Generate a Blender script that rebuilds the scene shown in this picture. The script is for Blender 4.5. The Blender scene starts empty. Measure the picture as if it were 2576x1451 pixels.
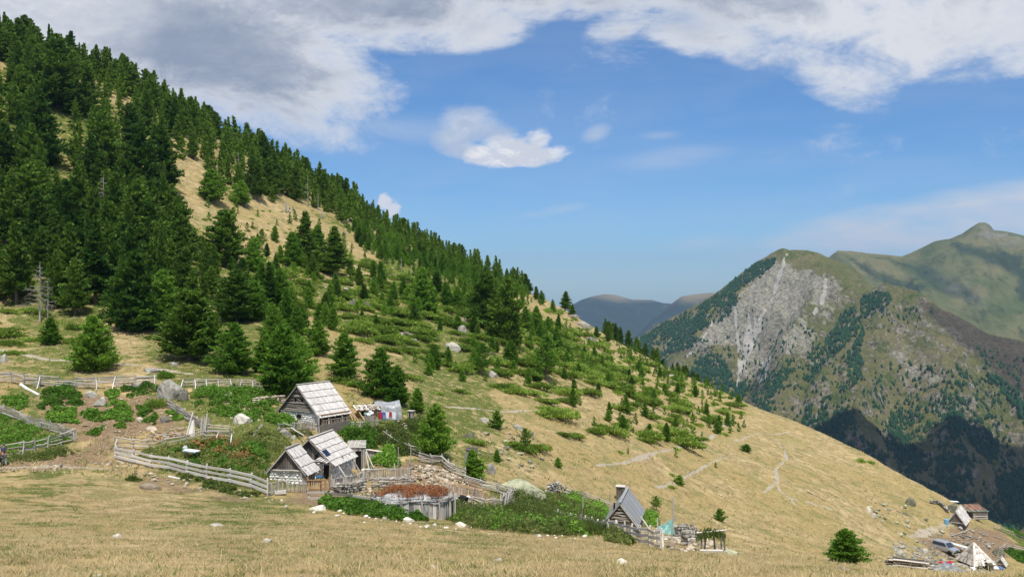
import bpy, bmesh, math, random
import numpy as np
from mathutils import Vector, Matrix, Euler
random.seed(7); rng = np.random.default_rng(11)
S = bpy.context.scene
COL = S.collection
R = math.radians
# ---------------------------------------------------------------- camera
F, CX, CY = 2231.0, 1288.0, 725.5          # focal length and centre of the photograph, in units of a 2576 px wide view
cam = bpy.data.cameras.new('camera'); camo = bpy.data.objects.new('camera', cam); COL.objects.link(camo)
cam.sensor_width = 36.0; cam.lens = 36.0 * F / 2576.0
cam.clip_start = 0.1; cam.clip_end = 30000
camo.location = (0, 0, 0); camo.rotation_euler = (R(90), 0, 0)
S.camera = camo
S.view_settings.view_transform = 'Standard'; S.view_settings.look = 'None'
S.view_settings.exposure = 0.22; S.view_settings.gamma = 1.0; S.view_settings.use_curve_mapping = False
try:
    S.cycles.max_bounces = 5; S.cycles.volume_bounces = 0; S.cycles.transparent_max_bounces = 8
    S.cycles.diffuse_bounces = 3; S.cycles.glossy_bounces = 2
except Exception: pass
# ---------------------------------------------------------------- node helper
class NT:
    def __init__(s, tree): s.t = tree; s.n = tree.nodes; s.l = tree.links
    def node(s, typ, ins=None, **kw):
        n = s.n.new(typ)
        for k, v in kw.items(): setattr(n, k, v)
        if ins:
            for k, v in ins.items(): s.set(n.inputs[k], v)
        return n
    def set(s, sock, v):
        if isinstance(v, bpy.types.NodeSocket): s.l.new(v, sock)
        elif isinstance(v, bpy.types.Node): s.l.new(v.outputs[0], sock)
        else:
            if sock.type == 'RGBA' and len(v) == 3: v = (*v, 1)
            sock.default_value = v
    def m(s, op, a, b=0.0, c=0.0, clamp=False):
        n = s.n.new('ShaderNodeMath'); n.operation = op; n.use_clamp = clamp
        s.set(n.inputs[0], a); s.set(n.inputs[1], b)
        if op in ('MULTIPLY_ADD', 'SMOOTH_MAX', 'SMOOTH_MIN', 'COMPARE'): s.set(n.inputs[2], c)
        return n.outputs[0]
    def vm(s, op, a, b=(0, 0, 0)):
        n = s.n.new('ShaderNodeVectorMath'); n.operation = op
        s.set(n.inputs[0], a); s.set(n.inputs[1], b)
        return n.outputs[0]
    def ss(s, v, lo, hi, a=0.0, b=1.0, smooth=True):
        n = s.n.new('ShaderNodeMapRange'); n.interpolation_type = 'SMOOTHSTEP' if smooth else 'LINEAR'
        s.set(n.inputs[0], v)
        for i, q in enumerate((lo, hi, a, b)): s.set(n.inputs[i + 1], q)
        return n.outputs[0]
    def mix(s, f, a, b, blend='MIX'):
        n = s.n.new('ShaderNodeMix'); n.data_type = 'RGBA'; n.blend_type = blend
        s.set(n.inputs[0], f); s.set(n.inputs[6], a); s.set(n.inputs[7], b)
        return n.outputs[2]
    def noise(s, vec, scale, detail=4, rough=0.55, dist=0.0):
        n = s.n.new('ShaderNodeTexNoise'); n.inputs['Scale'].default_value = scale
        n.inputs['Detail'].default_value = detail; n.inputs['Roughness'].default_value = rough
        n.inputs['Distortion'].default_value = dist
        if vec is not None: s.set(n.inputs['Vector'], vec)
        return n.outputs[0]
def new_mat(name):
    m = bpy.data.materials.new(name); m.use_nodes = True
    m.node_tree.nodes.clear()
    return m, NT(m.node_tree)
# ---------------------------------------------------------------- sun and sky
SUN = Vector((0.06, -0.40, 0.87)).normalized()      # direction to the sun
sun_el = math.asin(SUN.z); sun_az = math.atan2(SUN.x, SUN.y)
W = bpy.data.worlds.new("World"); S.world = W; W.use_nodes = True
W.node_tree.nodes.clear(); w = NT(W.node_tree)
SKY_STRENGTH = 0.088
sky = w.node('ShaderNodeTexSky', sky_type='NISHITA'); sky.sun_disc = False
sky.sun_elevation = sun_el; sky.sun_rotation = sun_az
sky.altitude = 1500; sky.air_density = 1.0; sky.dust_density = 0.6; sky.ozone_density = 2.0
tc = w.node('ShaderNodeTexCoord'); D = tc.outputs['Generated']
sp = w.node('ShaderNodeSeparateXYZ', {0: D})
az = w.m('ARCTAN2', sp.outputs[0], sp.outputs[1]); el = w.m('ARCSINE', sp.outputs[2])
# clouds where the photograph has them, given by azimuth and elevation; (px, py, rx, ry, weight, angle)
BL = [(120, 0, 420, 180, 1.6, 20), (560, 120, 520, 200, 1.7, 12), (850, 10, 560, 130, 1.5, 3), (700, 260, 330, 130, 1.0, 15),
      (1350, -60, 600, 125, 1.25, 0), (2000, -60, 520, 190, 1.2, 8), (1850, 110, 330, 70, .85, 16), (2110, 190, 190, 90, .95, 24), (2450, 30, 420, 180, 1.25, 0),
      (1590, 40, 160, 60, .6, -20), (2400, 160, 240, 60, .8, 0), (900, 190, 130, 60, .9, 10),
      (960, 320, 190, 42, .5, 0),
      (300, 420, 700, 260, .35, 0)]
VE = [(2440, 560, 620, 90, 1.3, -8), (2250, 590, 400, 50, .7, -10), (1390, 530, 120, 17, .4, -10), (1700, 395, 190, 36, .36, -6), (1780, 608, 130, 30, .4, -8), (1500, 335, 50, 26, .55, -20),
      (1660, 340, 70, 14, .35, 0), (1000, 330, 260, 60, .3, 0)]
def blob(b):
    px, py, rx, ry, wt, ang = b
    a0 = math.atan((px - CX) / F); e0 = math.atan((CY - py) / F * math.cos(a0))
    da = w.m('SUBTRACT', az, a0); de = w.m('SUBTRACT', el, e0)
    ca, sa = math.cos(R(-ang)), math.sin(R(-ang))
    p = w.m('ADD', w.m('MULTIPLY', da, ca * F / rx), w.m('MULTIPLY', de, sa * F / rx))
    q = w.m('ADD', w.m('MULTIPLY', da, -sa * F / ry), w.m('MULTIPLY', de, ca * F / ry))
    r2 = w.m('ADD', w.m('MULTIPLY', p, p), w.m('MULTIPLY', q, q))
    return w.m('MULTIPLY', w.m('SUBTRACT', 1.0, r2), wt)
def field(lst):
    f = None
    for b in lst:
        v = w.m('MAXIMUM', blob(b), 0.0)
        f = v if f is None else w.m('SMOOTH_MAX', f, v, 0.25)
    return f
Dz = w.vm('MULTIPLY', D, (1, 1, 1.9))
high = w.ss(el, 0.36, 0.62, 0.0, 0.85)                   # broken cloud overhead and behind
behind = w.ss(w.m('ABSOLUTE', az), 0.62, 0.95, 0.0, 0.55)
f = w.m('MAXIMUM', field(BL), w.m('MAXIMUM', high, w.m('MULTIPLY', behind, w.ss(el, 0.02, 0.3))))
n1 = w.noise(Dz, 4.2, 11, 0.66, 0.35)
n2 = w.noise(w.vm('ADD', Dz, (0.02, -0.01, 0.05)), 4.2, 11, 0.66, 0.35)
n3 = w.noise(Dz, 1.7, 5, 0.5)
n4 = w.noise(Dz, 16, 8, 0.72, .6)
fin = w.m('MULTIPLY_ADD', w.m('SUBTRACT', n4, 0.5), 1.3, w.m('MULTIPLY', w.m('SUBTRACT', n1, 0.5), 3.3))
raw = w.m('ADD', w.m('SUBTRACT', f, w.ss(f, 0.0, 0.5, 0.42, 0.0)), fin)
dens = w.ss(raw, 0.10, 1.15)
veil = w.m('MULTIPLY', w.m('MINIMUM', field(VE), 1.0), w.ss(w.noise(w.vm('MULTIPLY', D, (1, 1, 5)), 5, 6, 0.6, .4), 0.30, 0.70, 0.35, 1.25))
# cloud colour: bright towards the sun and at thin edges, grey-blue where thick
thick = w.ss(raw, 0.55, 1.7)
lit = w.m('MULTIPLY', w.m('SUBTRACT', n1, n2), 3.0)
g = w.m('ADD', w.m('ADD', w.m('MULTIPLY', w.m('SUBTRACT', n3, 0.5), -1.6), w.m('MULTIPLY', thick, 0.95)), w.m('MULTIPLY', lit, -0.7))
g = w.m('ADD', g, w.m('MULTIPLY', w.m('SUBTRACT', n1, .5), .9))
# the deck is whitest low on the left and over the small cloud
def bright(px, py, rx, ry): return w.m('MAXIMUM', blob((px, py, rx, ry, 1.0, 0)), 0.0)
g = w.m('SUBTRACT', g, w.m('MULTIPLY', w.m('MAXIMUM', w.m('MAXIMUM', bright(130, 70, 250, 190), bright(1330, 365, 150, 100)), w.m('MULTIPLY', bright(2050, 150, 500, 160), .6)), 0.75))
g = w.ss(g, -0.25, 0.95)
cc = w.mix(g, (0.86, 0.88, 0.92), (0.33, 0.39, 0.51))
cc = w.vm('SCALE', cc); W.node_tree.nodes[-1].inputs['Scale'].default_value = 0.77 / SKY_STRENGTH
def crisp(bl, nsc, amp, lo, hi):
    f_ = None
    for b in bl:
        v = blob(b); f_ = v if f_ is None else w.m('SMOOTH_MAX', f_, v, 0.18)
    nA_ = w.noise(Dz, nsc, 10, 0.62, 0.15); nB_ = w.noise(w.vm('ADD', Dz, (0.004, 0, 0.014)), nsc, 10, 0.62, 0.15)
    r__ = w.m('ADD', f_, w.m('MULTIPLY', w.m('SUBTRACT', nA_, .5), amp))
    return w.ss(r__, lo, hi), nA_, nB_, r__
SM = [(1225, 392, 60, 26, 1, 0), (1290, 372, 75, 42, 1, -8), (1352, 350, 44, 32, 1, 0), (1385, 388, 58, 26, 1, -5), (1250, 405, 66, 20, 1, 0), (1330, 395, 90, 24, 1, 0)]
SG = [(1180, 320, 92, 46, 1, 0), (1240, 330, 78, 38, 1, 12), (1140, 345, 60, 38, 1, 0), (1170, 375, 60, 24, 1, 0)]
PF = [(968, 508, 20, 24, 1, 30), (985, 532, 22, 26, 1, 40)]
sg_d, sga, sgb, sgr = crisp(SG, 13, 4.2, -0.2, 1.3)
sm_d, sma, smb, smr = crisp(SM, 22, 3.6, -0.1, 0.85)
pf_d, _a, _b, _r = crisp(PF, 45, 3.0, -0.1, 0.7)
def lum(a_, b_, r__, lo_, hi_, k_): 
    t_ = w.m('ADD', w.m('MULTIPLY', w.m('SUBTRACT', b_, a_), k_), w.m('MULTIPLY', w.m('SUBTRACT', 1.0, r__), .28)); return w.mix(w.ss(t_, -.25, .55), lo_, hi_)
def rad(c_):
    q_ = w.vm('SCALE', c_); W.node_tree.nodes[-1].inputs['Scale'].default_value = 0.77 / SKY_STRENGTH; return q_
sg_c = rad(lum(sga, sgb, sgr, (0.62, 0.68, 0.79), (0.84, 0.87, 0.93), 5)); sm_c = rad(lum(sma, smb, smr, (0.74, 0.78, 0.87), (0.98, 0.98, 1.0), 6))
base = w.node('ShaderNodeHueSaturation', {'Saturation': 1.0, 'Value': .96, 'Color': sky.outputs[0]}).outputs[0]
grad = w.mix(w.ss(el, 0.0, 0.30, 0, 1, False), (0.66, 0.92, 1.18), (0.52, 0.97, 1.34))
base = w.mix(1.0, base, grad, 'MULTIPLY')
vc = w.vm('SCALE', (0.72, 0.79, 0.90)); W.node_tree.nodes[-1].inputs['Scale'].default_value = 0.74 / SKY_STRENGTH
c1 = w.mix(w.m('MULTIPLY', veil, 1.0, clamp=True), base, vc)
c1 = w.mix(w.m('MULTIPLY', sg_d, .7), c1, sg_c); c1 = w.mix(w.m('MULTIPLY', sm_d, .97), c1, sm_c); c1 = w.mix(w.m('MULTIPLY', pf_d, .9), c1, rad((0.86, 0.88, 0.93)))
c2 = w.mix(w.m('MULTIPLY', dens, 0.96), c1, cc)
bg = w.node('ShaderNodeBackground', {'Color': c2, 'Strength': SKY_STRENGTH})
w.node('ShaderNodeOutputWorld', {'Surface': bg.outputs[0]})
sl = bpy.data.lights.new('sun', 'SUN'); sl.energy = 4.4; sl.angle = R(0.53); sl.color = (1.0, 0.955, 0.88)
so = bpy.data.objects.new('sun', sl); COL.objects.link(so); so.rotation_euler = SUN.to_track_quat('Z', 'Y').to_euler()
# ---------------------------------------------------------------- numpy noise and interpolation
def _h(ix, iy, seed):
    n = (ix.astype(np.int64) * 374761393 + iy.astype(np.int64) * 668265263 + seed * 1274126177) & 0xffffffff
    n = ((n ^ (n >> 13)) * 1274126177) & 0xffffffff
    return ((n ^ (n >> 16)) & 0xffffff) / float(0xffffff) * 2 - 1
def vn(x, y, seed=0):
    x = np.asarray(x, float); y = np.asarray(y, float)
    ix = np.floor(x); iy = np.floor(y); fx = x - ix; fy = y - iy
    fx = fx * fx * fx * (fx * (fx * 6 - 15) + 10); fy = fy * fy * fy * (fy * (fy * 6 - 15) + 10)
    a = _h(ix, iy, seed); b = _h(ix + 1, iy, seed); c = _h(ix, iy + 1, seed); d = _h(ix + 1, iy + 1, seed)
    return (a * (1 - fx) + b * fx) * (1 - fy) + (c * (1 - fx) + d * fx) * fy
def fbm(x, y, seed=0, o=4, g=0.5):
    s = 0; a = 1; t = 0
    c, q = math.cos(.6), math.sin(.6)
    for i in range(o):
        s = s + a * vn(x, y, seed + i * 17); t += a; a *= g
        x, y = (c * x - q * y) * 2.03 + 5.1, (q * x + c * y) * 2.03 - 3.7
    return s / t
def pchip(xk, yk, x):
    xk = np.asarray(xk, float); yk = np.asarray(yk, float); x = np.asarray(x, float)
    h = np.diff(xk); dl = np.diff(yk) / h; m = np.zeros_like(yk)
    for i in range(1, len(xk) - 1):
        if dl[i - 1] * dl[i] > 0:
            w1 = 2 * h[i] + h[i - 1]; w2 = h[i] + 2 * h[i - 1]
            m[i] = (w1 + w2) / (w1 / dl[i - 1] + w2 / dl[i])
    m[0] = dl[0]; m[-1] = dl[-1]
    i = np.clip(np.searchsorted(xk, x) - 1, 0, len(h) - 1); t = (x - xk[i]) / h[i]
    t = np.clip(t, 0, 1)
    return ((1 + 2 * t) * (1 - t) ** 2 * yk[i] + t * (1 - t) ** 2 * h[i] * m[i] + t * t * (3 - 2 * t) * yk[i + 1] + t * t * (t - 1) * h[i] * m[i + 1])
# ---------------------------------------------------------------- object helpers
def link(name, me, mat=None, parent=None, kind=None, label=None, cat=None, group=None, mw=None):
    o = bpy.data.objects.new(name, me); COL.objects.link(o)
    if mat is not None and me is not None and not me.materials: me.materials.append(mat)
    if parent is not None: o.parent = parent
    if mw is not None: o.matrix_local = mw
    return tag(o, label, cat, group, kind)
def tag(o, label=None, cat=None, group=None, kind=None):
    if label: o['label'] = ' '.join(label.split()[:16])
    if cat: o['category'] = cat
    if group: o['group'] = group
    if kind: o['kind'] = kind
    return o
def thing(name, loc, label, cat, rz=0.0, group=None):
    o = bpy.data.objects.new(name, None); COL.objects.link(o); o.empty_display_size = .3
    o.location = loc; o.rotation_euler = (0, 0, rz)
    return tag(o, label, cat, group)
def mesh_np(name, V, Fq, mat=None, smooth=False, attrs=None):
    """V (n,3), Fq (m,3) or (m,4) arrays"""
    V = np.ascontiguousarray(V, dtype=np.float32); Fq = np.ascontiguousarray(Fq, dtype=np.int32)
    me = bpy.data.meshes.new(name); k = Fq.shape[1]
    me.vertices.add(len(V)); me.vertices.foreach_set('co', V.ravel())
    me.loops.add(Fq.size); me.loops.foreach_set('vertex_index', Fq.ravel())
    me.polygons.add(len(Fq)); me.polygons.foreach_set('loop_start', np.arange(0, Fq.size, k, dtype=np.int32))
    if smooth: me.polygons.foreach_set('use_smooth', np.ones(len(Fq), dtype=bool))
    if attrs:
        for an, arr in attrs.items():
            if arr.ndim == 2:
                a = me.attributes.new(an, 'FLOAT_COLOR', 'POINT'); a.data.foreach_set('color', np.ascontiguousarray(arr, dtype=np.float32).ravel())
            else:
                a = me.attributes.new(an, 'FLOAT', 'POINT'); a.data.foreach_set('value', np.ascontiguousarray(arr, dtype=np.float32))
    me.update(calc_edges=True)
    if mat: me.materials.append(mat)
    return me
def grid_faces(nr, nc):
    i = np.arange(nr * nc).reshape(nr, nc)
    return np.stack([i[:-1, :-1], i[:-1, 1:], i[1:, 1:], i[1:, :-1]], -1).reshape(-1, 4)
# ---------------------------------------------------------------- near terrain: a height field H(x, y)
RIDGE = np.array([(-400, -120), (-300, -60), (0, 112), (150, 165), (300, 228), (450, 300), (600, 378), (750, 462), (900, 545), (1000, 600), (1150, 665),
    (1250, 705), (1330, 735), (1400, 768), (1460, 803), (1500, 826), (1560, 862), (1640, 905), (1700, 935), (1770, 966), (1850, 1000), (1950, 1040),
    (2050, 1085), (2150, 1130), (2250, 1180), (2350, 1236), (2400, 1264), (2450, 1290), (2500, 1312), (2576, 1347), (2700, 1405), (2900, 1490)], float)
COLS = {
 -700: [(40,1290),(62,1180),(74,1110),(90,960),(106,880),(122,760),(165,400),(230,-200)],
 -300: [(40,1295),(62,1185),(74,1105),(90,955),(104,885),(120,795),(165,480),(235,0)],
 0:    [(40,1300),(62,1188),(74,1110),(90,955),(104,885),(122,800),(165,500),(240,0)],
 300:  [(40,1310),(62,1205),(75,1110),(91,960),(106,880),(126,800),(175,520),(255,0)],
 600:  [(38,1325),(57,1248),(72,1110),(90,975),(106,900),(130,800),(185,600),(275,0)],
 900:  [(36,1350),(53,1287),(70,1205),(84,1078),(100,960),(130,860),(200,670),(295,0)],
 1200: [(36,1370),(51,1327),(66,1283),(80,1190),(98,1070),(130,950),(210,770),(320,0)],
 1500: [(34,1390),(50,1350),(70,1328),(85,1285),(105,1160),(145,1010),(220,900),(310,0)],
 1800: [(34,1405),(52,1373),(85,1368),(100,1325),(122,1235),(150,1135),(200,1043),(255,0)],
 2100: [(34,1425),(55,1415),(90,1413),(112,1372),(130,1312),(152,1238),(185,1165),(218,0)],
 2400: [(34,1448),(58,1446),(110,1447),(130,1422),(145,1388),(160,1322),(172,1286),(182,0)],
 2600: [(34,1455),(60,1458),(115,1463),(140,1452),(152,1428),(163,1398),(172,1374),(180,0)],
 2950: [(34,1470),(60,1480),(115,1505),(140,1518),(152,1522),(163,1524),(172,1522),(180,0)],
 3600: [(34,1500),(60,1530),(115,1600),(140,1640),(152,1660),(163,1670),(172,1675),(180,0)]}
_pk = sorted(COLS); _PG = np.linspace(-900, 3900, 481); _YG = np.concatenate([[0.5, 1, 1.5], np.geomspace(2, 1000, 700)]); _LY = np.log(_YG)
def _table():
    ridge = np.interp(_PG, RIDGE[:, 0], RIDGE[:, 1])
    for a, b in ((0, -900), (-1, 3900)):
        pass
    k = np.array([9, 9]); ker = np.exp(-0.5 * (np.arange(-4, 5) / 1.3) ** 2); ker /= ker.sum()
    ridge = np.convolve(np.pad(ridge, 4, 'edge'), ker, 'valid')
    lo = _PG < 0; ridge[_PG > 2900] = 1490 + (_PG[_PG > 2900] - 2900) * .22
    T = np.zeros((len(_PG), len(_YG)))
    kd = [pchip(_pk, [COLS[p][i][0] for p in _pk], _PG) for i in range(8)]
    kp = [pchip(_pk, [COLS[p][i][1] for p in _pk], _PG) for i in range(8)]
    for j in range(len(_PG)):
        d = [2, 8, 20] + [kd[i][j] for i in range(8)]
        p = [2600, 1640, 1451] + [kp[i][j] for i in range(7)] + [ridge[j]]
        s = [(CY - q) / F for q in p]
        zr = s[-1] * d[-1]
        for fct, sl in ((1.06, .40), (1.25, .62), (2.0, .62), (5.6, .5)):
            dn = kd[7][j] * fct
            zr2 = s[-1] * d[10] - sl * (dn - d[10]) if len(d) == 11 else zp - sl * (dn - d[-1])
            d.append(dn); zp = max(zr2, -560); s.append(zp / dn)
        s_ = pchip(np.log(d), s, _LY)
        T[j] = s_ * _YG
    return T
_T = _table()
def yy_of(y): return np.where(y > 14, y, 14 * np.exp((np.minimum(y, 14) - 14) / 28.0) )
def H0(x, y):
    x = np.asarray(x, float); y = np.asarray(y, float)
    px = CX + F * x / yy_of(y)
    a = np.clip((px - _PG[0]) / (_PG[1] - _PG[0]), 0, len(_PG) - 1.001)
    yc = np.clip(y, 0.5, 999); b = np.interp(np.log(yc), _LY, np.arange(len(_LY))); b = np.clip(b, 0, len(_LY) - 1.001)
    i = a.astype(int); j = b.astype(int); fa = a - i; fb = b - j
    z = (_T[i, j] * (1 - fa) + _T[i + 1, j] * fa) * (1 - fb) + (_T[i, j + 1] * (1 - fa) + _T[i + 1, j + 1] * fa) * fb
    zn = -1.6 + (2 - y) * 0.16                     # the meadow goes on up behind the camera
    t = np.clip((y - 2) / 14.0, 0, 1); t = t * t * (3 - 2 * t)
    return zn * (1 - t) + z * t
def Hn(x, y):
    dd = np.asarray(y, float)
    amp = np.clip((dd - 85) / 60.0, 0, 1)
    z = 0.7 * amp * fbm(x / 16.0, y / 16.0, 3, 4) + 0.13 * fbm(x / 4.5, y / 4.5, 9, 3) * np.clip(dd / 60, .3, 1.6)
    z = z + 0.05 * fbm(x / 0.9, y / 0.9, 31, 2)
    # cattle terraces across the hillside
    z = z + 0.035 * amp * np.sin((H0(x, y) + 1.5 * fbm(x / 9, y / 9, 5, 2)) * 4.2)
    return z
def H(x, y): return H0(x, y) + Hn(x, y)
_DS = np.geomspace(8, 420, 1500)
def ground(px, py, dmin=8, dmax=420):
    if px > 2220 and py < 1447: dmin = max(dmin, 80)
    """first point of the ground seen along the direction (px, py)"""
    u = (px - CX) / F; s = (CY - py) / F
    m = (_DS >= dmin) & (_DS <= dmax); d = _DS[m]
    g = s * d - H(u * d, d)
    k = np.nonzero(g < 0)[0]
    if len(k) == 0:
        k = int(np.argmin(g)); dd = d[k]
    elif k[0] == 0: dd = d[0]
    else:
        k = k[0]; dd = d[k - 1] + (d[k] - d[k - 1]) * g[k - 1] / (g[k - 1] - g[k])
    x = u * dd
    return Vector((x, dd, float(H(x, dd))))
def gz(x, y): return float(H(x, y))
def proj(x, y, z): return CX + F * x / y, CY - F * z / y
# ---- masks painted on the ground in world metres
def in_poly(X, Y, P):
    r = np.zeros(X.shape, bool); n = len(P); j = n - 1
    for i in range(n):
        xi, yi = P[i]; xj, yj = P[j]
        c = ((yi > Y) != (yj > Y)); 
        with np.errstate(divide='ignore', invalid='ignore'): r ^= c & (X < (xj - xi) * (Y - yi) / (yj - yi + 1e-12) + xi)
        j = i
    return r
def world_pts(pts, **k): return [tuple(ground(a, b, **k)[:2]) for a, b in pts]
def d_seg(X, Y, P):
    r = np.full(X.shape, 1e9)
    for (ax, ay), (bx, by) in zip(P[:-1], P[1:]):
        vx, vy = bx - ax, by - ay; L = vx * vx + vy * vy + 1e-9
        t = np.clip(((X - ax) * vx + (Y - ay) * vy) / L, 0, 1)
        r = np.minimum(r, np.hypot(X - ax - t * vx, Y - ay - t * vy))
    return r
us = np.concatenate([np.linspace(-2.6, -.70, 40, endpoint=False), np.linspace(-.70, .70, 540), np.linspace(.70, 2.6, 41)[1:]])
ds = np.concatenate([np.linspace(-60, 3, 25, endpoint=False), np.linspace(3, 20, 50, endpoint=False), np.geomspace(20, 60, 130, endpoint=False),
    np.geomspace(60, 110, 170, endpoint=False), np.geomspace(110, 340, 190, endpoint=False), np.geomspace(340, 1250, 60)])
Yg = np.repeat(ds[:, None], len(us), 1); Xg = us[None] * yy_of(Yg)
Zg = H(Xg, Yg)
cov = np.zeros(Yg.shape + (4,)); cov[..., 3] = 1      # r green, g bare earth, b pale trodden path
wob = fbm(Xg / 2.5, Yg / 2.5, 44, 3) * 1.0
def paint_poly(ch, pts, soft=1.6, amt=1.0, **k):
    P = world_pts(pts, **k); P = P + P[:1]
    xs = [p[0] for p in P]; ys = [p[1] for p in P]
    m = (Xg > min(xs) - 8) & (Xg < max(xs) + 8) & (Yg > min(ys) - 8) & (Yg < max(ys) + 8)
    X = Xg[m]; Y = Yg[m]; ins = in_poly(X, Y, P[:-1]); dd = d_seg(X, Y, P)
    sd = np.where(ins, dd, -dd) + wob[m] * soft
    v = np.clip(sd / soft * .5 + .5, 0, 1) * amt
    c = cov[..., ch]; c[m] = np.maximum(c[m], v)
def paint_line(ch, pts, wd, amt=1.0, **k):
    P = world_pts(pts, **k); xs = [p[0] for p in P]; ys = [p[1] for p in P]
    m = (Xg > min(xs) - 8) & (Xg < max(xs) + 8) & (Yg > min(ys) - 8) & (Yg < max(ys) + 8)
    dd = d_seg(Xg[m], Yg[m], P); wv = wd * (1 + .45 * vn(Xg[m] * .7, Yg[m] * .7, 5))
    v = np.clip(1.5 - dd / wv, 0, 1) * amt * np.clip(.9 + .5 * vn(Xg[m] * .35, Yg[m] * .35, 8), 0, 1)
    c = cov[..., ch]; c[m] = np.maximum(c[m], v)
# bare earth of the yards
paint_poly(1, [(60,1000),(240,980),(430,1010),(460,1060),(330,1100),(300,1150),(180,1160),(200,1090),(100,1010)], 2)
paint_poly(1, [(-20,1150),(200,1135),(300,1140),(290,1165),(100,1185),(-20,1182)], 1.2, .8)
paint_poly(1, [(1000,1160),(1130,1165),(1220,1225),(1270,1270),(1100,1275),(960,1230)], 1.5, .9)
paint_poly(1, [(700,1230),(900,1225),(950,1260),(760,1275),(690,1262)], 1.5, .7)
paint_poly(1, [(2290,1345),(2420,1325),(2520,1330),(2576,1380),(2520,1420),(2380,1400)], 2, .9)
paint_poly(1, [(1620,1345),(1700,1335),(1830,1370),(1850,1392),(1700,1382)], 1.5, .8)
paint_poly(1, [(280,1180),(450,1200),(700,1262),(560,1262),(300,1215)], 1.5, .6)
for a in [(90,1000,160,1040),(1320,735,1500,810)]: pass
# green ground cover
paint_poly(0, [(-50, 400), (-50, -150), (0, 60), (300, 200), (600, 340), (900, 520), (1300, 700), (1300, 735), (1130, 668), (900, 566), (760, 520), (560, 500), (430, 395), (300, 420)], 5, .62)
paint_poly(0, [(-20,1020),(180,1085),(170,1120),(-20,1145)], .8, 1)
paint_poly(0, [(480,985),(690,985),(740,1060),(700,1190),(640,1200),(450,1150),(420,1120),(560,1075),(480,1040)], 1.5, .85)
paint_poly(0, [(850,1060),(1090,1050),(1140,1140),(1000,1160),(880,1130)], 1.5, .9)
paint_poly(0, [(1130,1240),(1300,1230),(1400,1240),(1560,1290),(1560,1345),(1400,1345),(1150,1310)], 2, 1)
paint_poly(0, [(1100,870),(1200,800),(1330,760),(1500,880),(1650,980),(1500,1010),(1250,960),(1000,940),(880,830)], 5, .48)
paint_poly(0, [(1150,600),(1000,650),(640,690),(560,600),(480,480),(330,330),(700,480)], 6, .50)
paint_poly(0, [(-50,790),(-50,150),(300,260),(600,500),(640,700),(760,790),(600,850),(300,810)], 5, .62)
paint_poly(0, [(2540,1385),(2700,1440),(2700,1400),(2560,1355)], 1, .9)
paint_poly(0, [(2505,1330),(2600,1385),(2600,1368),(2520,1322)], .8, .9)
paint_poly(0, [(800,1255),(950,1262),(1080,1310),(950,1300),(800,1280)], 1, .9)
def dry(pts, soft=4):
    P = world_pts(pts); P = P + P[:1]; ins = in_poly(Xg, Yg, P[:-1]); dd = np.full(Xg.shape, 99.0); m = ins | (np.abs(Xg - P[0][0]) < 60); dd[m] = d_seg(Xg[m], Yg[m], P)
    cov[..., 0] *= 1 - .8 * np.clip((np.where(ins, dd, -dd) + wob * soft) / soft * .5 + .5, 0, 1)
dry([(425,400),(505,425),(560,505),(740,525),(860,580),(940,640),(860,690),(700,700),(600,660),(500,560),(430,500)])
dry([(760,800),(900,860),(1000,960),(880,960),(760,880)])
# trails
TR = [([(1920,1240),(1955,1210),(1950,1180),(1978,1155),(1975,1130),(1950,1105)], .38), ([(1955,1210),(1962,1235),(1985,1250),(2000,1270)], .38),
      ([(1690,1130),(1740,1118),(1790,1100),(1815,1075),(1840,1050)], .42), ([(1600,1150),(1690,1130),(1740,1118)], .3), ([(1500,1170),(1560,1165),(1650,1140)], .3),
      ([(1830,1150),(1760,1180),(1700,1215),(1650,1225)], .3), ([(1400,1030),(1250,1035),(1100,1020)], .35),
      ([(930,852),(985,842),(1030,836),(1075,825)], .9), ([(1390,770),(1440,790),(1480,815)], 1.0), ([(1160,745),(1180,780),(1165,810)], .6),
      ([(1985,1250),(2150,1300),(2290,1350)], .3), ([(2290,1350),(2350,1330),(2390,1318)], .9), ([(1090,800),(1110,790)], .8),
      ([(0,1178),(150,1172),(300,1180)], .8), ([(0,880),(120,905),(300,915),(480,940)], .5), ([(1845,1110),(1900,1090),(1990,1085)], .3)]
for p, wd in TR: paint_line(2, p, wd * .85, 1.0)
gv = world_pts([(1075,850)])[0]
mt, n = new_mat('meadow_ground')
geo = n.node('ShaderNodeNewGeometry'); P = geo.outputs['Position']
at = n.node('ShaderNodeAttribute', attribute_name='cover'); sc = n.node('ShaderNodeSeparateColor', {0: at.outputs['Color']})
nb = n.noise(P, .06, 5, .6); nm = n.noise(P, .45, 6, .65); nf = n.noise(P, 3.2, 7, .7, .5); nff = n.noise(P, 14, 6, .8)
npt = n.noise(n.vm('MULTIPLY', P, (.6, .6, 2.4)), 1.1, 7, .75, .6)
straw = n.mix(n.ss(nm, .32, .68), (.29, .212, .105), (.54, .41, .22))
straw = n.mix(n.ss(nb, .38, .60), straw, n.mix(n.ss(nf, .3, .7), (.30, .235, .09), (.42, .305, .14)))
straw = n.mix(n.m('MULTIPLY', n.ss(npt, .48, .62), .7), straw, (.17, .158, .058))
straw = n.mix(n.m('MULTIPLY', n.ss(n.noise(P, .7, 6, .7, .3), .53, .68), .75), straw, (.26, .165, .095))
straw = n.mix(n.m('MULTIPLY', n.ss(n.noise(P, .22, 7, .7, .4), .50, .64), .75), straw, (.19, .185, .065))
straw = n.mix(n.m('MULTIPLY', n.ss(n.noise(P, .13, 7, .68, .6), .50, .66), .30), straw, n.mix(n.ss(nf, .3, .7), (.20, .20, .07), (.33, .325, .14)))
fresh = n.mix(n.ss(nf, .3, .7), (.055, .085, .014), (.15, .17, .035))
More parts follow.
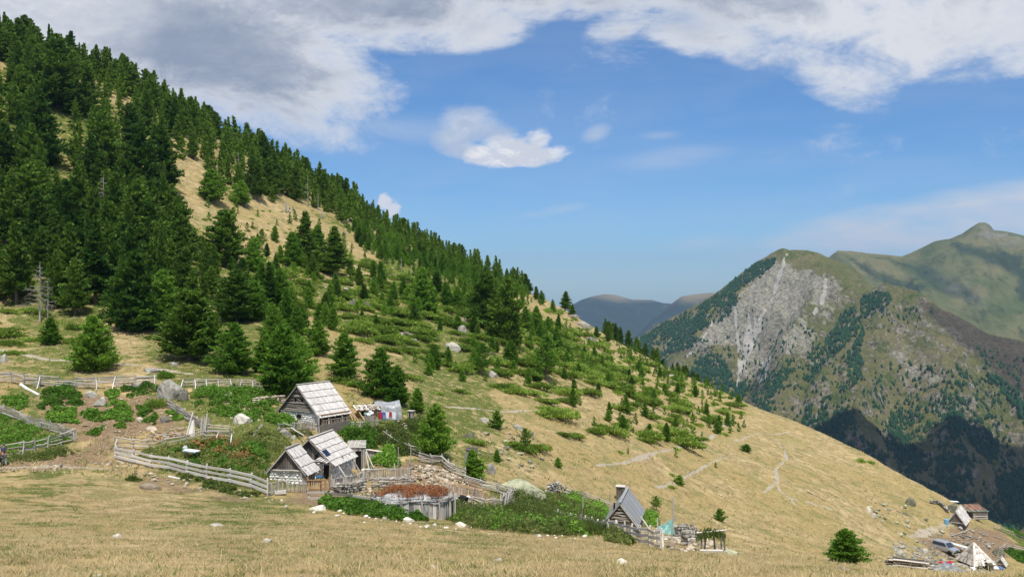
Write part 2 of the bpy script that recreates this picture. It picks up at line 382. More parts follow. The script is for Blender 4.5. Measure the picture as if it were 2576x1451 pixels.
earth = n.mix(n.ss(nf, .3, .7), (.17, .115, .065), (.30, .215, .135))
stone = n.mix(n.ss(nff, .3, .7), (.30, .265, .20), (.48, .42, .34))
gm = n.ss(n.m('ADD', sc.outputs[0], n.m('MULTIPLY', n.m('SUBTRACT', n.noise(P, .8, 6, .7), .5), 1.5)), .42, .62)
gm = n.m('MULTIPLY', gm, n.ss(sc.outputs[0], 0, .2))
em = n.m('MULTIPLY', n.ss(n.m('ADD', sc.outputs[1], n.m('MULTIPLY', n.m('SUBTRACT', n.noise(P, 1.3, 6, .7), .5), .9)), .35, .7), n.ss(sc.outputs[1], 0, .2))
pm = n.ss(n.m('ADD', sc.outputs[2], n.m('MULTIPLY', n.m('SUBTRACT', nf, .5), .8)), .35, .75); pm = n.m('MULTIPLY', pm, n.ss(sc.outputs[2], 0, .2))
c = n.mix(gm, straw, fresh); c = n.mix(em, c, earth); c = n.mix(n.m('MULTIPLY', pm, .95), c, stone)
# small pebbles and dung specks
c = n.mix(n.m('MULTIPLY', n.ss(n.noise(P, 2.6, 3, .5), .70, .74), .8), c, (.42, .38, .32))
c = n.mix(1.0, c, n.mix(n.ss(nff, .3, .7), (.60, .60, .60), (1.35, 1.35, 1.35)), 'MULTIPLY')
hgt = n.m('ADD', n.m('MULTIPLY', nff, .05), n.m('MULTIPLY', nf, .16))
bp = n.node('ShaderNodeBump', {'Strength': .8, 'Distance': 1.0, 'Height': hgt})
bs = n.node('ShaderNodeBsdfPrincipled', {'Base Color': c, 'Roughness': .95, 'Normal': bp.outputs[0]}); bs.inputs['Specular IOR Level'].default_value = .15
n.node('ShaderNodeOutputMaterial', {'Surface': bs.outputs[0]})
me = mesh_np('ground', np.stack([Xg, Yg, Zg], -1).reshape(-1, 3), grid_faces(len(ds), len(us)), mt, True, {'cover': cov.reshape(-1, 4)})
link('ground', me, kind='structure')
# ---------------------------------------------------------------- far mountains
def far_mesh(name, ridge, dist_r, low, dist_l, mids, pxr, nu, nv, amp, scale, seed, mat, paint=None, back=.5):
    """a mountain face: ridge line (px, py) at distance dist_r(px) falling to low at dist_l; mids = rows of (fraction, py-curve)"""
    px = np.linspace(pxr[0], pxr[1], nu)
    rp = np.interp(px, [a for a, _ in ridge], [b for _, b in ridge]); rd = np.interp(px, *zip(*dist_r)); ld = np.interp(px, *zip(*dist_l)); lp = np.interp(px, *zip(*low))
    t = np.linspace(0, 1, nv)
    V = np.zeros((nv + 14, nu, 3)); msk = np.zeros((nv + 14, nu))
    for k, (f) in enumerate(t):
        d = rd + (ld - rd) * f
        py = rp + (lp - rp) * (f ** mids)
        V[k + 14, :, 0] = (px - CX) / F * d; V[k + 14, :, 1] = d; V[k + 14, :, 2] = (CY - py) / F * d
        msk[k + 14] = np.clip(f / .10, 0, 1)
    for k in range(14):                                    # the far side of the mountain
        f = (14 - k) / 14.0; d = rd * (1 + .02 * f + .25 * f * f)
        V[k, :, 0] = (px - CX) / F * rd * (d / rd); V[k, :, 1] = d; V[k, :, 2] = (CY - rp) / F * rd - rd * (.005 * f + .14 * f * f) * 1.2
    X, Y = V[..., 0], V[..., 1]
    return px, V, msk
def ridged(x, y, seed, o=5, g=.55):
    s = 0; a = 1; t = 0
    for i in range(o):
        s = s + a * (1 - 2 * np.abs(vn(x, y, seed + i * 13))); t += a; a *= g; x, y = x * 1.93 + 7.3 + y * .3, y * 1.93 - 2.1 - x * .3
    return s / t
RA = [(1300, 1010), (1400, 958), (1500, 905), (1580, 862), (1640, 822), (1700, 790), (1760, 757), (1800, 733), (1850, 692), (1900, 656), (1940, 632), (1958, 624), (1970, 619), (1985, 625), (2030, 623), (2060, 632),
      (2088, 645), (2120, 656), (2154, 675), (2183, 705), (2231, 733), (2298, 752), (2350, 764), (2407, 785), (2488, 833), (2576, 854), (2700, 900), (2900, 960), (3200, 1050)]
pxA, VA, mA = far_mesh('mountain', RA, [(1300, 2500), (1700, 2350), (1970, 2150), (2300, 1950), (2576, 1800), (3200, 1600)], [(1300, 1300), (1800, 1420), (2576, 1560), (3200, 1700)],
    [(1300, 1400), (1970, 1150), (3200, 950)], .92, (1300, 3200), 620, 300, 0, 0, 0, None)
Xa, Ya = VA[..., 0], VA[..., 1]
# spurs and gullies run down the fall line (towards the camera and to the left)
def spur(pts, width, h, sharp=1.0):
    """raises a ridge along the polyline of (px, py) points on the face"""
    P = []
    for a, b in pts:
        j = np.argmin(abs(pxA - a)); col = VA[14:, j]; py = CY - F * col[:, 2] / col[:, 1]; i = np.argmin(abs(py - b)); P.append((col[i, 0], col[i, 1]))
    dd = d_seg(Xa, Ya, P)
    return h * np.clip(1 - dd / width, 0, 1) ** sharp
dz = np.zeros_like(Xa)
dz += spur([(2300, 752), (2321, 790), (2393, 842), (2455, 890), (2560, 1000), (2640, 1100)], 95, 34, 1.2)
dz += spur([(2231, 735), (2225, 800), (2235, 880), (2215, 980), (2190, 1060), (2160, 1130)], 130, 55, 1.3)
dz += spur([(2260, 800), (2330, 900), (2370, 1000), (2400, 1130), (2420, 1230)], 110, 40, 1.3)
dz += spur([(2088, 650), (2070, 730), (2010, 850), (1985, 950), (1990, 1050)], 120, 48, 1.3)
dz += spur([(1900, 660), (1850, 760), (1780, 850), (1740, 930)], 130, 35, 1.2)
dz += spur([(2120, 900), (2090, 960), (2060, 1050)], 70, 26, 1.2)
dz -= spur([(2180, 740), (2110, 820), (2060, 920), (2030, 1020), (2010, 1100)], 95, 42, 1.2)
dz -= spur([(1985, 800), (1900, 880), (1865, 960), (1855, 1020)], 95, 48, 1.2)
dz -= spur([(2270, 840), (2290, 940), (2280, 1060), (2270, 1160)], 90, 34, 1.2)
dz -= spur([(2470, 850), (2520, 960), (2560, 1090)], 80, 26, 1.2)
dz *= mA * 1.5
Ur = Xa * .82 + Ya * .57; Vr = -Xa * .57 + Ya * .82            # V runs along the fall line
nz = 32 * ridged(Ur / 120, Vr / 330, 5, 4) + 15 * ridged(Ur / 40, Vr / 85, 9, 4, .66) + 7 * fbm(Xa / 14, Ya / 14, 2, 3, .6)
VA[..., 2] += dz + nz * np.clip(mA, .12, 1) - 6
pyA = CY - F * VA[..., 2] / VA[..., 1]; pxAA = CX + F * VA[..., 0] / VA[..., 1]
def pm_poly(pts, soft=14, wob=14, seed=3):
    """soft mask of a zone of the mountain side"""
    P = list(pts); X, Y = pxAA, pyA
    w_ = fbm(Xa / 45, VA[..., 2] / 30, seed, 4) * wob
    ins = in_poly(X, Y, P); dd = d_seg(X, Y, P + P[:1])
    return np.clip((np.where(ins, dd, -dd) + w_) / soft * .5 + .5, 0, 1)
scree = np.maximum.reduce([pm_poly([(1970, 660), (2060, 680), (2130, 700), (2120, 760), (2060, 850), (2040, 900), (1960, 900), (1930, 950), (1880, 960), (1850, 1000), (1846, 940), (1860, 860), (1780, 880), (1730, 910), (1720, 895), (1800, 800), (1860, 740), (1900, 690)], 14, 16),
    .55 * pm_poly([(2130, 690), (2330, 760), (2440, 850), (2420, 860), (2280, 790), (2140, 730)], 8, 8),
    .42 * pm_poly([(2240, 840), (2330, 860), (2390, 930), (2380, 975), (2290, 960), (2215, 900)], 16, 20, 8),
    .4 * pm_poly([(2110, 870), (2210, 880), (2190, 990), (2100, 960)], 14, 20, 9)])
_wx = 7 * fbm(Xa / 30, VA[..., 2] / 22, 91, 3)
def streak(pts, wd):
    y0, y1 = pts[0][1], pts[-1][1]; tp = .8 + .9 * np.clip((pyA - y0) / (y1 - y0 + 1e-6), 0, 1) * (1 - np.clip((pyA - y0) / (y1 - y0 + 1e-6), 0, 1)) * 4 * .6
    return np.clip(1.4 - d_seg(pxAA + _wx, pyA, pts) / (wd * 1.25 * tp), 0, 1) * np.clip(1.0 + 1.2 * fbm(Xa / 18, VA[..., 2] / 14, 17, 2), .4, 1.3)
bright_s = np.maximum.reduce([streak([(1850, 770), (1852, 830), (1858, 900), (1856, 960), (1853, 1050)], 3.2), streak([(1885, 790), (1880, 850), (1866, 910), (1857, 960)], 3.5), streak([(1925, 780), (1900, 850), (1876, 905), (1860, 950)], 3.2),
    streak([(1905, 800), (1885, 860), (1868, 920)], 3), streak([(2080, 700), (2068, 760), (2050, 790)], 4), streak([(1935, 900), (1925, 920), (1912, 960)], 6), streak([(1975, 640), (1960, 700), (1940, 760)], 3), .8 * streak([(1720, 905), (1770, 850), (1790, 810)], 2.5)])
red = np.maximum(pm_poly([(2310, 757), (2400, 785), (2490, 835), (2576, 856), (2700, 910), (2700, 1050), (2560, 985), (2440, 880), (2330, 795)], 8, 6), .6 * pm_poly([(1900, 940), (1940, 980), (1900, 1040), (1870, 1010)], 10, 10))  # dark brown paint; the first zone is the shaded face under the spur crest
cv = np.zeros(Xa.shape + (4,)); cv[..., 0] = scree; cv[..., 1] = bright_s; cv[..., 2] = red; cv[..., 3] = 1
mm, n = new_mat('mountain_side')
geo = n.node('ShaderNodeNewGeometry'); P = geo.outputs['Position']; Nrm = n.node('ShaderNodeSeparateXYZ', {0: geo.outputs['Normal']})
at = n.node('ShaderNodeAttribute', attribute_name='cover'); sc = n.node('ShaderNodeSeparateColor', {0: at.outputs['Color']})
n1 = n.noise(P, .006, 7, .65); n2 = n.noise(P, .03, 8, .72, .4); n3 = n.noise(P, .14, 6, .75)
gr = n.mix(n.ss(n1, .35, .65), (.135, .145, .045), (.215, .190, .085)); gr = n.mix(n.ss(n2, .50, .66), gr, (.080, .120, .026)); gr = n.mix(n.ss(n3, .52, .7), gr, (.27, .225, .15))
rk = n.mix(n.ss(n3, .36, .62), (.085, .078, .052), (.38, .345, .25))
steep = n.ss(n.m('ADD', Nrm.outputs[2], n.m('MULTIPLY', n.m('SUBTRACT', n2, .5), 1.1)), .40, .58)
c = n.mix(steep, rk, gr)
sm = n.ss(n.m('ADD', sc.outputs[0], n.m('ADD', n.m('MULTIPLY', n.m('SUBTRACT', n2, .5), 2.6), n.m('MULTIPLY', n.m('SUBTRACT', n1, .5), 2.6))), .62, .90); sm = n.m('MULTIPLY', sm, n.ss(sc.outputs[0], 0, .15))
c = n.mix(sm, c, n.mix(n.ss(n3, .3, .68), (.17, .16, .115), (.46, .43, .34)))
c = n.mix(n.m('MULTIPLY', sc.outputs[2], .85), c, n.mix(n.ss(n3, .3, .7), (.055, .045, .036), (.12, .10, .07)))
c = n.mix(n.m('MULTIPLY', n.ss(n.m('ADD', sc.outputs[1], n.m('MULTIPLY', n.m('SUBTRACT', n3, .5), .8)), .35, .75), .85), c, (.56, .53, .48))
bp = n.node('ShaderNodeBump', {'Strength': .9, 'Distance': 1.0, 'Height': n.m('ADD', n.m('MULTIPLY', n3, 9.0), n.m('MULTIPLY', n2, 16.0))})
bs = n.node('ShaderNodeBsdfPrincipled', {'Base Color': c, 'Roughness': .95, 'Normal': bp.outputs[0]}); bs.inputs['Specular IOR Level'].default_value = .1
n.node('ShaderNodeOutputMaterial', {'Surface': bs.outputs[0]})
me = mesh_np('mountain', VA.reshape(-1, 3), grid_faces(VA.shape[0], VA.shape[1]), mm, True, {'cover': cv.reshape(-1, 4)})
link('mountain', me, kind='structure')
# the grassy mountain behind it
RB = [(1900, 800), (2000, 720), (2060, 665), (2088, 642), (2107, 627), (2140, 628), (2180, 634), (2230, 636), (2268, 640), (2310, 622), (2350, 603), (2390, 597), (2420, 585), (2445, 568), (2462, 557), (2478, 556), (2490, 562), (2500, 575), (2530, 578), (2576, 588), (2650, 596), (2800, 560), (3200, 640)]
pxB, VB, mB = far_mesh('b', RB, [(1900, 3900), (2576, 3500), (3200, 3300)], [(1900, 1000), (2576, 1250), (3200, 1300)], [(1900, 2700), (3200, 2100)], .95, (1900, 3200), 330, 190, 0, 0, 0, None)
Xb, Yb = VB[..., 0], VB[..., 1]
VB[..., 2] += (75 * ridged(Xb / 300 + Yb / 700, Yb / 800 - Xb / 900, 25, 3) + 18 * ridged(Xb / 75, Yb / 130, 7, 3) + 7 * fbm(Xb / 30, Yb / 30, 4, 3)) * np.clip(mB, .05, 1) - 8
pxBB = CX + F * Xb / Yb; pyB = CY - F * VB[..., 2] / Yb
def pb(pts, soft=14, seed=3):
    w_ = fbm(Xb / 90, Yb / 90, seed, 3) * 10; ins = in_poly(pxBB, pyB, pts); dd = d_seg(pxBB, pyB, pts + pts[:1])
    return np.clip((np.where(ins, dd, -dd) + w_) / soft * .5 + .5, 0, 1)
cvb = np.zeros(Xb.shape + (4,)); cvb[..., 3] = 1
cvb[..., 1] = np.maximum.reduce([pb([(2150, 660), (2230, 690), (2330, 720), (2310, 745), (2200, 710)], 20), .8 * pb([(2200, 640), (2330, 660), (2440, 720), (2480, 770), (2380, 750), (2280, 690)], 24, 9), pb([(2380, 600), (2460, 620), (2576, 640), (2576, 700), (2480, 660), (2400, 625)], 20, 5), .8 * pb([(2540, 650), (2700, 700), (2700, 820), (2560, 760)], 20)])  # dark green patches painted in place of cloud shadows on this face
cvb[..., 0] = np.maximum.reduce([.8 * pb([(2462, 560), (2500, 578), (2576, 592), (2576, 612), (2480, 610), (2455, 590)], 10), .5 * pb([(2360, 690), (2440, 720), (2470, 760), (2400, 740)], 20, 12)])
mb_, n = new_mat('grassy_mountain_side')
geo = n.node('ShaderNodeNewGeometry'); P = geo.outputs['Position']
at = n.node('ShaderNodeAttribute', attribute_name='cover'); sc = n.node('ShaderNodeSeparateColor', {0: at.outputs['Color']})
n1 = n.noise(P, .0035, 6, .6, .3); n2 = n.noise(P, .02, 7, .7); 
c = n.mix(n.ss(n1, .35, .65), (.085, .108, .034), (.175, .160, .068)); c = n.mix(n.ss(n2, .5, .7), c, (.060, .085, .026))
c = n.mix(n.m('MULTIPLY', n.ss(n.m('ADD', sc.outputs[1], n.m('MULTIPLY', n.m('SUBTRACT', n2, .5), .8)), .3, .8), .85), c, (.030, .052, .022))
c = n.mix(n.m('MULTIPLY', sc.outputs[0], n.ss(n2, .4, .6)), c, (.24, .215, .18))
bp = n.node('ShaderNodeBump', {'Strength': .8, 'Distance': 1.0, 'Height': n.m('MULTIPLY', n2, 22.0)})
bs = n.node('ShaderNodeBsdfPrincipled', {'Base Color': c, 'Roughness': .95, 'Normal': bp.outputs[0]}); bs.inputs['Specular IOR Level'].default_value = .1
n.node('ShaderNodeOutputMaterial', {'Surface': bs.outputs[0]})
link('mountain', mesh_np('mountain', VB.reshape(-1, 3), grid_faces(VB.shape[0], VB.shape[1]), mb_, True, {'cover': cvb.reshape(-1, 4)}), kind='structure')
# the blue mountains in the gap
mc, n = new_mat('distant_mountain_side')
geo = n.node('ShaderNodeNewGeometry'); P = geo.outputs['Position']
n1 = n.noise(P, .0016, 6, .65, .3); n2 = n.noise(P, .008, 7, .7); zz = n.node('ShaderNodeSeparateXYZ', {0: P}).outputs[2]
c = n.mix(n.ss(n.m('ADD', n.m('MULTIPLY', n.m('SUBTRACT', n1, .5), 260), zz), -150, -40), (.030, .045, .022), (.20, .165, .085)); c = n.mix(n.ss(n2, .55, .7), c, (.10, .075, .05))
bs = n.node('ShaderNodeBsdfPrincipled', {'Base Color': c, 'Roughness': .95}); bs.inputs['Specular IOR Level'].default_value = .1
n.node('ShaderNodeOutputMaterial', {'Surface': bs.outputs[0]})
for RC, dr, dl, rg, seed in (
    ([(900, 800), (1300, 790), (1440, 764), (1462, 752), (1490, 743), (1520, 737), (1548, 739), (1562, 743), (1590, 751), (1640, 752), (1668, 760), (1700, 763), (1800, 790), (2100, 830)], 8200, 6000, (900, 2100), 41),
    ([(1500, 950), (1600, 845), (1640, 800), (1680, 768), (1700, 752), (1715, 741), (1740, 737), (1790, 733), (1850, 737), (1950, 735), (2100, 760)], 6800, 5000, (1500, 2100), 57)):
    px_, Vc, m_ = far_mesh('c', RC, [(0, dr), (4000, dr)], [(0, 990), (4000, 990)], [(0, dl), (4000, dl)], .9, rg, 240, 110, 0, 0, 0, None)
    Vc[..., 2] += (95 * ridged(Vc[..., 0] / 520 + Vc[..., 1] / 900, Vc[..., 1] / 1100, seed, 4)) * np.clip(m_, .04, 1) - 10
    link('mountain', mesh_np('mountain', Vc.reshape(-1, 3), grid_faces(Vc.shape[0], Vc.shape[1]), mc, True), kind='structure')
# valley floor under everything
link('valley', mesh_np('valley', [(-9500, -400, -640), (9500, -400, -640), (9500, 9300, -640), (-9500, 9300, -640)], [(0, 1, 2, 3)], mc), kind='structure')
# the haze of a summer day
hz = bpy.data.materials.new('summer_haze'); hz.use_nodes = True; hz.node_tree.nodes.clear(); n = NT(hz.node_tree)
HD = 6.5e-5
vol = n.node('ShaderNodeVolumePrincipled', {'Color': (.40, .62, 1.0), 'Density': HD, 'Anisotropy': .3})
n.node('ShaderNodeOutputMaterial', {'Volume': vol.outputs[0]})
zt = 345; zb = -645
hv = [(-9800, -450, zb), (9800, -450, zb), (9800, 9600, zb), (-9800, 9600, zb), (-9800, -450, zt), (9800, -450, zt), (9800, 9600, zt), (-9800, 9600, zt)]
HAZE = mesh_np('haze', hv, [(0, 3, 2, 1), (4, 5, 6, 7), (0, 1, 5, 4), (1, 2, 6, 5), (2, 3, 7, 6), (3, 0, 4, 7)], hz)
link('haze', HAZE, kind='stuff')
# ---------------------------------------------------------------- the cloud whose shadow lies on the lower mountain
r_ = random.Random(4); bm = bmesh.new()
for i in range(34):
    t_ = i / 33.0; x = 400 + 780 * t_ + r_.uniform(-40, 40); y = 1050 - 190 * t_ + r_.uniform(-70, 70); s_ = r_.uniform(60, 105) * (.45 + .8 * t_)
    mb = bmesh.ops.create_icosphere(bm, subdivisions=3, radius=s_, matrix=Matrix.Translation((x, y, 770 + r_.uniform(-25, 30))) @ Matrix.Diagonal((1.2, 1.1, .6, 1)))
for v in bm.verts: v.co += v.normal * 16 * float(fbm(v.co.x / 60, v.co.y / 60 + v.co.z / 50, 6, 3))
me = bpy.data.meshes.new('cloud'); bm.to_mesh(me); bm.free()
mcl, n = new_mat('cloud_white'); n.node('ShaderNodeOutputMaterial', {'Surface': n.node('ShaderNodeBsdfDiffuse', {'Color': (.85, .86, .88)}).outputs[0]})
link('cloud', me, mcl, label='low white cumulus drifting above the rocky mountain, shading its lower slopes', cat='cloud')
# ---------------------------------------------------------------- foliage
def foliage_mat(name, dark, light, trans=.25, tip=None):
    m, n = new_mat(name)
    P = n.node('ShaderNodeNewGeometry').outputs['Position']
    at = n.node('ShaderNodeAttribute', attribute_name='tone').outputs['Fac']
    oi = n.node('ShaderNodeObjectInfo').outputs['Random']
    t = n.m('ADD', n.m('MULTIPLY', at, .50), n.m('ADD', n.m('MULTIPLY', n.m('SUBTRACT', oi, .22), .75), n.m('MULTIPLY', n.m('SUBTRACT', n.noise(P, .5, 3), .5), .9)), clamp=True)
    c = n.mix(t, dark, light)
    if tip: c = n.mix(n.m('MULTIPLY', n.ss(at, .9, 1.0), .7), c, tip)
    df = n.node('ShaderNodeBsdfDiffuse', {'Color': c}); tr = n.node('ShaderNodeBsdfTranslucent', {'Color': n.mix(.5, c, light)})
    gl = n.node('ShaderNodeBsdfPrincipled', {'Base Color': c, 'Roughness': .55}); gl.inputs['Specular IOR Level'].default_value = .3
    mx = n.node('ShaderNodeMixShader', {0: .4, 1: df.outputs[0], 2: gl.outputs[0]}); mx2 = n.node('ShaderNodeMixShader', {0: trans, 1: mx.outputs[0], 2: tr.outputs[0]})
    n.node('ShaderNodeOutputMaterial', {'Surface': mx2.outputs[0]})
    return m
M_PINE = foliage_mat('pine_needles', (.016, .062, .008), (.15, .25, .030), .32)
M_YOUNG = foliage_mat('young_pine_needles', (.045, .13, .010), (.22, .38, .045), .38)
M_JUN = foliage_mat('juniper_needles', (.08, .145, .016), (.30, .42, .07), .36)
M_LEAF = foliage_mat('broad_leaves', (.04, .11, .012), (.22, .40, .055), .38)
M_WEED = foliage_mat('tall_weeds', (.070, .115, .022), (.30, .34, .10), .42, (.38, .32, .16))
M_DRY = foliage_mat('dry_grass_blades', (.44, .345, .165), (.86, .70, .42), .45)
M_RUST = foliage_mat('rusty_dock_stalks', (.17, .06, .02), (.44, .20, .09), .3)
def mat_wood(name, dark, light, scale=3.0, grain=(1, 1, 1), rough=.85, rnd=.5):
    m, n = new_mat(name)
    tc_ = n.node('ShaderNodeTexCoord'); oi = n.node('ShaderNodeObjectInfo')
    v = n.vm('MULTIPLY', tc_.outputs['Object'], grain); v = n.vm('ADD', v, n.vm('MULTIPLY', oi.outputs['Location'], (3.1, 2.3, 5.7)))
    a = n.noise(v, scale, 5, .65); b = n.noise(n.node('ShaderNodeNewGeometry').outputs['Position'], 2.2, 4, .6)
    t = n.m('ADD', n.m('MULTIPLY', a, .8), n.m('ADD', n.m('MULTIPLY', n.m('ADD', n.m('MULTIPLY', n.m('SUBTRACT', oi.outputs['Random'], .5), rnd), .25), 1.0), n.m('MULTIPLY', b, .35)))
    c = n.mix(n.ss(t, .42, 1.12), dark, light)
    bp = n.node('ShaderNodeBump', {'Strength': .5, 'Distance': .02, 'Height': a})
    bs = n.node('ShaderNodeBsdfPrincipled', {'Base Color': c, 'Roughness': rough, 'Normal': bp.outputs[0]}); bs.inputs['Specular IOR Level'].default_value = .2
    n.node('ShaderNodeOutputMaterial', {'Surface': bs.outputs[0]})
    return m
M_BARK = mat_wood('grey_bark', (.06, .045, .033), (.17, .14, .11), 4, (3, 3, .6))
M_DEAD = mat_wood('bleached_dead_wood', (.20, .18, .155), (.44, .41, .37), 4, (3, 3, .6))
def tube(P, r, k=6):
    """tapered tube along points; returns verts and quads"""
    P = np.asarray(P, float); V = []; n_ = len(P)
    for i in range(n_):
        t = P[min(i + 1, n_ - 1)] - P[max(i - 1, 0)]; t /= np.linalg.norm(t) + 1e-9
        a = np.cross(t, (0.3, 0.2, 1) if abs(t[2]) < .9 else (1, 0, 0)); a /= np.linalg.norm(a); b = np.cross(t, a)
        th = np.arange(k) * 2 * math.pi / k
        V.append(P[i] + r[i] * (np.cos(th)[:, None] * a + np.sin(th)[:, None] * b))
    Q = [(i * k + j, i * k + (j + 1) % k, (i + 1) * k + (j + 1) % k, (i + 1) * k + j) for i in range(n_ - 1) for j in range(k)]
    return np.concatenate(V), np.array(Q)
def join(parts):
    V = []; Q = []; T = []; o = 0
    for p in parts:
        V.append(p[0]); Q.append(np.asarray(p[1]) + o); o += len(p[0])
        if len(p) > 2: T.append(p[2])
    return (np.concatenate(V), np.concatenate(Q)) + ((np.concatenate(T),) if T else ())
def leaf_quads(C, Dr, ln, wd, r_):
    """diamond-shaped sprays at centres C pointing along Dr"""
    n_ = len(C); Dr = Dr / (np.linalg.norm(Dr, axis=1, keepdims=True) + 1e-9)
    rnd = r_.normal(size=(n_, 3)); s = np.cross(Dr, rnd); s /= np.linalg.norm(s, axis=1, keepdims=True) + 1e-9
    ln = np.broadcast_to(ln, n_)[:, None] * r_.uniform(.6, 1.3, (n_, 1)); wd = np.broadcast_to(wd, n_)[:, None] * r_.uniform(.6, 1.3, (n_, 1))
    V = np.stack([C - Dr * ln * .5, C + s * wd * .5 - Dr * ln * .05, C + Dr * ln * .5, C - s * wd * .5 - Dr * ln * .05], 1).reshape(-1, 3)
    Q = np.arange(n_ * 4).reshape(-1, 4)
    T = np.repeat(r_.uniform(0, 1, n_), 4)
    return V, Q, T
def conifer(H_, Rm, nb, nl, ll, lw, seed, low=.06, fat=.8, gap=0.0, droop=-.12, bare=.0):
    r_ = np.random.default_rng(seed); C = []; Dn = []; br = []; side = r_.uniform(0, 6.28)
    lean = r_.normal(0, .015, 2)
    for i in range(nb):
        t = low + (1 - low) * ((i + r_.uniform(0, 1)) / nb) ** 1.12
        tt = (t - low) / (1 - low)
        R_ = Rm * ((1 - tt) ** fat) * min(1, .55 + tt * 3.2) * r_.uniform(.72, 1.18) + .03 * Rm
        az_ = i * 2.39996 + r_.normal(0, .4)
        R_ *= 1 + .16 * math.cos(az_ - side)
        if r_.uniform() < gap: R_ *= .55
        el_ = droop + .75 * tt ** 1.6 + r_.normal(0, .1)
        d0 = np.array([math.cos(az_) * math.cos(el_), math.sin(az_) * math.cos(el_), math.sin(el_)])
        base = np.array([lean[0] * t * H_, lean[1] * t * H_, t * H_])
        k = max(3, int(nl / nb * (R_ / Rm + .25) * 1.7))
        q = r_.uniform(.12 + bare, 1.0, k) ** .75
        up = 0.10 * R_ * q ** 2
        pos = base + d0 * (R_ * q)[:, None]; pos[:, 2] += up
        sg = .10 * R_ + .028 * H_ * (1 - .5 * tt)
        pos += r_.normal(0, 1, (k, 3)) * sg * np.array([.75, .75, .42]) * (1.05 - .45 * q)[:, None]
        C.append(pos); Dn.append(d0 * .8 + np.array([0, 0, .7]) + r_.normal(0, .55, (k, 3)))
        if i % 2 == 0: br.append((base, base + d0 * R_ * .5, base + d0 * R_ * .85 + np.array([0, 0, .07 * R_])))
    C.append(np.stack([r_.normal(0, .012 * H_, 14), r_.normal(0, .012 * H_, 14), H_ * r_.uniform(.93, 1.02, 14)], 1)); Dn.append(r_.normal(0, .3, (14, 3)) + np.array([0, 0, 1.0]))
    V, Q, T = leaf_quads(np.concatenate(C), np.concatenate(Dn), ll, lw, r_)
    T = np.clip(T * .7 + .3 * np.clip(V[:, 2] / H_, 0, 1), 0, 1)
    tr = [tube([(0, 0, -.05 * H_), (0, 0, .02 * H_), (lean[0] * H_ * .5, lean[1] * H_ * .5, .5 * H_), (lean[0] * H_, lean[1] * H_, .97 * H_)], [.026 * H_, .019 * H_, .011 * H_, .002 * H_], 7)]
    for b in br[::2]: tr.append(tube(b, [.0035 * H_, .002 * H_, .0008 * H_], 3))
    tv, tq = join(tr)
    return (V, Q, T), (tv, tq)
def shrub(n_, r_, Rx, Ry, Hh, lobes, ll, lw, upf=1.0):
    C = []; Dn = []
    for j in range(lobes):
        a = r_.uniform(0, 6.28); q = r_.uniform(0, .65) if j else 0
        cx, cy = math.cos(a) * q * Rx, math.sin(a) * q * Ry; rr = r_.uniform(.4, .7) if j else .75
        m_ = n_ // lobes; v = r_.normal(size=(m_, 3)); v[:, 2] = np.abs(v[:, 2]); v /= np.linalg.norm(v, axis=1, keepdims=True)
        rad = r_.uniform(.72, 1.06, (m_, 1)); hh = Hh * r_.uniform(.6, 1.1)
        p = v * rad * np.array([Rx * rr, Ry * rr, hh]) + np.array([cx, cy, 0])
        C.append(p); Dn.append(v * np.array([1, 1, upf]) + r_.normal(0, .45, (m_, 3)))
    return leaf_quads(np.concatenate(C), np.concatenate(Dn), ll, lw, r_)
def fmesh(name, VQT, mat): return mesh_np(name, VQT[0], VQT[1], mat, False, {'tone': VQT[2]})
PRO = {'mature': [], 'young': [], 'sapling': [], 'juniper': [], 'spruce': [], 'loose': []}
def add_pro(k, H_, Rm, nb, nl, ll, lw, seed, mat, **kw):
    c_, t_ = conifer(H_, Rm, nb, nl, ll, lw, seed, **kw)
    PRO[k].append((H_, fmesh('crown', c_, mat), mesh_np('trunk', t_[0], t_[1], M_BARK, True), c_, t_))
for i, (Rm, low, fat, gap) in enumerate([(3.1, .05, .78, .25), (3.4, .03, .62, .2), (2.8, .12, .82, .3), (3.6, .06, .64, .3), (3.1, .16, .70, .35), (3.3, .08, .55, .3)]):
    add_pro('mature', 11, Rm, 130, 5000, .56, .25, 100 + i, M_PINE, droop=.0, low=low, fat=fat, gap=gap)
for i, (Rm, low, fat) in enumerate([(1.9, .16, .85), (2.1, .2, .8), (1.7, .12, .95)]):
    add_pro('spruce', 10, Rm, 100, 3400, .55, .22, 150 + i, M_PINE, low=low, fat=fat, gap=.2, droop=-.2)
for i, (Rm, low, fat) in enumerate([(1.45, .03, .55), (1.6, .05, .62), (1.25, .03, .6), (1.4, .08, .5), (1.75, .06, .7)]):
    add_pro('young', 5, Rm, 120, 5200, .27, .115, 200 + i, M_YOUNG if i != 3 else M_PINE, low=low, fat=fat, gap=.12, droop=.22)
for i, (Rm, low, fat) in enumerate([(.72, .04, .5), (.85, .05, .55), (.6, .04, .6)]):
    add_pro('sapling', 2, Rm, 44, 1500, .19, .09, 230 + i, M_YOUNG, low=low, fat=fat, droop=.3)
for i in range(3):
    add_pro('loose', 5, 1.5, 60, 1500, .28, .10, 260 + i, M_YOUNG, low=.3, fat=.55, gap=.3, droop=.15)
for i in range(5):
    r_ = np.random.default_rng(300 + i); q = shrub(1300, r_, 1.6, 1.2, .48, 6 + i, .22, .10, 1.5)
    PRO['juniper'].append((1.0, fmesh('juniper', q, M_JUN), None, q, None))
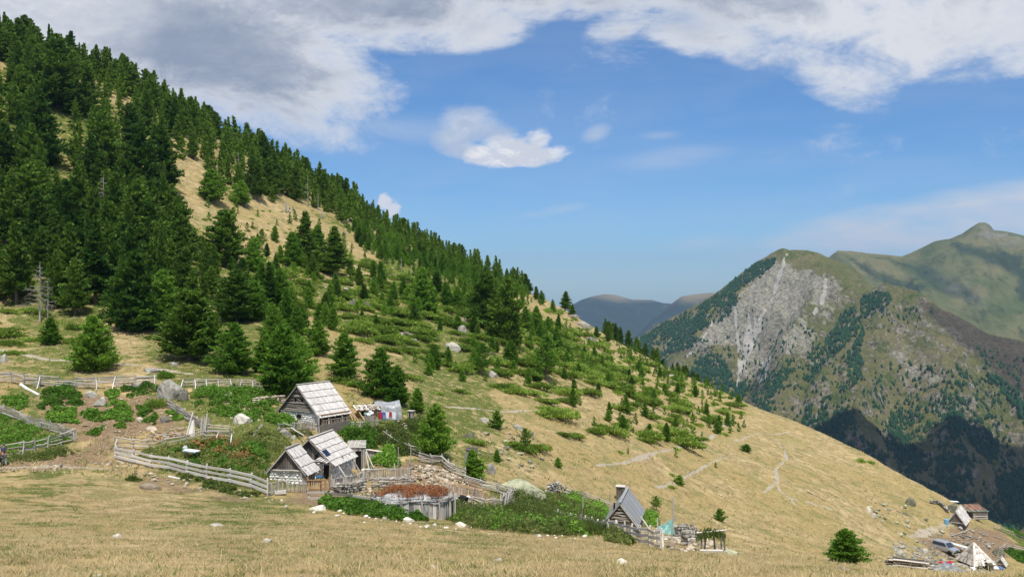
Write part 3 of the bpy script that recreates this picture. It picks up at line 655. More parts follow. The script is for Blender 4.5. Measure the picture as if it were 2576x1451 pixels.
# light versions for trees that show only a few pixels
LOW = {}
LOW['mature'] = [conifer(11, Rm, 40, 420, 1.1, .56, 400 + i, low=.05, fat=.92, gap=.15) for i, Rm in enumerate((2.9, 3.2, 2.6, 3.1))]
LOW['sapling'] = [conifer(2, .72, 18, 130, .34, .20, 420 + i, low=.04, fat=.65) for i in range(3)]
LOW['juniper'] = [(shrub(170, np.random.default_rng(430 + i), 1.6, 1.2, .42, 4, .42, .22, 1.5), None) for i in range(3)]
def inst(V, x, y, z, s, rz, sz=None):
    c_, s_ = math.cos(rz), math.sin(rz); W_ = V * np.array([s, s, sz or s])
    return np.stack([W_[:, 0] * c_ - W_[:, 1] * s_ + x, W_[:, 0] * s_ + W_[:, 1] * c_ + y, W_[:, 2] + z], 1)
def mass(name, items, kind_low, mat, label, cat):
    """many far specimens as one object; items are (x, y, z, scale, rz)"""
    P_ = []
    for i, (x, y, z, s, rz) in enumerate(items):
        src = LOW[kind_low][i % len(LOW[kind_low])]; V, Q, T = src[0]
        P_.append((inst(V, x, y, z, s, rz), Q, np.clip(T * .6 + .4 * random.random(), 0, 1)))
        if src[1] is not None and kind_low == 'mature':
            tv, tq = src[1]
    V, Q, T = join(P_)
    return link(name, mesh_np(name, V, Q, mat, False, {'tone': T}), kind='stuff', label=label, cat=cat)
def tree(kind, p, H_, label, cat='tree', group=None, name='pine_tree', var=None, wid=1.0, rz=None, parts=True):
    i = random.randrange(len(PRO[kind])) if var is None else var
    h0, cm, tm, _, _ = PRO[kind][i]; s = H_ / h0
    rz = random.uniform(0, 6.28) if rz is None else rz
    if tm is None or not parts:
        o = link(name, cm, label=label, cat=cat, group=group); o.location = p; o.rotation_euler = (0, 0, rz); o.scale = (s * wid, s * wid, s); return o
    t = thing(name, p, label, cat, rz, group); t.scale = (s * wid, s * wid, s); t.rotation_euler = (random.gauss(0, .03), random.gauss(0, .03), rz)
    link('crown', cm, parent=t); link('trunk', tm, parent=t)
    return t
def tree_px(kind, px, py, hpx, label, wpx=None, **kw):
    p = ground(px, py); H_ = hpx * p.y / F
    v = kw.pop('var', random.randrange(len(PRO[kind]))); h0 = PRO[kind][v][0]
    wid = 1.0
    if wpx:
        V = PRO[kind][v][3][0]; w0 = np.percentile(np.abs(V[:, :2]), 96) * 2 / h0
        wid = (wpx / hpx) / w0
    p.z -= .1
    return tree(kind, p, H_, label, var=v, wid=wid, **kw)
# ---- trees one can point to
NT_ = [
 ('young', 236, 934, 140, 92, 1, 'bushy young pine standing alone just above the left end of the upper fence'),
 ('young', 131, 866, 68, 40, 0, 'small pine in a juniper mat at the left foot of the wood'),
 ('young', 478, 905, 172, 128, 3, 'dark broad pine on a bare trunk, nearest the big boulder on the fence'),
 ('young', 590, 940, 128, 88, 1, 'squat dense pine just above the fence, left of the hut cluster of pines'),
 ('young', 662, 936, 108, 52, 2, 'slim pine pressed between two broader ones above the upper hut'),
 ('young', 706, 992, 172, 104, 0, 'tallest of the pines close behind the ridge of the upper hut'),
 ('young', 752, 966, 125, 70, 4, 'pine leaning out right of the tallest one behind the upper hut'),
 ('young', 798, 894, 88, 62, 1, 'rounded pine on the dry slope directly above the upper hut roof'),
 ('young', 866, 950, 112, 66, 0, 'pine with a narrow top on the slope above the tarpaulin shelter'),
 ('young', 955, 1000, 124, 80, 1, 'broad dark pine behind the tarpaulin shelter'),
 ('young', 1000, 1018, 100, 52, 2, 'slim pine touching the right side of the broad one behind the shelter'),
 ('young', 1049, 1036, 62, 34, 2, 'little pine on the slope between the shelter and the tall garden pine'),
 ('young', 1096, 1150, 134, 82, 4, 'tall dense pine at the garden fence right of the huts'),
 ('young', 1189, 1204, 76, 46, 2, 'small dark pine growing in front of the hillside outhouse'),
 ('young', 2126, 1418, 92, 84, 4, 'lone bushy pine on the dry meadow at the lower right'),
 ('sapling', 1710, 1220, 26, 24, 0, 'small round pine lowest on the open slope right of the junipers'),
 ('sapling', 1811, 1310, 32, 26, 1, 'small round pine on the dry slope right of the metal roofed hut'),
 ('loose', 1652, 1284, 40, 24, 0, 'thin sapling on a bare stem behind the metal roofed hut'),
 ('sapling', 1877, 1136, 20, 28, 1, 'dark round bush alone on the open slope beside the trail'),
 ('young', 1070, 796, 122, 56, 2, 'tall narrow pine in the middle of the juniper slope'),
 ('mature', 1222, 826, 140, 80, 1, 'left of the two big pines on the ridge shoulder'),
 ('mature', 1272, 866, 165, 84, 3, 'right of the two big pines on the ridge shoulder'),
 ('loose', 1372, 956, 112, 72, 0, 'dark open crowned pine among junipers right of the ridge shoulder'),
 ('young', 1285, 914, 58, 34, 1, 'round pine on the juniper slope below the two ridge pines'),
 ('loose', 1214, 946, 82, 42, 1, 'loose pine on the juniper slope beside a grey rock'),
 ('young', 1094, 928, 62, 34, 0, 'small pine left of the loose one on the juniper slope'),
 ('spruce', 840, 692, 122, 66, 0, 'tiered dark conifer on a tall bare trunk in the upper clearing'),
 ('spruce', 764, 664, 130, 60, 2, 'tiered conifer left of the bare trunked one in the upper clearing'),
 ('young', 736, 672, 88, 46, 1, 'bushy pine at the left foot of the tiered conifers'),
 ('young', 800, 662, 96, 40, 2, 'pale green pine between the tiered conifers'),
 ('young', 636, 682, 84, 46, 0, 'cone shaped green pine at the lower edge of the upper clearing'),
 ('young', 566, 668, 138, 86, 3, 'dark rounded pine at the left edge of the upper clearing'),
 ('mature', 336, 832, 200, 108, 1, 'big dark pine at the lower edge of the wood over the dry pasture'),
 ('young', 345, 828, 120, 100, 4, 'wide low pine at the lower edge of the wood over the dry pasture'),
 ('young', 595, 812, 130, 86, 3, 'pine with a visible stem at the wood edge above the squat pines'),
 ('young', 640, 806, 100, 60, 1, 'dense pine beside the visibly stemmed one at the wood edge'),
 ('young', 410, 830, 150, 80, 0, 'pine at the wood edge between the wide low pine and the dark broad pine'),
 ('mature', 340, 640, 190, 100, 0, 'tiered dark pine rising in the middle of the left wood'),
 ('mature', 350, 510, 200, 96, 1, 'dark pine beside the sandy clearing in the middle of the left wood'),
 ('mature', 415, 478, 160, 70, 2, 'narrow pine at the right edge of the sandy clearing'),
 ('mature', 100, 420, 200, 90, 0, 'tall pine at the left edge of the uppermost grassy gap'),
 ('mature', 145, 270, 180, 110, 3, 'tallest crown at the top of the left wood above the grassy gap'),
 ('mature', 262, 430, 150, 80, 1, 'pine left of the sandy clearing with a pointed top'),
 ('young', 530, 505, 78, 60, 0, 'bright green pine at the top edge of the upper clearing'),
 ('young', 605, 515, 62, 44, 1, 'bright green pine just right of the one topping the clearing'),
 ('spruce', 1421, 784, 52, 26, 1, 'lone conifer standing on the skyline at the rocky end of the ridge'),
 ('spruce', 1440, 796, 32, 16, 0, 'shorter conifer close right of the lone one on the skyline'),
 ('spruce', 1326, 736, 44, 22, 2, 'last pointed conifer of the forest where it ends on the skyline'),
 ('loose', 1323, 1136, 60, 30, 2, 'spindly pine beside the flat grey rocks on the dry slope'),
 ('sapling', 1250, 1078, 46, 34, 1, 'rounded pine above the juniper mats on the dry slope'),
 ('young', 1403, 1174, 26, 18, 1, 'small upright pine on the dry slope above the stone wall'),
 ('young', 1250, 1160, 32, 16, 2, 'little pine behind the round boulder by the outhouse'),
]
taken = []
for k, a, b, h_, w_, v, lab in NT_:
    t = tree_px(k, a, b, h_, lab, w_, var=min(v, len(PRO[k]) - 1)); taken.append((t.location.x, t.location.y, 2.2 if h_ > 60 else 1.0))
# ---- woods scattered over the slopes
cand_n = 0
def zone_scatter(poly, spacing, seed, ylim=(92, 345), over=0.0, prob=None):
    """poisson-like points on the ground whose pixel lies inside the polygon"""
    r_ = np.random.default_rng(seed); xs = [p[0] for p in poly]; ys = [p[1] for p in poly]
    pts = []; ymin, ymax = ylim
    n_ = int((ymax - ymin) * 330 / (spacing ** 2) * 2.2)
    Y_ = r_.uniform(ymin, ymax, n_); u = (np.array([min(xs), max(xs)]) - CX) / F
    X_ = r_.uniform(u[0] * ymax, max(u[1] * ymax, u[1] * ymin) , n_)
    PX = CX + F * X_ / Y_; Z_ = H(X_, Y_); PY = CY - F * Z_ / Y_
    rd = np.interp(PX, _pk, [COLS[p][7][0] for p in _pk])
    ok = in_poly(PX, PY, poly) & (Y_ < rd + over)
    if prob is not None: ok &= r_.uniform(0, 1, n_) < prob(PX, PY, X_, Y_)
    grid = {}
    for x, y, z, px, py in zip(X_[ok], Y_[ok], Z_[ok], PX[ok], PY[ok]):
        k = (int(x // spacing), int(y // spacing)); bad = False
        for i in (-1, 0, 1):
            for j in (-1, 0, 1):
                for q in grid.get((k[0] + i, k[1] + j), ()):
                    if (q[0] - x) ** 2 + (q[1] - y) ** 2 < spacing ** 2: bad = True
        if bad: continue
        if any((tx - x) ** 2 + (ty - y) ** 2 < tr ** 2 for tx, ty, tr in taken): continue
        grid.setdefault(k, []).append((x, y)); pts.append((x, y, z, px, py))
    return pts
CLEAR = [[(415, 395), (505, 420), (575, 500), (540, 620), (470, 610), (420, 560), (410, 470)], [(112, 245), (175, 270), (190, 520), (110, 520), (95, 400)], [(262, 395), (318, 400), (310, 580), (268, 560)],
         [(700, 500), (760, 512), (860, 560), (850, 600), (700, 560)], [(1040, 650), (1090, 660), (1170, 720), (1120, 730), (1050, 690)], [(380, 490), (440, 500), (440, 560), (400, 560)]]
def not_clear(PX, PY, X_, Y_):
    m_ = np.ones(len(PX))
    for c_ in CLEAR: m_[in_poly(PX, PY, c_)] = 0
    return m_
Z1 = [(-260, -200), (0, 90), (300, 200), (600, 340), (900, 520), (1150, 640), (1335, 728), (1300, 735), (1215, 700), (1130, 668), (1050, 640), (960, 592), (900, 566), (840, 566), (760, 520), (640, 508), (560, 500), (520, 440), (430, 395), (430, 520), (300, 500), (-260, 400)]
Z2 = [(-260, 760), (-260, 380), (100, 420), (300, 480), (400, 560), (440, 610), (520, 660), (560, 700), (690, 770), (700, 800), (600, 806), (500, 800), (330, 806), (180, 800), (60, 775)]
pts1 = zone_scatter(Z1, 3.3, 1, (140, 340), 6, not_clear)
pts2 = zone_scatter(Z2, 3.9, 2, (100, 230), 0, not_clear)
# ridge fringe: the skyline trees
sk = []
r_ = np.random.default_rng(5)
for q in np.arange(-120, 1335, 6.5):
    q2 = q + r_.normal(0, 3); d_ = float(np.interp(q2, _pk, [COLS[p][7][0] for p in _pk])) + r_.uniform(-2, 7); x_ = (q2 - CX) / F * d_
    sk.append((x_, d_, gz(x_, d_), q2, float(np.interp(q2, RIDGE[:, 0], RIDGE[:, 1]))))
items = []
for (x, y, z, px, py) in pts1: items.append((x, y, z, random.uniform(4.5, 10.8) * (.8 if px > 900 else 1), px, 'slope'))
for (x, y, z, px, py) in pts2: items.append((x, y, z, (random.uniform(6.5, 12.5) if px < 470 else random.uniform(4.0, 7.2)), px, 'wood'))
for (x, y, z, px, py) in sk: items.append((x, y, z, random.uniform(5.0, 10.8) * (.82 if px > 900 else 1) * (.8 if px > 1200 else 1), px, 'skyline'))
items.sort(key=lambda i: -(i[3] / i[1]) * (1.9 if i[5] == 'skyline' else 3 if i[5] == 'wood' and i[1] < 150 else 1))
LABF = {'slope': ('green conifer packed among others on the upper forest slope', 'conifers packed on the upper forest slope'),
        'wood': ('tall dark pine packed among others in the lower left wood', 'pines packed in the lower left wood'),
        'skyline': ('pointed conifer standing on the forest skyline against the clouds', 'conifers along the forest skyline')}
rest = []
cnt = 0
for (x, y, z, h_, px, zn) in items:
    if cnt < 298 and -60 < px:
        k = random.choices(['mature', 'spruce'], [.8, .2] if zn != 'skyline' else [.6, .4])[0]
        sz_ = 'short' if h_ < 6.8 else ('tall' if h_ > 9.2 else 'middling'); wd_ = random.uniform(.72, 1.32)
        sh_ = 'broad' if wd_ > 1.07 else ('narrow' if wd_ < .92 else 'even')
        pl_ = {'slope': ('on the upper left slope' if px < 260 else 'on the slope above the grassy clearing' if px < 620 else 'on the slope below the skyline' if px < 900 else 'near the thin right end of the forest'),
               'wood': ('by the left edge of the lower wood' if px < 140 else 'in the heart of the lower wood' if px < 360 else 'towards the right edge of the lower wood'),
               'skyline': ('on the high left skyline' if px < 450 else 'on the middle forest skyline' if px < 900 else 'on the low right skyline')}[zn]
        lb_ = '%s %s dark green conifer %s' % (sz_, sh_, pl_)
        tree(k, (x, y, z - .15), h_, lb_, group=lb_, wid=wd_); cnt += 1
    else: rest.append((x, y, z - .15, h_ / 11, random.uniform(0, 6.28)))
mass('forest', rest, 'mature', M_PINE, 'remaining dark conifers filling the wooded slope up to the skyline', 'forest')
print('forest', len(items), len(rest))
# young pines of the hillside
Z3 = [(560, 640), (700, 600), (800, 640), (900, 590), (960, 600), (1060, 650), (1130, 680), (1210, 705), (1330, 745), (1400, 780), (1380, 850), (1300, 900), (1180, 880), (1000, 850), (850, 850), (740, 800), (640, 790)]
Z3b = [(480, 520), (620, 520), (740, 530), (860, 590), (900, 640), (720, 690), (620, 600), (520, 560)]
Z3c = [(1300, 880), (1400, 800), (1520, 870), (1650, 940), (1850, 1010), (1900, 1080), (1700, 1120), (1500, 1080), (1380, 980), (1100, 960), (1000, 900)]
Z3d = [(860, 570), (960, 590), (1060, 640), (1240, 700), (1330, 740), (1250, 760), (1100, 700), (950, 650)]
Z3e = [(1500, 835), (1700, 940), (1850, 1003), (1800, 1010), (1650, 960), (1490, 880)]
young = []
def dens(v): return lambda PX, PY, X_, Y_: np.clip(v + .8 * fbm(X_ / 11, Y_ / 11, 71, 2), 0, 1)
for zz_, sp_, hr, sd, v in ((Z3, 3.5, (1.4, 4.6), 21, .28), (Z3b, 4.2, (1.0, 2.6), 22, .5), (Z3c, 3.6, (1.1, 3.1), 23, .5), (Z3d, 2.2, (2.0, 4.2), 24, .9), (Z3e, 2.8, (1.0, 2.6), 25, .6)):
    for (x, y, z, px, py) in zone_scatter(zz_, sp_, sd, (95, 340), 0, dens(v)): young.append((x, y, z, random.uniform(*hr) * random.choice((1, 1, .7)), px, sd))
for (a, b, hh) in [(700, 770, 95), (730, 800, 80), (760, 840, 72), (680, 730, 70), (660, 720, 60), (820, 820, 60), (905, 720, 52), (940, 700, 45), (960, 710, 50), (990, 640, 44), (1000, 655, 40), (1120, 770, 60), (1150, 780, 60),
    (940, 745, 40), (880, 690, 40), (915, 765, 50), (1100, 740, 55), (1180, 790, 60), (1350, 840, 70), (1320, 830, 60), (1400, 880, 60), (1405, 830, 40), (720, 830, 105), (745, 850, 80), (690, 850, 90), (560, 790, 85), (785, 700, 60),
    (1500, 850, 30), (1560, 830, 0), (1530, 860, 40), (1600, 890, 25), (1650, 905, 30), (1780, 970, 22), (1470, 900, 30), (1600, 1020, 24), (1560, 1060, 26), (1690, 1085, 22), (1700, 1150, 18), (1800, 1175, 14), (1580, 1140, 16), (1720, 1075, 20), (1740, 1090, 18), (1640, 1240, 0)]:
    if hh:
        p = ground(a, b); young.append((p.x, p.y, p.z, hh * p.y / F, a, 99))
young.sort(key=lambda i: -i[3] / i[1]); rest = []
LY = {21: ('young green pine among junipers on the slope between wood and ridge shoulder', 'young pines between the wood and the ridge shoulder'), 22: ('tiny bright pine on the dry grass of the upper clearing', 'tiny pines of the upper clearing'),
      23: ('small pine dotted among juniper mats on the right hand slope', 'small pines dotted on the right slope'), 24: ('young pine in the thicket just below the dark skyline trees', 'young pines in the thicket under the skyline'),
      25: ('small pine on the stony crest where the ridge runs down to the right', 'small pines along the stony crest'), 99: ('sturdy young pine taller than the saplings round it on the hillside', 'sturdier young pines on the hillside')}
for i, (x, y, z, h_, px, sd) in enumerate(young):
    if i < 298:
        k = 'young' if h_ > 2.6 else random.choice(('sapling', 'sapling', 'young'))
        if sd == 21 and random.random() < .12: k = 'loose'
        ad_ = 'knee high' if h_ < 1.5 else 'waist high' if h_ < 2.3 else 'man high' if h_ < 3.2 else 'taller'
        wh_ = ('far left' if px < 600 else 'left of the tiered conifers' if px < 740 else 'below the tiered conifers' if px < 900 else 'left of the ridge shoulder' if px < 1100 else 'under the ridge shoulder' if px < 1300 else 'right of the two ridge pines' if px < 1480 else 'below the jutting ridge rocks' if px < 1640 else 'far out on the right slope')
        lb_ = ad_ + ' ' + LY[sd][0].split(' on the ')[0].replace('taller than the saplings round it', '').replace('growing ', '').replace(' between wood and ridge shoulder', '').replace(' just below the dark skyline trees', ' under the skyline').replace(' where the ridge runs down to the right', '').strip() + ', ' + wh_
        tree(k, (x, y, z - .08), h_, lb_, group=lb_, name='young_pine', wid=random.uniform(.9, 1.3), parts=h_ / y > .022)
    else: rest.append((x, y, z - .08, h_ / 2, random.uniform(0, 6.28)))
print('young', len(young), len(rest))
if rest: mass('young_pines', rest, 'sapling', M_YOUNG, 'remaining tiny pine seedlings sprinkled over the hillside', 'saplings')
# trees whose tops show over the crest
r_ = np.random.default_rng(66)
for i in range(46):
    px = float(r_.uniform(1500, 1800)) if i > 8 else float(r_.uniform(1690, 1800)); hp = float(np.interp(px, [1500, 1540, 1600, 1660, 1720, 1800], [30, 44, 36, 34, 26, 14])) * r_.uniform(.5, 1.15)
    rd_ = float(np.interp(px, _pk, [COLS[p][7][0] for p in _pk])); d_ = rd_ + r_.uniform(5, 18); x = (px - CX) / F * d_; z = gz(x, d_)
    top = (CY - (float(np.interp(px, RIDGE[:, 0], RIDGE[:, 1])) - hp)) / F * d_; lb_ = ('tall' if hp > 32 else 'low') + ' conifer rising from behind the stony crest, ' + ('near the jutting rocks' if px < 1600 else 'farther down the crest')
    tree('spruce' if r_.uniform() < .5 else 'mature', (x, d_, z - .2), max(2.5, top - z), lb_, group=lb_, wid=r_.uniform(.9, 1.2))
# juniper mats
ZJ = [([(880, 830), (1000, 790), (1150, 760), (1330, 800), (1450, 870), (1560, 930), (1500, 960), (1350, 950), (1150, 940), (1000, 890), (900, 870)], 2.7, 31, .38, (.9, 2.2)),
      ([(1300, 790), (1400, 775), (1500, 840), (1640, 920), (1850, 1005), (1860, 1040), (1700, 1040), (1560, 1000), (1400, 900)], 3.7, 32, .45, (1.0, 2.2)),
      ([(1230, 970), (1560, 960), (1750, 1030), (1850, 1090), (1700, 1120), (1500, 1090), (1300, 1020)], 5.0, 33, .45, (1.2, 2.4)),
      ([(640, 700), (860, 640), (1000, 680), (1150, 740), (1150, 790), (900, 830), (780, 810), (690, 780)], 2.3, 34, .62, (.8, 1.8)),
      ([(480, 520), (700, 520), (850, 590), (850, 640), (680, 690), (600, 640)], 3.2, 35, .3, (.4, .9)),
      ([(-50, 790), (60, 780), (330, 815), (660, 810), (760, 830), (640, 836), (300, 834), (-50, 836)], 3.2, 36, .5, (.8, 1.4))]
jun = []
for zz_, sp_, sd, v, sr in ZJ:
    for (x, y, z, px, py) in zone_scatter(zz_, sp_, sd, (95, 330), 0, dens(v)): jun.append((x, y, z, random.uniform(*sr), sd))
for a, b, s_ in [(1290, 990, 1.2), (1330, 990, 1.4), (1360, 1010, 1.4), (1380, 1035, 1.3), (1435, 1100, 1.1), (1415, 1095, 1.1), (1310, 1135, 1.6), (1290, 1120, 1.4), (1345, 1130, 1.2), (1640, 1100, 1.6), (1620, 1110, 1.2), (1660, 1103, 1.0),
    (1700, 1130, 1.0), (1760, 1035, 1.6), (1740, 1050, 1.2), (1520, 1080, 1.5), (1560, 1075, 1.5), (1490, 1090, 1.2), (1690, 1195, .8), (1685, 1225, .8), (1750, 1105, 1.0), (1620, 1030, 1.2), (1880, 960, 0), (870, 968, 1.0), (850, 960, 1.1), (890, 972, .9),
    (1150, 985, 1.0), (1180, 990, .8), (1560, 1138, .8), (1700, 1060, .8), (20, 868, 1.5), (0, 850, 1.6), (30, 892, 1.2), (90, 858, 1.0), (190, 862, 1.3), (205, 932, 1.1), (2165, 1160, 1.4), (2190, 1165, 1.2), (1440, 1045, .6), (1830, 1000, 1.0), (1815, 1000, 1.0), (1190, 1115, 1.0), (1020, 950, 1.4), (1100, 990, .8)]:
    if s_:
        p = ground(a, b); jun.append((p.x, p.y, p.z, s_, 37 if a > 100 else 36))
jun.sort(key=lambda i: -i[3] / i[1]); rest = []
LJ = {31: 'green juniper mat in the thick hillside tangle', 32: 'low juniper mat along the crest of the right slope', 33: 'juniper mat spread on the middle of the right slope', 34: 'low juniper between young pines',
      35: 'small juniper tuft on the upper clearing', 36: 'low juniper at the foot of the left wood', 37: 'separate juniper patch ringed by dry grass'}
def jl(sd, s_, x, y, z):
    px, py = proj(x, y, z); c_ = 'wide' if s_ > 1.6 else 'small' if s_ < 1.1 else 'middling'
    w_ = ('above the light path scar' if py < 830 else 'beside the light path scar' if py < 880 else 'below the long slab') if px < 1150 else ('close under the two ridge pines' if py < 900 else 'on the lower edge of the tangle') if px < 1350 else 'towards the ridge rocks' if px < 1520 else 'out on the right'
    return c_ + ' ' + LJ[sd].replace('juniper mat spread on the middle', 'juniper mat').replace(' patch ringed by', ' in').replace(' at the foot of the left wood', ' by the left wood') + ', ' + w_
for i, (x, y, z, s_, sd) in enumerate(jun):
    if i < 298:
        v = random.randrange(5); o = link('juniper_bush', PRO['juniper'][v][1], label=jl(sd, s_, x, y, z), cat='shrub', group=jl(sd, s_, x, y, z))
        o.location = (x, y, z - .08); o.rotation_euler = (random.uniform(-.1, .1) - .35, 0, random.uniform(-.5, .5)); o.scale = (s_ * random.uniform(.9, 1.5), s_, s_ * random.uniform(.8, 1.5))
    else: rest.append((x, y, z - .1, s_, random.uniform(0, 6.28)))
print('TRIS', sum(len(o.data.polygons) * (2 if len(o.data.polygons) and o.data.polygons[0].loop_total == 4 else 1) for o in S.objects if o.type == 'MESH' and o.get('kind')))
print('juniper', len(jun), len(rest))
if rest: mass('junipers', rest, 'juniper', M_JUN, 'remaining low juniper scrub speckled over the hillside', 'scrub')
# ---- far forest on the mountain
FZ = [([(1960, 640), (1900, 700), (1850, 745), (1880, 760), (1760, 830), (1740, 850), (1790, 860), (1700, 890), (1650, 930), (1500, 950), (1400, 1000), (1400, 940), (1580, 862), (1700, 790), (1800, 733), (1900, 656)], 2.6, 9),
      ([(1720, 925), (1780, 880), (1830, 900), (1850, 960), (1900, 960), (1860, 1010), (1960, 1090), (1850, 1050), (1700, 950)], 1.1, 12),
      ([(2225, 735), (2170, 745), (2110, 790), (2080, 850), (2040, 880), (2020, 950), (2040, 990), (2060, 930), (2120, 880), (2170, 800), (2240, 760)], 1.2, 10),
      ([(2180, 800), (2150, 860), (2130, 900), (2130, 970), (2080, 1000), (2040, 1000), (2010, 1080), (2160, 1150), (2150, 1040), (2110, 1010), (2160, 960), (2165, 870)], 1.2, 11),
      ([(1980, 920), (2010, 920), (1940, 1000), (1920, 1060), (1890, 1020), (1930, 980)], 1.0, 10), ([(1910, 920), (1945, 930), (1930, 1080), (1880, 1080), (1895, 980)], .9, 10),
      ([(2250, 1030), (2300, 1035), (2290, 1120), (2330, 1150), (2280, 1220), (2210, 1160), (2230, 1080)], 1.2, 11), ([(2370, 985), (2420, 1010), (2430, 1080), (2400, 1120), (2370, 1060), (2340, 1030)], 1.2, 11),
      ([(2440, 1040), (2500, 1090), (2530, 1150), (2480, 1150), (2430, 1090)], 1.0, 11), ([(2370, 1150), (2460, 1160), (2450, 1240), (2400, 1240), (2350, 1200)], 1.1, 11), ([(2500, 1200), (2576, 1180), (2640, 1330), (2560, 1330)], 1.0, 11),
      ([(2480, 930), (2530, 960), (2576, 990), (2700, 1060), (2700, 1120), (2576, 1080), (2540, 1010)], 1.0, 10), ([(2400, 920), (2430, 930), (2430, 950), (2400, 950)], 1.6, 10), ([(2180, 760), (2350, 790), (2300, 840), (2200, 830)], .10, 8),
      ([(1700, 900), (1900, 780), (2100, 860), (2200, 1000), (2150, 1100), (1900, 1050), (1850, 900)], .12, 8), ([(2200, 900), (2500, 950), (2576, 1250), (2450, 1300), (2250, 1200), (2180, 1000)], .16, 9), ([(2200, 1180), (2576, 1300), (2576, 1360), (2420, 1270)], .6, 10),
      ([(2060, 1000), (2140, 1060), (2260, 1180), (2230, 1180), (2100, 1110), (1960, 1060)], .8, 10), ([(2440, 860), (2576, 900), (2576, 980), (2480, 920)], .1, 8)]
nA = 48000; r_ = np.random.default_rng(77)
ii = r_.integers(16, VA.shape[0] - 1, nA * 4); jj = r_.integers(0, VA.shape[1] - 1, nA * 4); f1 = r_.uniform(0, 1, nA * 4)[:, None]; f2 = r_.uniform(0, 1, nA * 4)[:, None]
PP = VA[ii, jj] * (1 - f1) * (1 - f2) + VA[ii + 1, jj] * f1 * (1 - f2) + VA[ii, jj + 1] * (1 - f1) * f2 + VA[ii + 1, jj + 1] * f1 * f2
qx = CX + F * PP[:, 0] / PP[:, 1]; qy = CY - F * PP[:, 2] / PP[:, 1]
qx2 = qx + 16 * fbm(PP[:, 0] / 50, PP[:, 2] / 40, 61, 3); qy2 = qy + 16 * fbm(PP[:, 0] / 50, PP[:, 2] / 40, 67, 3)
pr = np.zeros(len(PP)); hh = np.full(len(PP), 9.0)
for poly, pv, h_ in FZ:
    m_ = in_poly(qx2, qy2, poly); pr[m_] = np.maximum(pr[m_], min(pv, 1.0) * .62 + max(pv - 1.3, 0) * .3); hh[m_] = h_
pr *= np.clip(.95 + 1.5 * fbm(PP[:, 0] / 34, PP[:, 1] / 34, 63, 3), .02, 1.2)
sel = (r_.uniform(0, 1, len(PP)) < pr) & (qy < 1420) & (qx < 2750)
PP = PP[sel]; hh = hh[sel]; print('far trees', len(PP))
k = 5; th = np.arange(k) * 2 * math.pi / k
def cone_tree(jit):
    r_ = np.random.default_rng(jit); V = [(0, 0, 1)]; Fc = []
    for (z, rr) in ((.62, .15), (.30, .235), (.04, .25)):
        for t_ in th: V.append((math.cos(t_ + z * 3) * rr * r_.uniform(.75, 1.2), math.sin(t_ + z * 3) * rr * r_.uniform(.75, 1.2), z * r_.uniform(.85, 1.15)))
    for j in range(k): Fc.append((0, 1 + j, 1 + (j + 1) % k))
    for l in (0, 1):
        for j in range(k):
            a, b = 1 + l * k + j, 1 + l * k + (j + 1) % k; Fc.append((a, a + k, b + k)); Fc.append((a, b + k, b))
    return np.array(V), np.array(Fc)
CT = [cone_tree(i) for i in range(6)]; Vs = []; Fs = []; Ts = []; o = 0
for i, (p, h_) in enumerate(zip(PP, hh)):
    V, Fc = CT[i % 6]; s_ = h_ * random.uniform(.5, 1.15)
    Vs.append(inst(V, p[0], p[1], p[2] - .8, s_ * random.uniform(.95, 1.5), random.uniform(0, 6), s_)); Fs.append(Fc + o); o += len(V); Ts.append(np.full(len(V), random.random()))
M_FAR = foliage_mat('far_forest_needles', (.006, .028, .014), (.028, .075, .026), .1)
link('far_forest', mesh_np('far_forest', np.concatenate(Vs), np.concatenate(Fs), M_FAR, False, {'tone': np.concatenate(Ts)}), kind='stuff', label='dark conifer forest in bands and clumps on the far rocky mountain', cat='forest')
# ---------------------------------------------------------------- village kit
W_GREY = mat_wood('weathered_grey_wood', (.17, .152, .132), (.52, .48, .43), 3, (1, 1, 1))
W_ROOF = mat_wood('silvered_roof_boards', (.31, .29, .265), (.70, .665, .63), 3, rnd=.2)
W_DARK = mat_wood('old_dark_boards', (.055, .047, .040), (.20, .178, .155), 4)
W_LOG = mat_wood('split_grey_logs', (.10, .085, .065), (.33, .295, .25), 4)
W_PALE = mat_wood('fresh_pale_timber', (.40, .25, .13), (.66, .48, .29), 3)
W_WHITE = mat_wood('sun_bleached_planks', (.42, .38, .34), (.74, .70, .65), 3)
W_BROWN = mat_wood('brown_porch_wood', (.14, .075, .035), (.40, .26, .14), 3)
def mat_plain(name, col, rough=.8, metal=0.0, var=.0, sc_=2.0, col2=None):
    m, n = new_mat(name); c = col
    if var: 
        nz_ = n.noise(n.node('ShaderNodeNewGeometry').outputs['Position'], sc_, 5, .65)
        oi = n.node('ShaderNodeObjectInfo').outputs['Random']
        t = n.ss(n.m('ADD', nz_, n.m('MULTIPLY', n.m('SUBTRACT', oi, .5), .35)), .3, .7)
        c = n.mix(t, tuple(v * (1 - var) for v in col), col2 or tuple(min(1, v * (1 + var * .6)) for v in col))
    bs = n.node('ShaderNodeBsdfPrincipled', {'Base Color': c, 'Roughness': rough, 'Metallic': metal}); bs.inputs['Specular IOR Level'].default_value = .3
    n.node('ShaderNodeOutputMaterial', {'Surface': bs.outputs[0]})
    return m
M_VOID = mat_plain('dark_interior', (.008, .007, .006), .9)
M_STONE = mat_plain('pale_fieldstone', (.38, .31, .22), .92, 0, .45, 3.2, (.54, .46, .35))
M_WSTONE = mat_plain('limewashed_stone', (.76, .74, .70), .9, 0, .3, 4.0, (.90, .88, .84))
M_RIDGE = mat_plain('ridge_rock', (.17, .15, .12), .95, 0, .5, 1.4, (.34, .31, .25))
M_CREAM = mat_plain('cream_fieldstone', (.50, .46, .38), .9, 0, .3, 4.0, (.72, .67, .58))
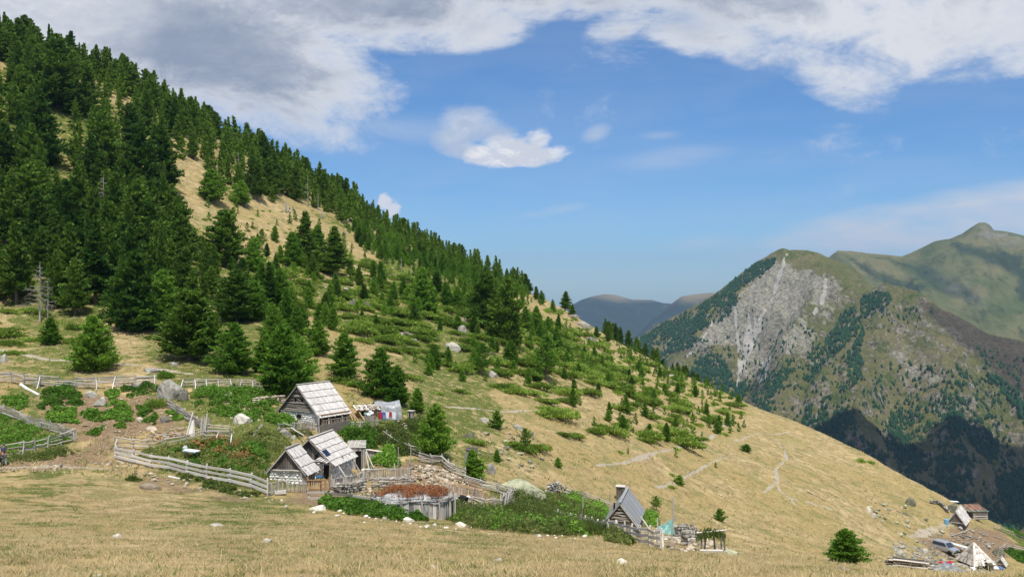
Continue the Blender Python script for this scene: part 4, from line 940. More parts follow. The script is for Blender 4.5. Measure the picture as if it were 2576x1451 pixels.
M_LSTONE = mat_plain('lichen_grey_rock', (.215, .215, .15), .95, 0, .45, 1.6, (.40, .41, .27))
M_GSTONE = mat_plain('grey_boulder_rock', (.27, .25, .21), .95, 0, .45, 1.8, (.43, .41, .35))
M_TIN = mat_plain('grey_sheet_metal', (.29, .30, .31), .6, .1, .12, .8)
M_TARP = mat_plain('pale_plastic_sheet', (.36, .38, .40), .4, 0, .3, 2.5, (.60, .62, .64))
M_DPLAST = mat_plain('dusty_grey_plastic', (.26, .27, .27), .5, 0, .4, 2.0, (.50, .51, .51))
M_RED = mat_plain('red_cloth', (.42, .03, .04), .8); M_BLUE = mat_plain('blue_cloth', (.05, .13, .42), .8); M_WCL = mat_plain('white_cloth', (.78, .78, .80), .8)
M_BASIN = mat_plain('blue_plastic', (.01, .16, .42), .35); M_TEAL = mat_plain('turquoise_tarpaulin', (.16, .40, .36), .5, 0, .4, 3, (.32, .58, .52))
M_CAR = mat_plain('silver_car_paint', (.48, .50, .54), .25, .5); M_GLASS = mat_plain('dark_window_glass', (.03, .045, .08), .1); M_TYRE = mat_plain('black_rubber', (.015, .015, .015), .8)
M_CHROME = mat_plain('pale_trim', (.6, .6, .62), .3, .6)
M_RUSTR = mat_plain('rusty_red_roofing', (.20, .10, .065), .7, 0, .4, 1.5, (.30, .20, .14)); M_MUD = mat_plain('orange_mud_plaster', (.42, .24, .13), .9, 0, .25)
M_SKIN = mat_plain('skin', (.48, .26, .18), .6); M_HAIR = mat_plain('brown_hair', (.05, .03, .02), .7); M_BLACK = mat_plain('black_fabric', (.012, .012, .016), .7)
M_FLEECE = mat_plain('cream_fleece', (.66, .60, .48), .95, 0, .2, 9); M_BLKFUR = mat_plain('black_hair_coat', (.015, .013, .012), .8)
M_SOLAR = mat_plain('dark_blue_solar_cells', (.012, .022, .055), .2); M_PAT = mat_plain('grey_patterned_cloth', (.10, .11, .14), .85, 0, .9, 14, (.55, .57, .62))
# shared unit shapes
_C = {}
def unit(kind, mat):
    key = (kind, mat.name)
    if key in _C: return _C[key]
    r_ = random.Random(hash(kind) % 999 if False else sum(map(ord, kind)))
    if kind.startswith('box'):
        V = [(x, y, z) for x in (-.5, .5) for y in (-.5, .5) for z in (-.5, .5)]
        if kind != 'box': V = [(x + r_.uniform(-.02, .02), y * r_.uniform(.86, 1.08), z * r_.uniform(.86, 1.08)) for x, y, z in V]
        Q = [(0, 1, 3, 2), (4, 6, 7, 5), (0, 4, 5, 1), (2, 3, 7, 6), (0, 2, 6, 4), (1, 5, 7, 3)]
    elif kind.startswith('pole'):
        k = 7; V = []; rows = (-.5, -.17, .16, .5); off = [(0, 0)] + [(r_.uniform(-.5, .5), r_.uniform(-.5, .5)) for _ in (1, 2)] + [(0, 0)]
        if kind == 'pole': off = [(0, 0)] * 4
        for x, (oy, oz) in zip(rows, off):
            rr = .5 * (1.08 - .16 * (x + .5)) * r_.uniform(.92, 1.06)
            for j in range(k): V.append((x, oy + rr * math.cos(j * 6.2832 / k), oz + rr * math.sin(j * 6.2832 / k)))
        Q = [(i * k + j, i * k + (j + 1) % k, (i + 1) * k + (j + 1) % k, (i + 1) * k + j) for i in range(3) for j in range(k)]
        me = bpy.data.meshes.new('pole'); me.from_pydata(V, [], Q + [tuple(range(k))[::-1], tuple(range(3 * k, 4 * k))]); me.materials.append(mat); _C[key] = me; return me
    elif kind.startswith('picket'):
        w_ = .5; V = [(-.5, -w_, -.5), (-.5, w_, -.5), (.38, w_, -.5), (.5, r_.uniform(-.2, .2), -.5), (.38, -w_, -.5)]; V += [(x, y, .5) for x, y, z in V]
        me = bpy.data.meshes.new('picket'); me.from_pydata(V, [], [(0, 1, 2, 3, 4), (9, 8, 7, 6, 5)] + [(i, i + 5, (i + 1) % 5 + 5, (i + 1) % 5) for i in range(5)]); me.materials.append(mat); _C[key] = me; return me
    elif kind.startswith('stone'):
        bm = bmesh.new(); bmesh.ops.create_icosphere(bm, subdivisions=2, radius=.5)
        ns = [Vector((r_.gauss(0, 1), r_.gauss(0, 1), r_.gauss(0, 1))).normalized() for _ in range(9)]; hs = [r_.uniform(.30, .44) for _ in ns]
        for v in bm.verts:
            for n_, h_ in zip(ns, hs):
                d_ = v.co.dot(n_)
                if d_ > h_: v.co -= n_ * (d_ - h_)
            v.co *= r_.uniform(.96, 1.04)
        me = bpy.data.meshes.new('stone'); bm.to_mesh(me); bm.free(); me.materials.append(mat); _C[key] = me; return me
    elif kind.startswith('rock'):
        bm = bmesh.new(); bmesh.ops.create_icosphere(bm, subdivisions=4, radius=.5)
        ns = [Vector((r_.gauss(0, 1), r_.gauss(0, 1), r_.gauss(0, .8))).normalized() for _ in range(14)]; hs = [r_.uniform(.26, .42) for _ in ns]; so_ = r_.uniform(0, 50)
        for v in bm.verts:
            for n_, h_ in zip(ns, hs):
                d_ = v.co.dot(n_)
                if d_ > h_: v.co -= n_ * (d_ - h_) * .93
            q = v.co * 6; v.co *= 1 + .07 * float(fbm(q.x + q.z * .7 + so_, q.y - q.z * .8, 4, 3)) + .03 * float(vn(q.x * 4 + q.z * 3, q.y * 4 - q.z * 2 + so_, 3))
        me = bpy.data.meshes.new('rock'); bm.to_mesh(me); bm.free(); me.materials.append(mat)
        me.polygons.foreach_set('use_smooth', [False] * len(me.polygons)); _C[key] = me; return me
    me = bpy.data.meshes.new(kind); me.from_pydata(V, [], Q); me.materials.append(mat); _C[key] = me
    return me
def rmat(a, b, w_, t_, up=(0, 0, 1)):
    """matrix of a unit shape stretched from a to b (x along), width w_ across, thickness t_ along up"""
    a = Vector(a); b = Vector(b); x = b - a; L = x.length or 1e-4; x = x / L; up = Vector(up)
    if abs(x.dot(up)) > .98 * up.length: up = Vector((0, 1, 0)) if abs(x.y) < .9 else Vector((1, 0, 0))
    y = up.cross(x).normalized(); z = x.cross(y)
    M = Matrix(((x.x * L, y.x * w_, z.x * t_, 0), (x.y * L, y.y * w_, z.y * t_, 0), (x.z * L, y.z * w_, z.z * t_, 0), (0, 0, 0, 1)))
    M.translation = (a + b) / 2
    return M
V3 = Vector
class G:
    """a thing under construction; pieces are given in its own coordinates"""
    def __init__(s, name, loc, label, cat, rz=0.0, group=None): s.o = thing(name, loc, label, cat, rz, group); s.loc = V3(loc)
    def _add(s, name, me, M, parent=None):
        o = bpy.data.objects.new(name, me); COL.objects.link(o)
        if parent is not None: o.parent = parent; o.matrix_local = parent.matrix_local.inverted() @ M
        else: o.parent = s.o; o.matrix_local = M
        return o
    def pole(s, name, a, b, r, mat=None, parent=None, v=None): return s._add(name, unit('pole%s' % random.choice('abcd') if v is None else v, mat or W_GREY), rmat(a, b, r * 2, r * 2), parent)
    def plank(s, name, a, b, w_, t_, mat=None, up=(0, 0, 1), parent=None): return s._add(name, unit('box%s' % random.choice('abcd'), mat or W_GREY), rmat(a, b, w_, t_, up), parent)
    def picket(s, name, a, b, w_, t_, mat=None, up=(0, 1, 0), parent=None): return s._add(name, unit('picket%s' % random.choice('ab'), mat or W_GREY), rmat(a, b, w_, t_, up), parent)
    def box(s, name, c, sz, mat, parent=None, rz=0.0): return s._add(name, unit('box', mat), Matrix.Translation(c) @ Matrix.Rotation(rz, 4, 'Z') @ Matrix.Diagonal((*sz, 1)), parent)
    def stone(s, name, c, sz, mat=None, parent=None, rot=None):
        e = Euler(rot or (random.uniform(-.4, .4), random.uniform(-.4, .4), random.uniform(0, 6.28))).to_matrix().to_4x4()
        return s._add(name, unit('stone%s' % random.choice('abcdefg'), mat or M_STONE), Matrix.Translation(c) @ e @ Matrix.Diagonal((*sz, 1)), parent)
    def mesh(s, name, V, Fc, mat, parent=None, smooth=False):
        me = bpy.data.meshes.new(name); me.from_pydata([tuple(v) for v in V], [], Fc); me.materials.append(mat)
        if smooth: me.polygons.foreach_set('use_smooth', [True] * len(me.polygons))
        me.update(); return s._add(name, me, Matrix(), parent)
def prism(poly, x0, x1):
    """side outline in (y, z) pushed along x"""
    n_ = len(poly); V = [(x0, y, z) for y, z in poly] + [(x1, y, z) for y, z in poly]
    return V, [tuple(range(n_))[::-1], tuple(range(n_, 2 * n_))] + [(i, (i + 1) % n_, (i + 1) % n_ + n_, i + n_) for i in range(n_)]
def hut(name, label, px, py, wpx, wall_px, rise_px, L, alpha, rows=5, cols=24, gable='logs', low='stone', roof='boards', stone_mat=None, ov=.28, low_side='stone', hole=None, gmat=None):
    """gabled hut; (px, py) is the foot of the middle of its front gable"""
    p = ground(px, py); k = p.y / F; u_ = (px - CX) / F; Wd = wpx * k / (math.sin(alpha) + u_ * math.cos(alpha)); wh = wall_px * k; rise = rise_px * k; hw = Wd / 2
    g = G(name, p, label, 'hut', alpha); stone_mat = stone_mat or M_STONE; gmat = gmat or W_LOG
    sl = math.hypot(hw, rise); sn, cs = rise / sl, hw / sl
    # core of the building and its dark foundation
    wall = g.mesh('wall', *prism([(-hw + .06, -1.2), (hw - .06, -1.2), (hw - .06, wh - .02), (0, wh + rise - .1), (-hw + .06, wh - .02)], .08, L - .05), M_VOID)
    def stones(axis, a0, a1, z0, z1, fixed, sm):
        z = z0
        while z < z1 - .03:
            h_ = random.uniform(.14, .22); a = a0
            while a < a1:
                w_ = random.uniform(.2, .42); zc = z + h_ / 2; ac = min(a + w_ / 2, a1)
                c = (fixed, ac, zc) if axis == 'y' else (ac, fixed, zc)
                sz = (.26, w_ * 1.12, h_ * 1.2) if axis == 'y' else (w_ * 1.12, .26, h_ * 1.2)
                g.stone('stone', c, sz, sm, wall, rot=(random.uniform(-.08, .08), random.uniform(-.08, .08), random.uniform(-.1, .1)))
                a += w_
            z += h_
    split = wh if low != 'none' else 0
    if low == 'stone':
        g.box('masonry', (.10, 0, wh / 2 - .5), (.16, Wd - .05, wh + .96), stone_mat); stones('y', -hw + .1, hw - .1, -.15, wh - .02, 0.05, stone_mat)
    elif low == 'boards':
        y = -hw + .08
        while y < hw - .05:
            g.plank('board', (0.02, y, -.4), (0.02 + random.uniform(-.02, .02), y, wh + random.uniform(-.03, .03)), .04, .15, gmat, up=(0, 1, 0)); y += .165
    # gable above the wall
    if gable == 'logs':
        z = wh + .08
        while z < wh + rise - .12:
            hh_ = (wh + rise - z) * hw / rise - .02
            if hole and abs(z - hole[1]) < hole[2] / 2:
                for q0, q1 in hole[0](hh_): g.pole('log', (0, q0, z), (random.uniform(-.01, .01), q1, z), .075, gmat)
            else: g.pole('log', (0, -hh_, z + random.uniform(-.02, .02)), (random.uniform(-.02, .02), hh_, z + random.uniform(-.02, .02)), .078, gmat)
            z += .15
    else:
        y = -hw + .10
        while y < hw - .05:
            zt_ = wh + (hw - abs(y)) * rise / hw - .06
            g.plank('board', (0, y, wh - .02), (random.uniform(-.02, .02), y, zt_), .035, .165, gmat, up=(0, 1, 0)); y += .18
        g.pole('tie_beam', (-.06, -hw - .05, wh - .02), (-.06, hw + .05, wh - .02), .07, W_GREY)
    # long walls
    for sd in (-1, 1):
        if low_side == 'stone': 
            g.box('masonry', (L / 2, sd * (hw - .1), wh / 2 - .5), (L - .1, .16, wh + .9), stone_mat)
            if sd < 0: stones('x', .1, L - .1, -.15, wh - .1, -hw + .04, stone_mat)
        elif low_side == 'boards':
            x = .1
            while x < L:
                if sd < 0: g.plank('board', (x, sd * hw, -.6), (x, sd * hw, wh - .05), .15, .035, gmat, up=(0, 1, 0))
                x += .17
    # roof: two slopes of long boards in overlapping courses
    for sd in (-1, 1):
        yo, zo = sd * (hw + ov), wh - ov * rise / hw
        nrm = V3((0, sd * sn, cs)); a0, a1 = -ov, L + ov * .7
        deck = [(a0, 0, wh + rise), (a1, 0, wh + rise), (a1, yo, zo), (a0, yo, zo)]
        dv = [V3(v) - nrm * .02 for v in deck] + [V3(v) - nrm * .09 for v in deck]
        rf = g.mesh('roof', dv, [(0, 1, 2, 3), (7, 6, 5, 4), (0, 4, 5, 1), (1, 5, 6, 2), (2, 6, 7, 3), (3, 7, 4, 0)], W_DARK if roof == 'boards' else M_TIN)
        for v in rf.data.vertices: pass
        if roof == 'boards':
            tl = math.hypot(yo, wh + rise - zo)
            for r__ in range(rows):
                s0 = r__ / rows * tl; s1 = (r__ + 1) / rows * tl + .10
                if sd > 0 and r__ < rows - 1 and alpha < R(88): continue
                for c_ in range(cols):
                    xa = a0 + (a1 - a0) * (c_ + .5) / cols; wd_ = (a1 - a0) / cols * random.uniform(.86, 1.0)
                    lift0 = .012 + .004 * (c_ % 2); lift1 = .085 + random.uniform(-.008, .01); e1 = random.uniform(-.02, .03)
                    A = V3((xa, 0, wh + rise)) + V3((0, sd * cs, -sn)) * s0 + nrm * lift0; B = V3((xa + random.uniform(-.01, .01), 0, wh + rise)) + V3((0, sd * cs, -sn)) * (s1 + e1) + nrm * lift1
                    g.plank('roof_board', A, B, wd_, .022, W_ROOF, up=nrm, parent=rf)
        else:
            nn = 5
            for c_ in range(nn + 1):
                xa = a0 + (a1 - a0) * c_ / nn; A = V3((xa, 0, wh + rise)) + nrm * .01; B = V3((xa, yo, zo)) + nrm * .01
                g.plank('seam', A, B, .02, .015, M_TIN, up=nrm, parent=rf)
        g.pole('barge_board', V3((a0 + .02, 0, wh + rise)) - nrm * .06, V3((a0 + .02, yo, zo)) - nrm * .06, .045, W_GREY, v='pole')
    g.plank('ridge_board', (-ov - .04, 0, wh + rise + .07), (L + ov * .7, 0, wh + rise + .07), .22, .04, W_GREY if roof == 'boards' else M_TIN)
    g.k = k; g.hw = hw; g.wh = wh; g.rise = rise; g.L = L
    return g
def fence(label, pts, h_, every=1.5, rails=3, rr=.035, kind='pole', postr=.05, mat=None, lean=.12, hs=None, jit=.05, braces=0, pickets=0, psp=.17, group=None, pm=None, dmin=30, post_top=.12, bside=-1, name='fence', pmat=None, pb=.05, zoff=0.0, slope_rails=True):
    W_ = [ground(a, b, dmin=dmin) for a, b in pts]; mat = mat or W_GREY
    g = G(name, W_[0], label, 'fence', 0, group); org = W_[0]
    rr *= 1.25; postr *= 1.2; cum = [0]
    for a, b in zip(W_[:-1], W_[1:]): cum.append(cum[-1] + math.hypot(b.x - a.x, b.y - a.y))
    n_ = max(1, round(cum[-1] / every)); st = []
    for i in range(n_ + 1):
        s_ = cum[-1] * i / n_; j = max(0, min(len(cum) - 2, int(np.searchsorted(cum, s_, 'right')) - 1)); f_ = (s_ - cum[j]) / max(1e-6, cum[j + 1] - cum[j])
        x = W_[j].x + (W_[j + 1].x - W_[j].x) * f_; y = W_[j].y + (W_[j + 1].y - W_[j].y) * f_
        st.append(V3((x, y, gz(x, y) + zoff)) - org)
    hs = hs or [h_ * (.25 + .68 * i / max(1, rails - 1)) for i in range(rails)]
    for i, b in enumerate(st):
        top = b + V3((random.gauss(0, lean * .6), random.gauss(0, lean * .6), h_ * random.uniform(.98, 1.06) + post_top))
        g.pole('post', b - V3((0, 0, .25)), top, postr * random.uniform(.8, 1.25), mat)
        if braces and random.random() < braces:
            g.pole('brace', b + V3((random.uniform(-.1, .5), bside * random.uniform(.4, .9), -.1)), b + V3((0, -.06, h_ * .95)), postr * .8, W_WHITE)
    for i, (a, b) in enumerate(zip(st[:-1], st[1:])):
        dr = (b - a).normalized()
        for r__, hh_ in enumerate(hs):
            if rails > 3 and random.random() < .05: continue
            A = a - dr * .12 + V3((0, 0, hh_ + random.gauss(0, jit))); B = b + dr * .12 + V3((0, 0, hh_ + random.gauss(0, jit)))
            off = V3((dr.y, -dr.x, 0)) * (postr + rr * .3) * (1 if (i + r__) % 2 else 1.3)
            if kind == 'pole': g.pole('rail', A + off, B + off, rr * random.uniform(.75, 1.3), mat)
            else: g.plank('rail', A + off, B + off, .03, rr * 2.6 * random.uniform(.8, 1.15), mat, up=(0, 0, 1))
        if pickets:
            m_ = int((b - a).length / psp)
            for q in range(m_):
                if random.random() < .04: continue
                c = a + (b - a) * ((q + .5) / m_) - V3((dr.y, -dr.x, 0)) * -.09
                g.picket('picket', c + V3((0, 0, pb)), c + V3((random.gauss(0, .02), random.gauss(0, .02), h_ * random.uniform(.9, 1.12))), .028, psp * .45, pm or mat, up=dr)
    return g
def single(name, kind, mat, p, sz, label, cat, rz=None, rot=(0, 0), group=None, sink=.25):
    o = link(name, unit(kind, mat), label=label, cat=cat, group=group); o.location = (p.x, p.y, p.z + sz[2] * (.5 - sink)); o.rotation_euler = (*rot, random.uniform(0, 6.28) if rz is None else rz); o.scale = sz
    return o
def rock_px(px, py, wpx, hpx, mat, label, kind='rocka', rz=0.0, rot=(0, 0), group=None, dmin=8, deep=.8):
    """boulder whose foot is at (px, py) and which shows wpx by hpx"""
    p = ground(px, py, dmin=dmin); k = p.y / F; w_ = wpx * k; h_ = hpx * k; p.y += w_ * deep * .3; p.z = gz(p.x, p.y)
    return single('boulder', kind, mat, p, (w_ * 1.08, w_ * deep, h_ * 1.45), label, 'boulder', rz, rot, group, .42)
TOT = {'stone': 0}
def rubble(pts, n_, smin, smax, label, group, mat=None, seed=0, flat=.6, limit=40, dmin=30, name='stone', stackz=0.0, cat='stone', stuff_label=None):
    P = world_pts(pts, dmin=dmin); xs = [p[0] for p in P]; ys = [p[1] for p in P]; r_ = np.random.default_rng(500 + seed)
    L_ = []
    while len(L_) < n_:
        x = r_.uniform(min(xs), max(xs), 200); y = r_.uniform(min(ys), max(ys), 200); ok = in_poly(x, y, P)
        L_ += [(a, b, smin + (smax - smin) * r_.uniform() ** 2.2) for a, b in zip(x[ok], y[ok])]
    L_ = sorted(L_[:n_], key=lambda q: -q[2])
    for i, (x, y, s_) in enumerate(L_[:limit]):
        p = V3((x, y, gz(x, y) + r_.uniform(0, stackz)))
        single(name, 'stone' + 'abcdefg'[i % 7], mat or M_STONE, p, (s_ * r_.uniform(.8, 1.3), s_ * r_.uniform(.8, 1.2), s_ * flat * r_.uniform(.7, 1.3)), label, cat, rot=(r_.uniform(-.3, .3), r_.uniform(-.3, .3)), group=group, sink=.2)
    rest = L_[limit:]
    if rest: stone_stuff(name + '_rubble', [(x, y, gz(x, y) + r_.uniform(0, stackz), s_, s_ * flat) for x, y, s_ in rest], mat or M_STONE, stuff_label or ('small loose rubble between ' + label), 'rubble')
def _ico():
    bm = bmesh.new(); bmesh.ops.create_icosphere(bm, subdivisions=1, radius=.5); V = np.array([v.co[:] for v in bm.verts]); Fc = np.array([[v.index for v in f.verts] for f in bm.faces]); bm.free(); return V, Fc
ICO = _ico()
def stone_stuff(name, L_, mat, label, cat, parent=None, org=(0, 0, 0)):
    r_ = np.random.default_rng(len(L_)); Vs = []; Fs = []; o = 0
    for x, y, z, s_, h_ in L_:
        V = ICO[0] * r_.uniform(.75, 1.2, (len(ICO[0]), 1)); V = V * np.array([s_ * r_.uniform(.8, 1.3), s_ * r_.uniform(.8, 1.2), h_]); a = r_.uniform(0, 6.28); c_, q = math.cos(a), math.sin(a)
        Vs.append(np.stack([V[:, 0] * c_ - V[:, 1] * q + x - org[0], V[:, 0] * q + V[:, 1] * c_ + y - org[1], V[:, 2] + z + h_ * .2 - org[2]], 1)); Fs.append(ICO[1] + o); o += len(V)
    me = mesh_np(name, np.concatenate(Vs), np.concatenate(Fs), mat)
    return link(name, me, kind='stuff', label=label if parent is None else None, cat=cat if parent is None else None, parent=parent)
def stone_wall(label, pts, h_, thick=.45, mat=None, dmin=30, sz=(.22, .42), group=None):
    """dry stone wall: courses of separate stones along the line"""
    W_ = [ground(a, b, dmin=dmin) for a, b in pts]; g = G('stone_wall', W_[0], label, 'stone wall', 0, group); mat = mat or M_STONE
    for a, b in zip(W_[:-1], W_[1:]):
        L = math.hypot(b.x - a.x, b.y - a.y); s_ = 0; dr = V3((b.x - a.x, b.y - a.y, 0)) / L; nr = V3((dr.y, -dr.x, 0)); rz = math.atan2(dr.y, dr.x)
        hh_ = .12
        z = 0
        while z < h_:
            s_ = random.uniform(-.1, .1); ch = random.uniform(.13, .22)
            while s_ < L:
                w_ = random.uniform(*sz)
                q = a + dr * (s_ + w_ / 2); gq = gz(q.x, q.y)
                if z < h_ * random.uniform(.82, 1.1) :
                    c = V3((q.x, q.y, gq + z + ch / 2)) - W_[0] + nr * random.uniform(-.04, .1)
                    g.stone('stone', c, (w_ * 1.1, thick * random.uniform(.85, 1.1), ch * 1.25), mat, rot=(random.uniform(-.12, .12), random.uniform(-.12, .12), rz + random.uniform(-.15, .15)))
                s_ += w_
            z += ch
    return g
def leafy(name, pts, n_, label, cat, mat, mode='dock', h_=.35, seed=0, dmin=30, ll=.22, lw=.15, clump=0):
    """ground cover; pts is the outline in the photograph, sampled as real ground"""
    P = world_pts(pts, dmin=dmin); xs = [p[0] for p in P]; ys = [p[1] for p in P]; r_ = np.random.default_rng(900 + seed)
    X = r_.uniform(min(xs) - .3, max(xs) + .3, n_ * 8); Y = r_.uniform(min(ys) - .3, max(ys) + .3, n_ * 8)
    ins = in_poly(X, Y, P); dd = d_seg(X, Y, P + P[:1]); sd = np.where(ins, dd, -dd) + .55 * fbm(X / 1.1, Y / 1.1, seed, 3)
    cl = fbm(X / .9, Y / .9, seed + 7, 2)
    ok = (sd > 0) & (cl > -.30 + clump); X = X[ok][:n_]; Y = Y[ok][:n_]; sd = np.clip(sd[ok][:n_], 0, 1); cl = cl[ok][:n_]; n_ = len(X); Z = H(X, Y)
    if mode == 'dock':
        hh_ = h_ * np.clip(.35 + sd * 1.2, 0, 1) * (1 + .5 * cl) * r_.uniform(.35, 1, n_); C = np.stack([X, Y, Z + hh_ * (1 + .8 * cl)], 1)
        Dn = r_.normal(0, 1, (n_, 3)) * np.array([1, 1, .45]); V, Q, T = leaf_quads(C, Dn, ll, lw, r_); T = np.clip(T * .65 + .35 * np.repeat(np.clip(.5 + 1.4 * cl, 0, 1), 4), 0, 1)
    else:
        hh_ = h_ * (.6 + .7 * cl + .3) * r_.uniform(.3, 1.0, n_) * np.clip(.3 + sd * 1.4, .3, 1); C = np.stack([X, Y, Z + hh_ * .5], 1)
        Dn = r_.normal(0, .38, (n_, 3)); Dn[:, 2] = 1; b_ = fbm(X / 1.6, Y / 1.6, seed + 3, 2) + r_.uniform(-.3, .3, n_) > .0
        C[b_, 2] = Z[b_] + hh_[b_] * .85; Dn[b_] = r_.normal(0, 1, (b_.sum(), 3)) * np.array([1, 1, .4])
        V, Q, T = leaf_quads(C, Dn, np.where(b_, .22, hh_ * 1.15), np.where(b_, .12, lw), r_)
        T = np.clip(T * .6 + .4 * np.repeat(.5 + 1.3 * fbm(X / 1.2, Y / 1.2, seed + 9, 2), 4), 0, 1)
    return link(name, mesh_np(name, V, Q, mat, False, {'tone': T}), kind='stuff', label=label, cat=cat)
# ---------------------------------------------------------------- the upper house
A = hut('wooden_house', 'upper log house with a long pale board roof and white stone base', 752, 1060, 98, 24, 68, 3.6, R(55), rows=5, cols=26, stone_mat=M_WSTONE, low_side='none',
        hole=(lambda hh_: [(-hh_, -.62), (-.36, .28), (.56, hh_)], 1.95, .30))
hw, wh, L = A.hw, A.wh, A.L
for y in (-.49, .42): A.box('attic_window', (.06, y, 1.95), (.05, .24, .28), M_VOID)
wn = A.box('window', (-.09, -.1, .52), (.06, .56, .30), M_VOID)
for y in (-.48, .28): A.box('shutter', (-.12, y, .52), (.05, .17, .34), W_GREY, wn)
A.plank('sill', (-.13, -.45, .33), (-.13, .25, .33), .08, .05, W_GREY, parent=wn); A.plank('lintel', (-.13, -.5, .72), (-.13, .3, .72), .08, .06, W_GREY, parent=wn)
# porch under the eave
A.box('porch_floor', (L / 2, -hw - .1, -.52), (L, .6, .9), W_DARK)
for i, x in enumerate((.1, .9, 1.75, 2.6, 3.45, 4.2)): A.pole('porch_post', (x, -hw - .33, -.1), (x, -hw - .2, wh - .02), .06, W_PALE if i % 2 else W_BROWN)
A.plank('porch_beam', (0, -hw - .26, wh - .08), (L, -hw - .26, wh - .08), .1, .12, W_BROWN)
A.plank('handrail', (0.1, -hw - .38, .32), (L, -hw - .38, .32), .05, .05, W_GREY)
x = .2
while x < L - .05: A.plank('baluster', (x, -hw - .38, -.05), (x, -hw - .38, .31), .03, .045, W_GREY, up=(0, 1, 0)); x += .19
for x in (.55, 1.5, 2.9, 3.7): A.plank('wall_board', (x, -hw + .02, 0), (x, -hw + .02, wh - .05), .3, .03, W_BROWN if x > 2.5 else W_DARK, up=(0, 1, 0))
A.pole('prop_pole', (-.35, -hw - .45, -.7), (-.25, -hw - .3, wh + .05), .06, W_GREY)
# lean-to, tarpaulin shelter and clutter right of the house
p = ground(905, 1052); g = G('lean_to_shed', p, 'low stone covered lean-to with orange mud wall right of the upper house', 'shed', R(25))
g.box('wall', (0.9, .5, .25), (1.9, 1.0, 1.1), M_MUD); g.box('doorway', (.35, -.02, .3), (.4, .06, .75), M_VOID)
for i in range(14): g.plank('roof_board', (-.35 + i * .19, -.35, .86 + .05 * math.sin(i * 2)), (-.3 + i * .19, 1.25, 1.15), .17, .04, W_WHITE if i % 3 == 0 else W_GREY)
for i in range(24): g.stone('roof_stone', (random.uniform(-.2, 2.3), random.uniform(-.2, 1.1), 1.08), (.26, .22, .14))
for a in ((-.9, -.7), (-.65, -.9), (-1.1, -.5), (.0, -.8)): g.pole('leaning_pole', (a[0] + .4, a[1], -.3), (a[0] - .4, .2, 1.35), .06, W_PALE)
g.box('door', (.85, -.06, .3), (.35, .05, .8), W_PALE)
p = ground(952, 1052); g = G('tarpaulin_shelter', p, 'hooped shelter under a pale plastic sheet behind the washing line', 'shelter', R(20))
n_ = 10; V = []; 
for i in range(7):
    x = -.2 + i * .42
    for j in range(n_):
        t = j / (n_ - 1); th_ = math.pi * t; V.append((x + random.uniform(-.04, .04), 1.15 - 1.15 * math.cos(th_) + random.uniform(-.03, .03), .35 + (1.15 + .1 * math.sin(i * 1.3)) * math.sin(th_) ** .7 + (0 if 0 < j < n_ - 1 else -.6)))
ou = V + [(v[0], 1.15 + (v[1] - 1.15) * .97, v[2] - .03) for v in V]; m_ = 7 * n_
fc = [(i * n_ + j, i * n_ + j + 1, (i + 1) * n_ + j + 1, (i + 1) * n_ + j) for i in range(6) for j in range(n_ - 1)]
g.mesh('plastic_sheet', ou, fc + [tuple(q + m_ for q in f)[::-1] for f in fc], M_TARP, smooth=True)
for x in (-.15, 1.0, 2.3):
    for y in (.05, 2.2): g.pole('frame_pole', (x, y, -.3), (x, y, 1.0), .04)
    g.pole('frame_pole', (x, .05, .98), (x, 1.15, 1.5), .035); g.pole('frame_pole', (x, 2.2, .98), (x, 1.15, 1.5), .035)
for i in range(7): g.pole('end_log', (-.22, .2, .5 + i * .13), (-.22, 1.9 - .12 * i, .5 + i * .13), .06, W_WHITE)
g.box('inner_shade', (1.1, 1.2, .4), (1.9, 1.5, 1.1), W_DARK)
p = ground(950, 1064); g = G('washing_line', p, 'washing line of red, white and blue clothes in front of the plastic shelter', 'washing line', R(10))
g.pole('line_post', (0, 0, -.2), (0, 0, 1.15), .035); g.pole('line_post', (1.9, .1, -.2), (1.9, .1, 1.2), .035); g.pole('line', (0, 0, 1.05), (1.9, .1, 1.1), .008, W_WHITE, v='pole')
def cloth(nm, x, w_, h_, mat, legs=False):
    V = []; n1_, n2_ = 7, 7
    for sgn in (1, -1):
        for i in range(n1_):
            for j in range(n2_):
                u, v = i / (n1_ - 1), j / (n2_ - 1); V.append((x + w_ * u, -.05 - .05 * math.sin(u * 9 + v * 2) * v + .012 * sgn, 1.07 - h_ * v + .02 * math.sin(u * 6)))
    k_ = n1_ * n2_; fc = [(i * n2_ + j, i * n2_ + j + 1, (i + 1) * n2_ + j + 1, (i + 1) * n2_ + j) for i in range(n1_ - 1) for j in range(n2_ - 1) if not (legs and i in (2, 3) and j > 1)]
    g.mesh(nm, V, fc + [tuple(q + k_ for q in f)[::-1] for f in fc], mat, smooth=True)
cloth('red_shirt', .12, .34, .62, M_RED); cloth('jeans', .46, .30, .85, M_BLUE, True); cloth('white_shirt', .80, .3, .6, M_WCL); cloth('red_towel', 1.12, .26, .5, M_RED); cloth('white_towel', 1.42, .34, .7, M_WCL)
p = ground(927, 1056); g = G('sack_pile', p, 'white and blue sacks heaped left of the washing line', 'sacks', 0)
for q, (x, y, z, m_) in enumerate(((0, 0, .5, M_WCL), (.35, .05, .62, M_WCL), (-.3, .1, .58, M_TEAL), (.15, .1, .8, M_WCL))): g.stone('sack', (x, y, z), (.5, .4, .38), m_)
g.box('shelf', (0, .1, .15), (1.2, .6, .5), W_GREY)
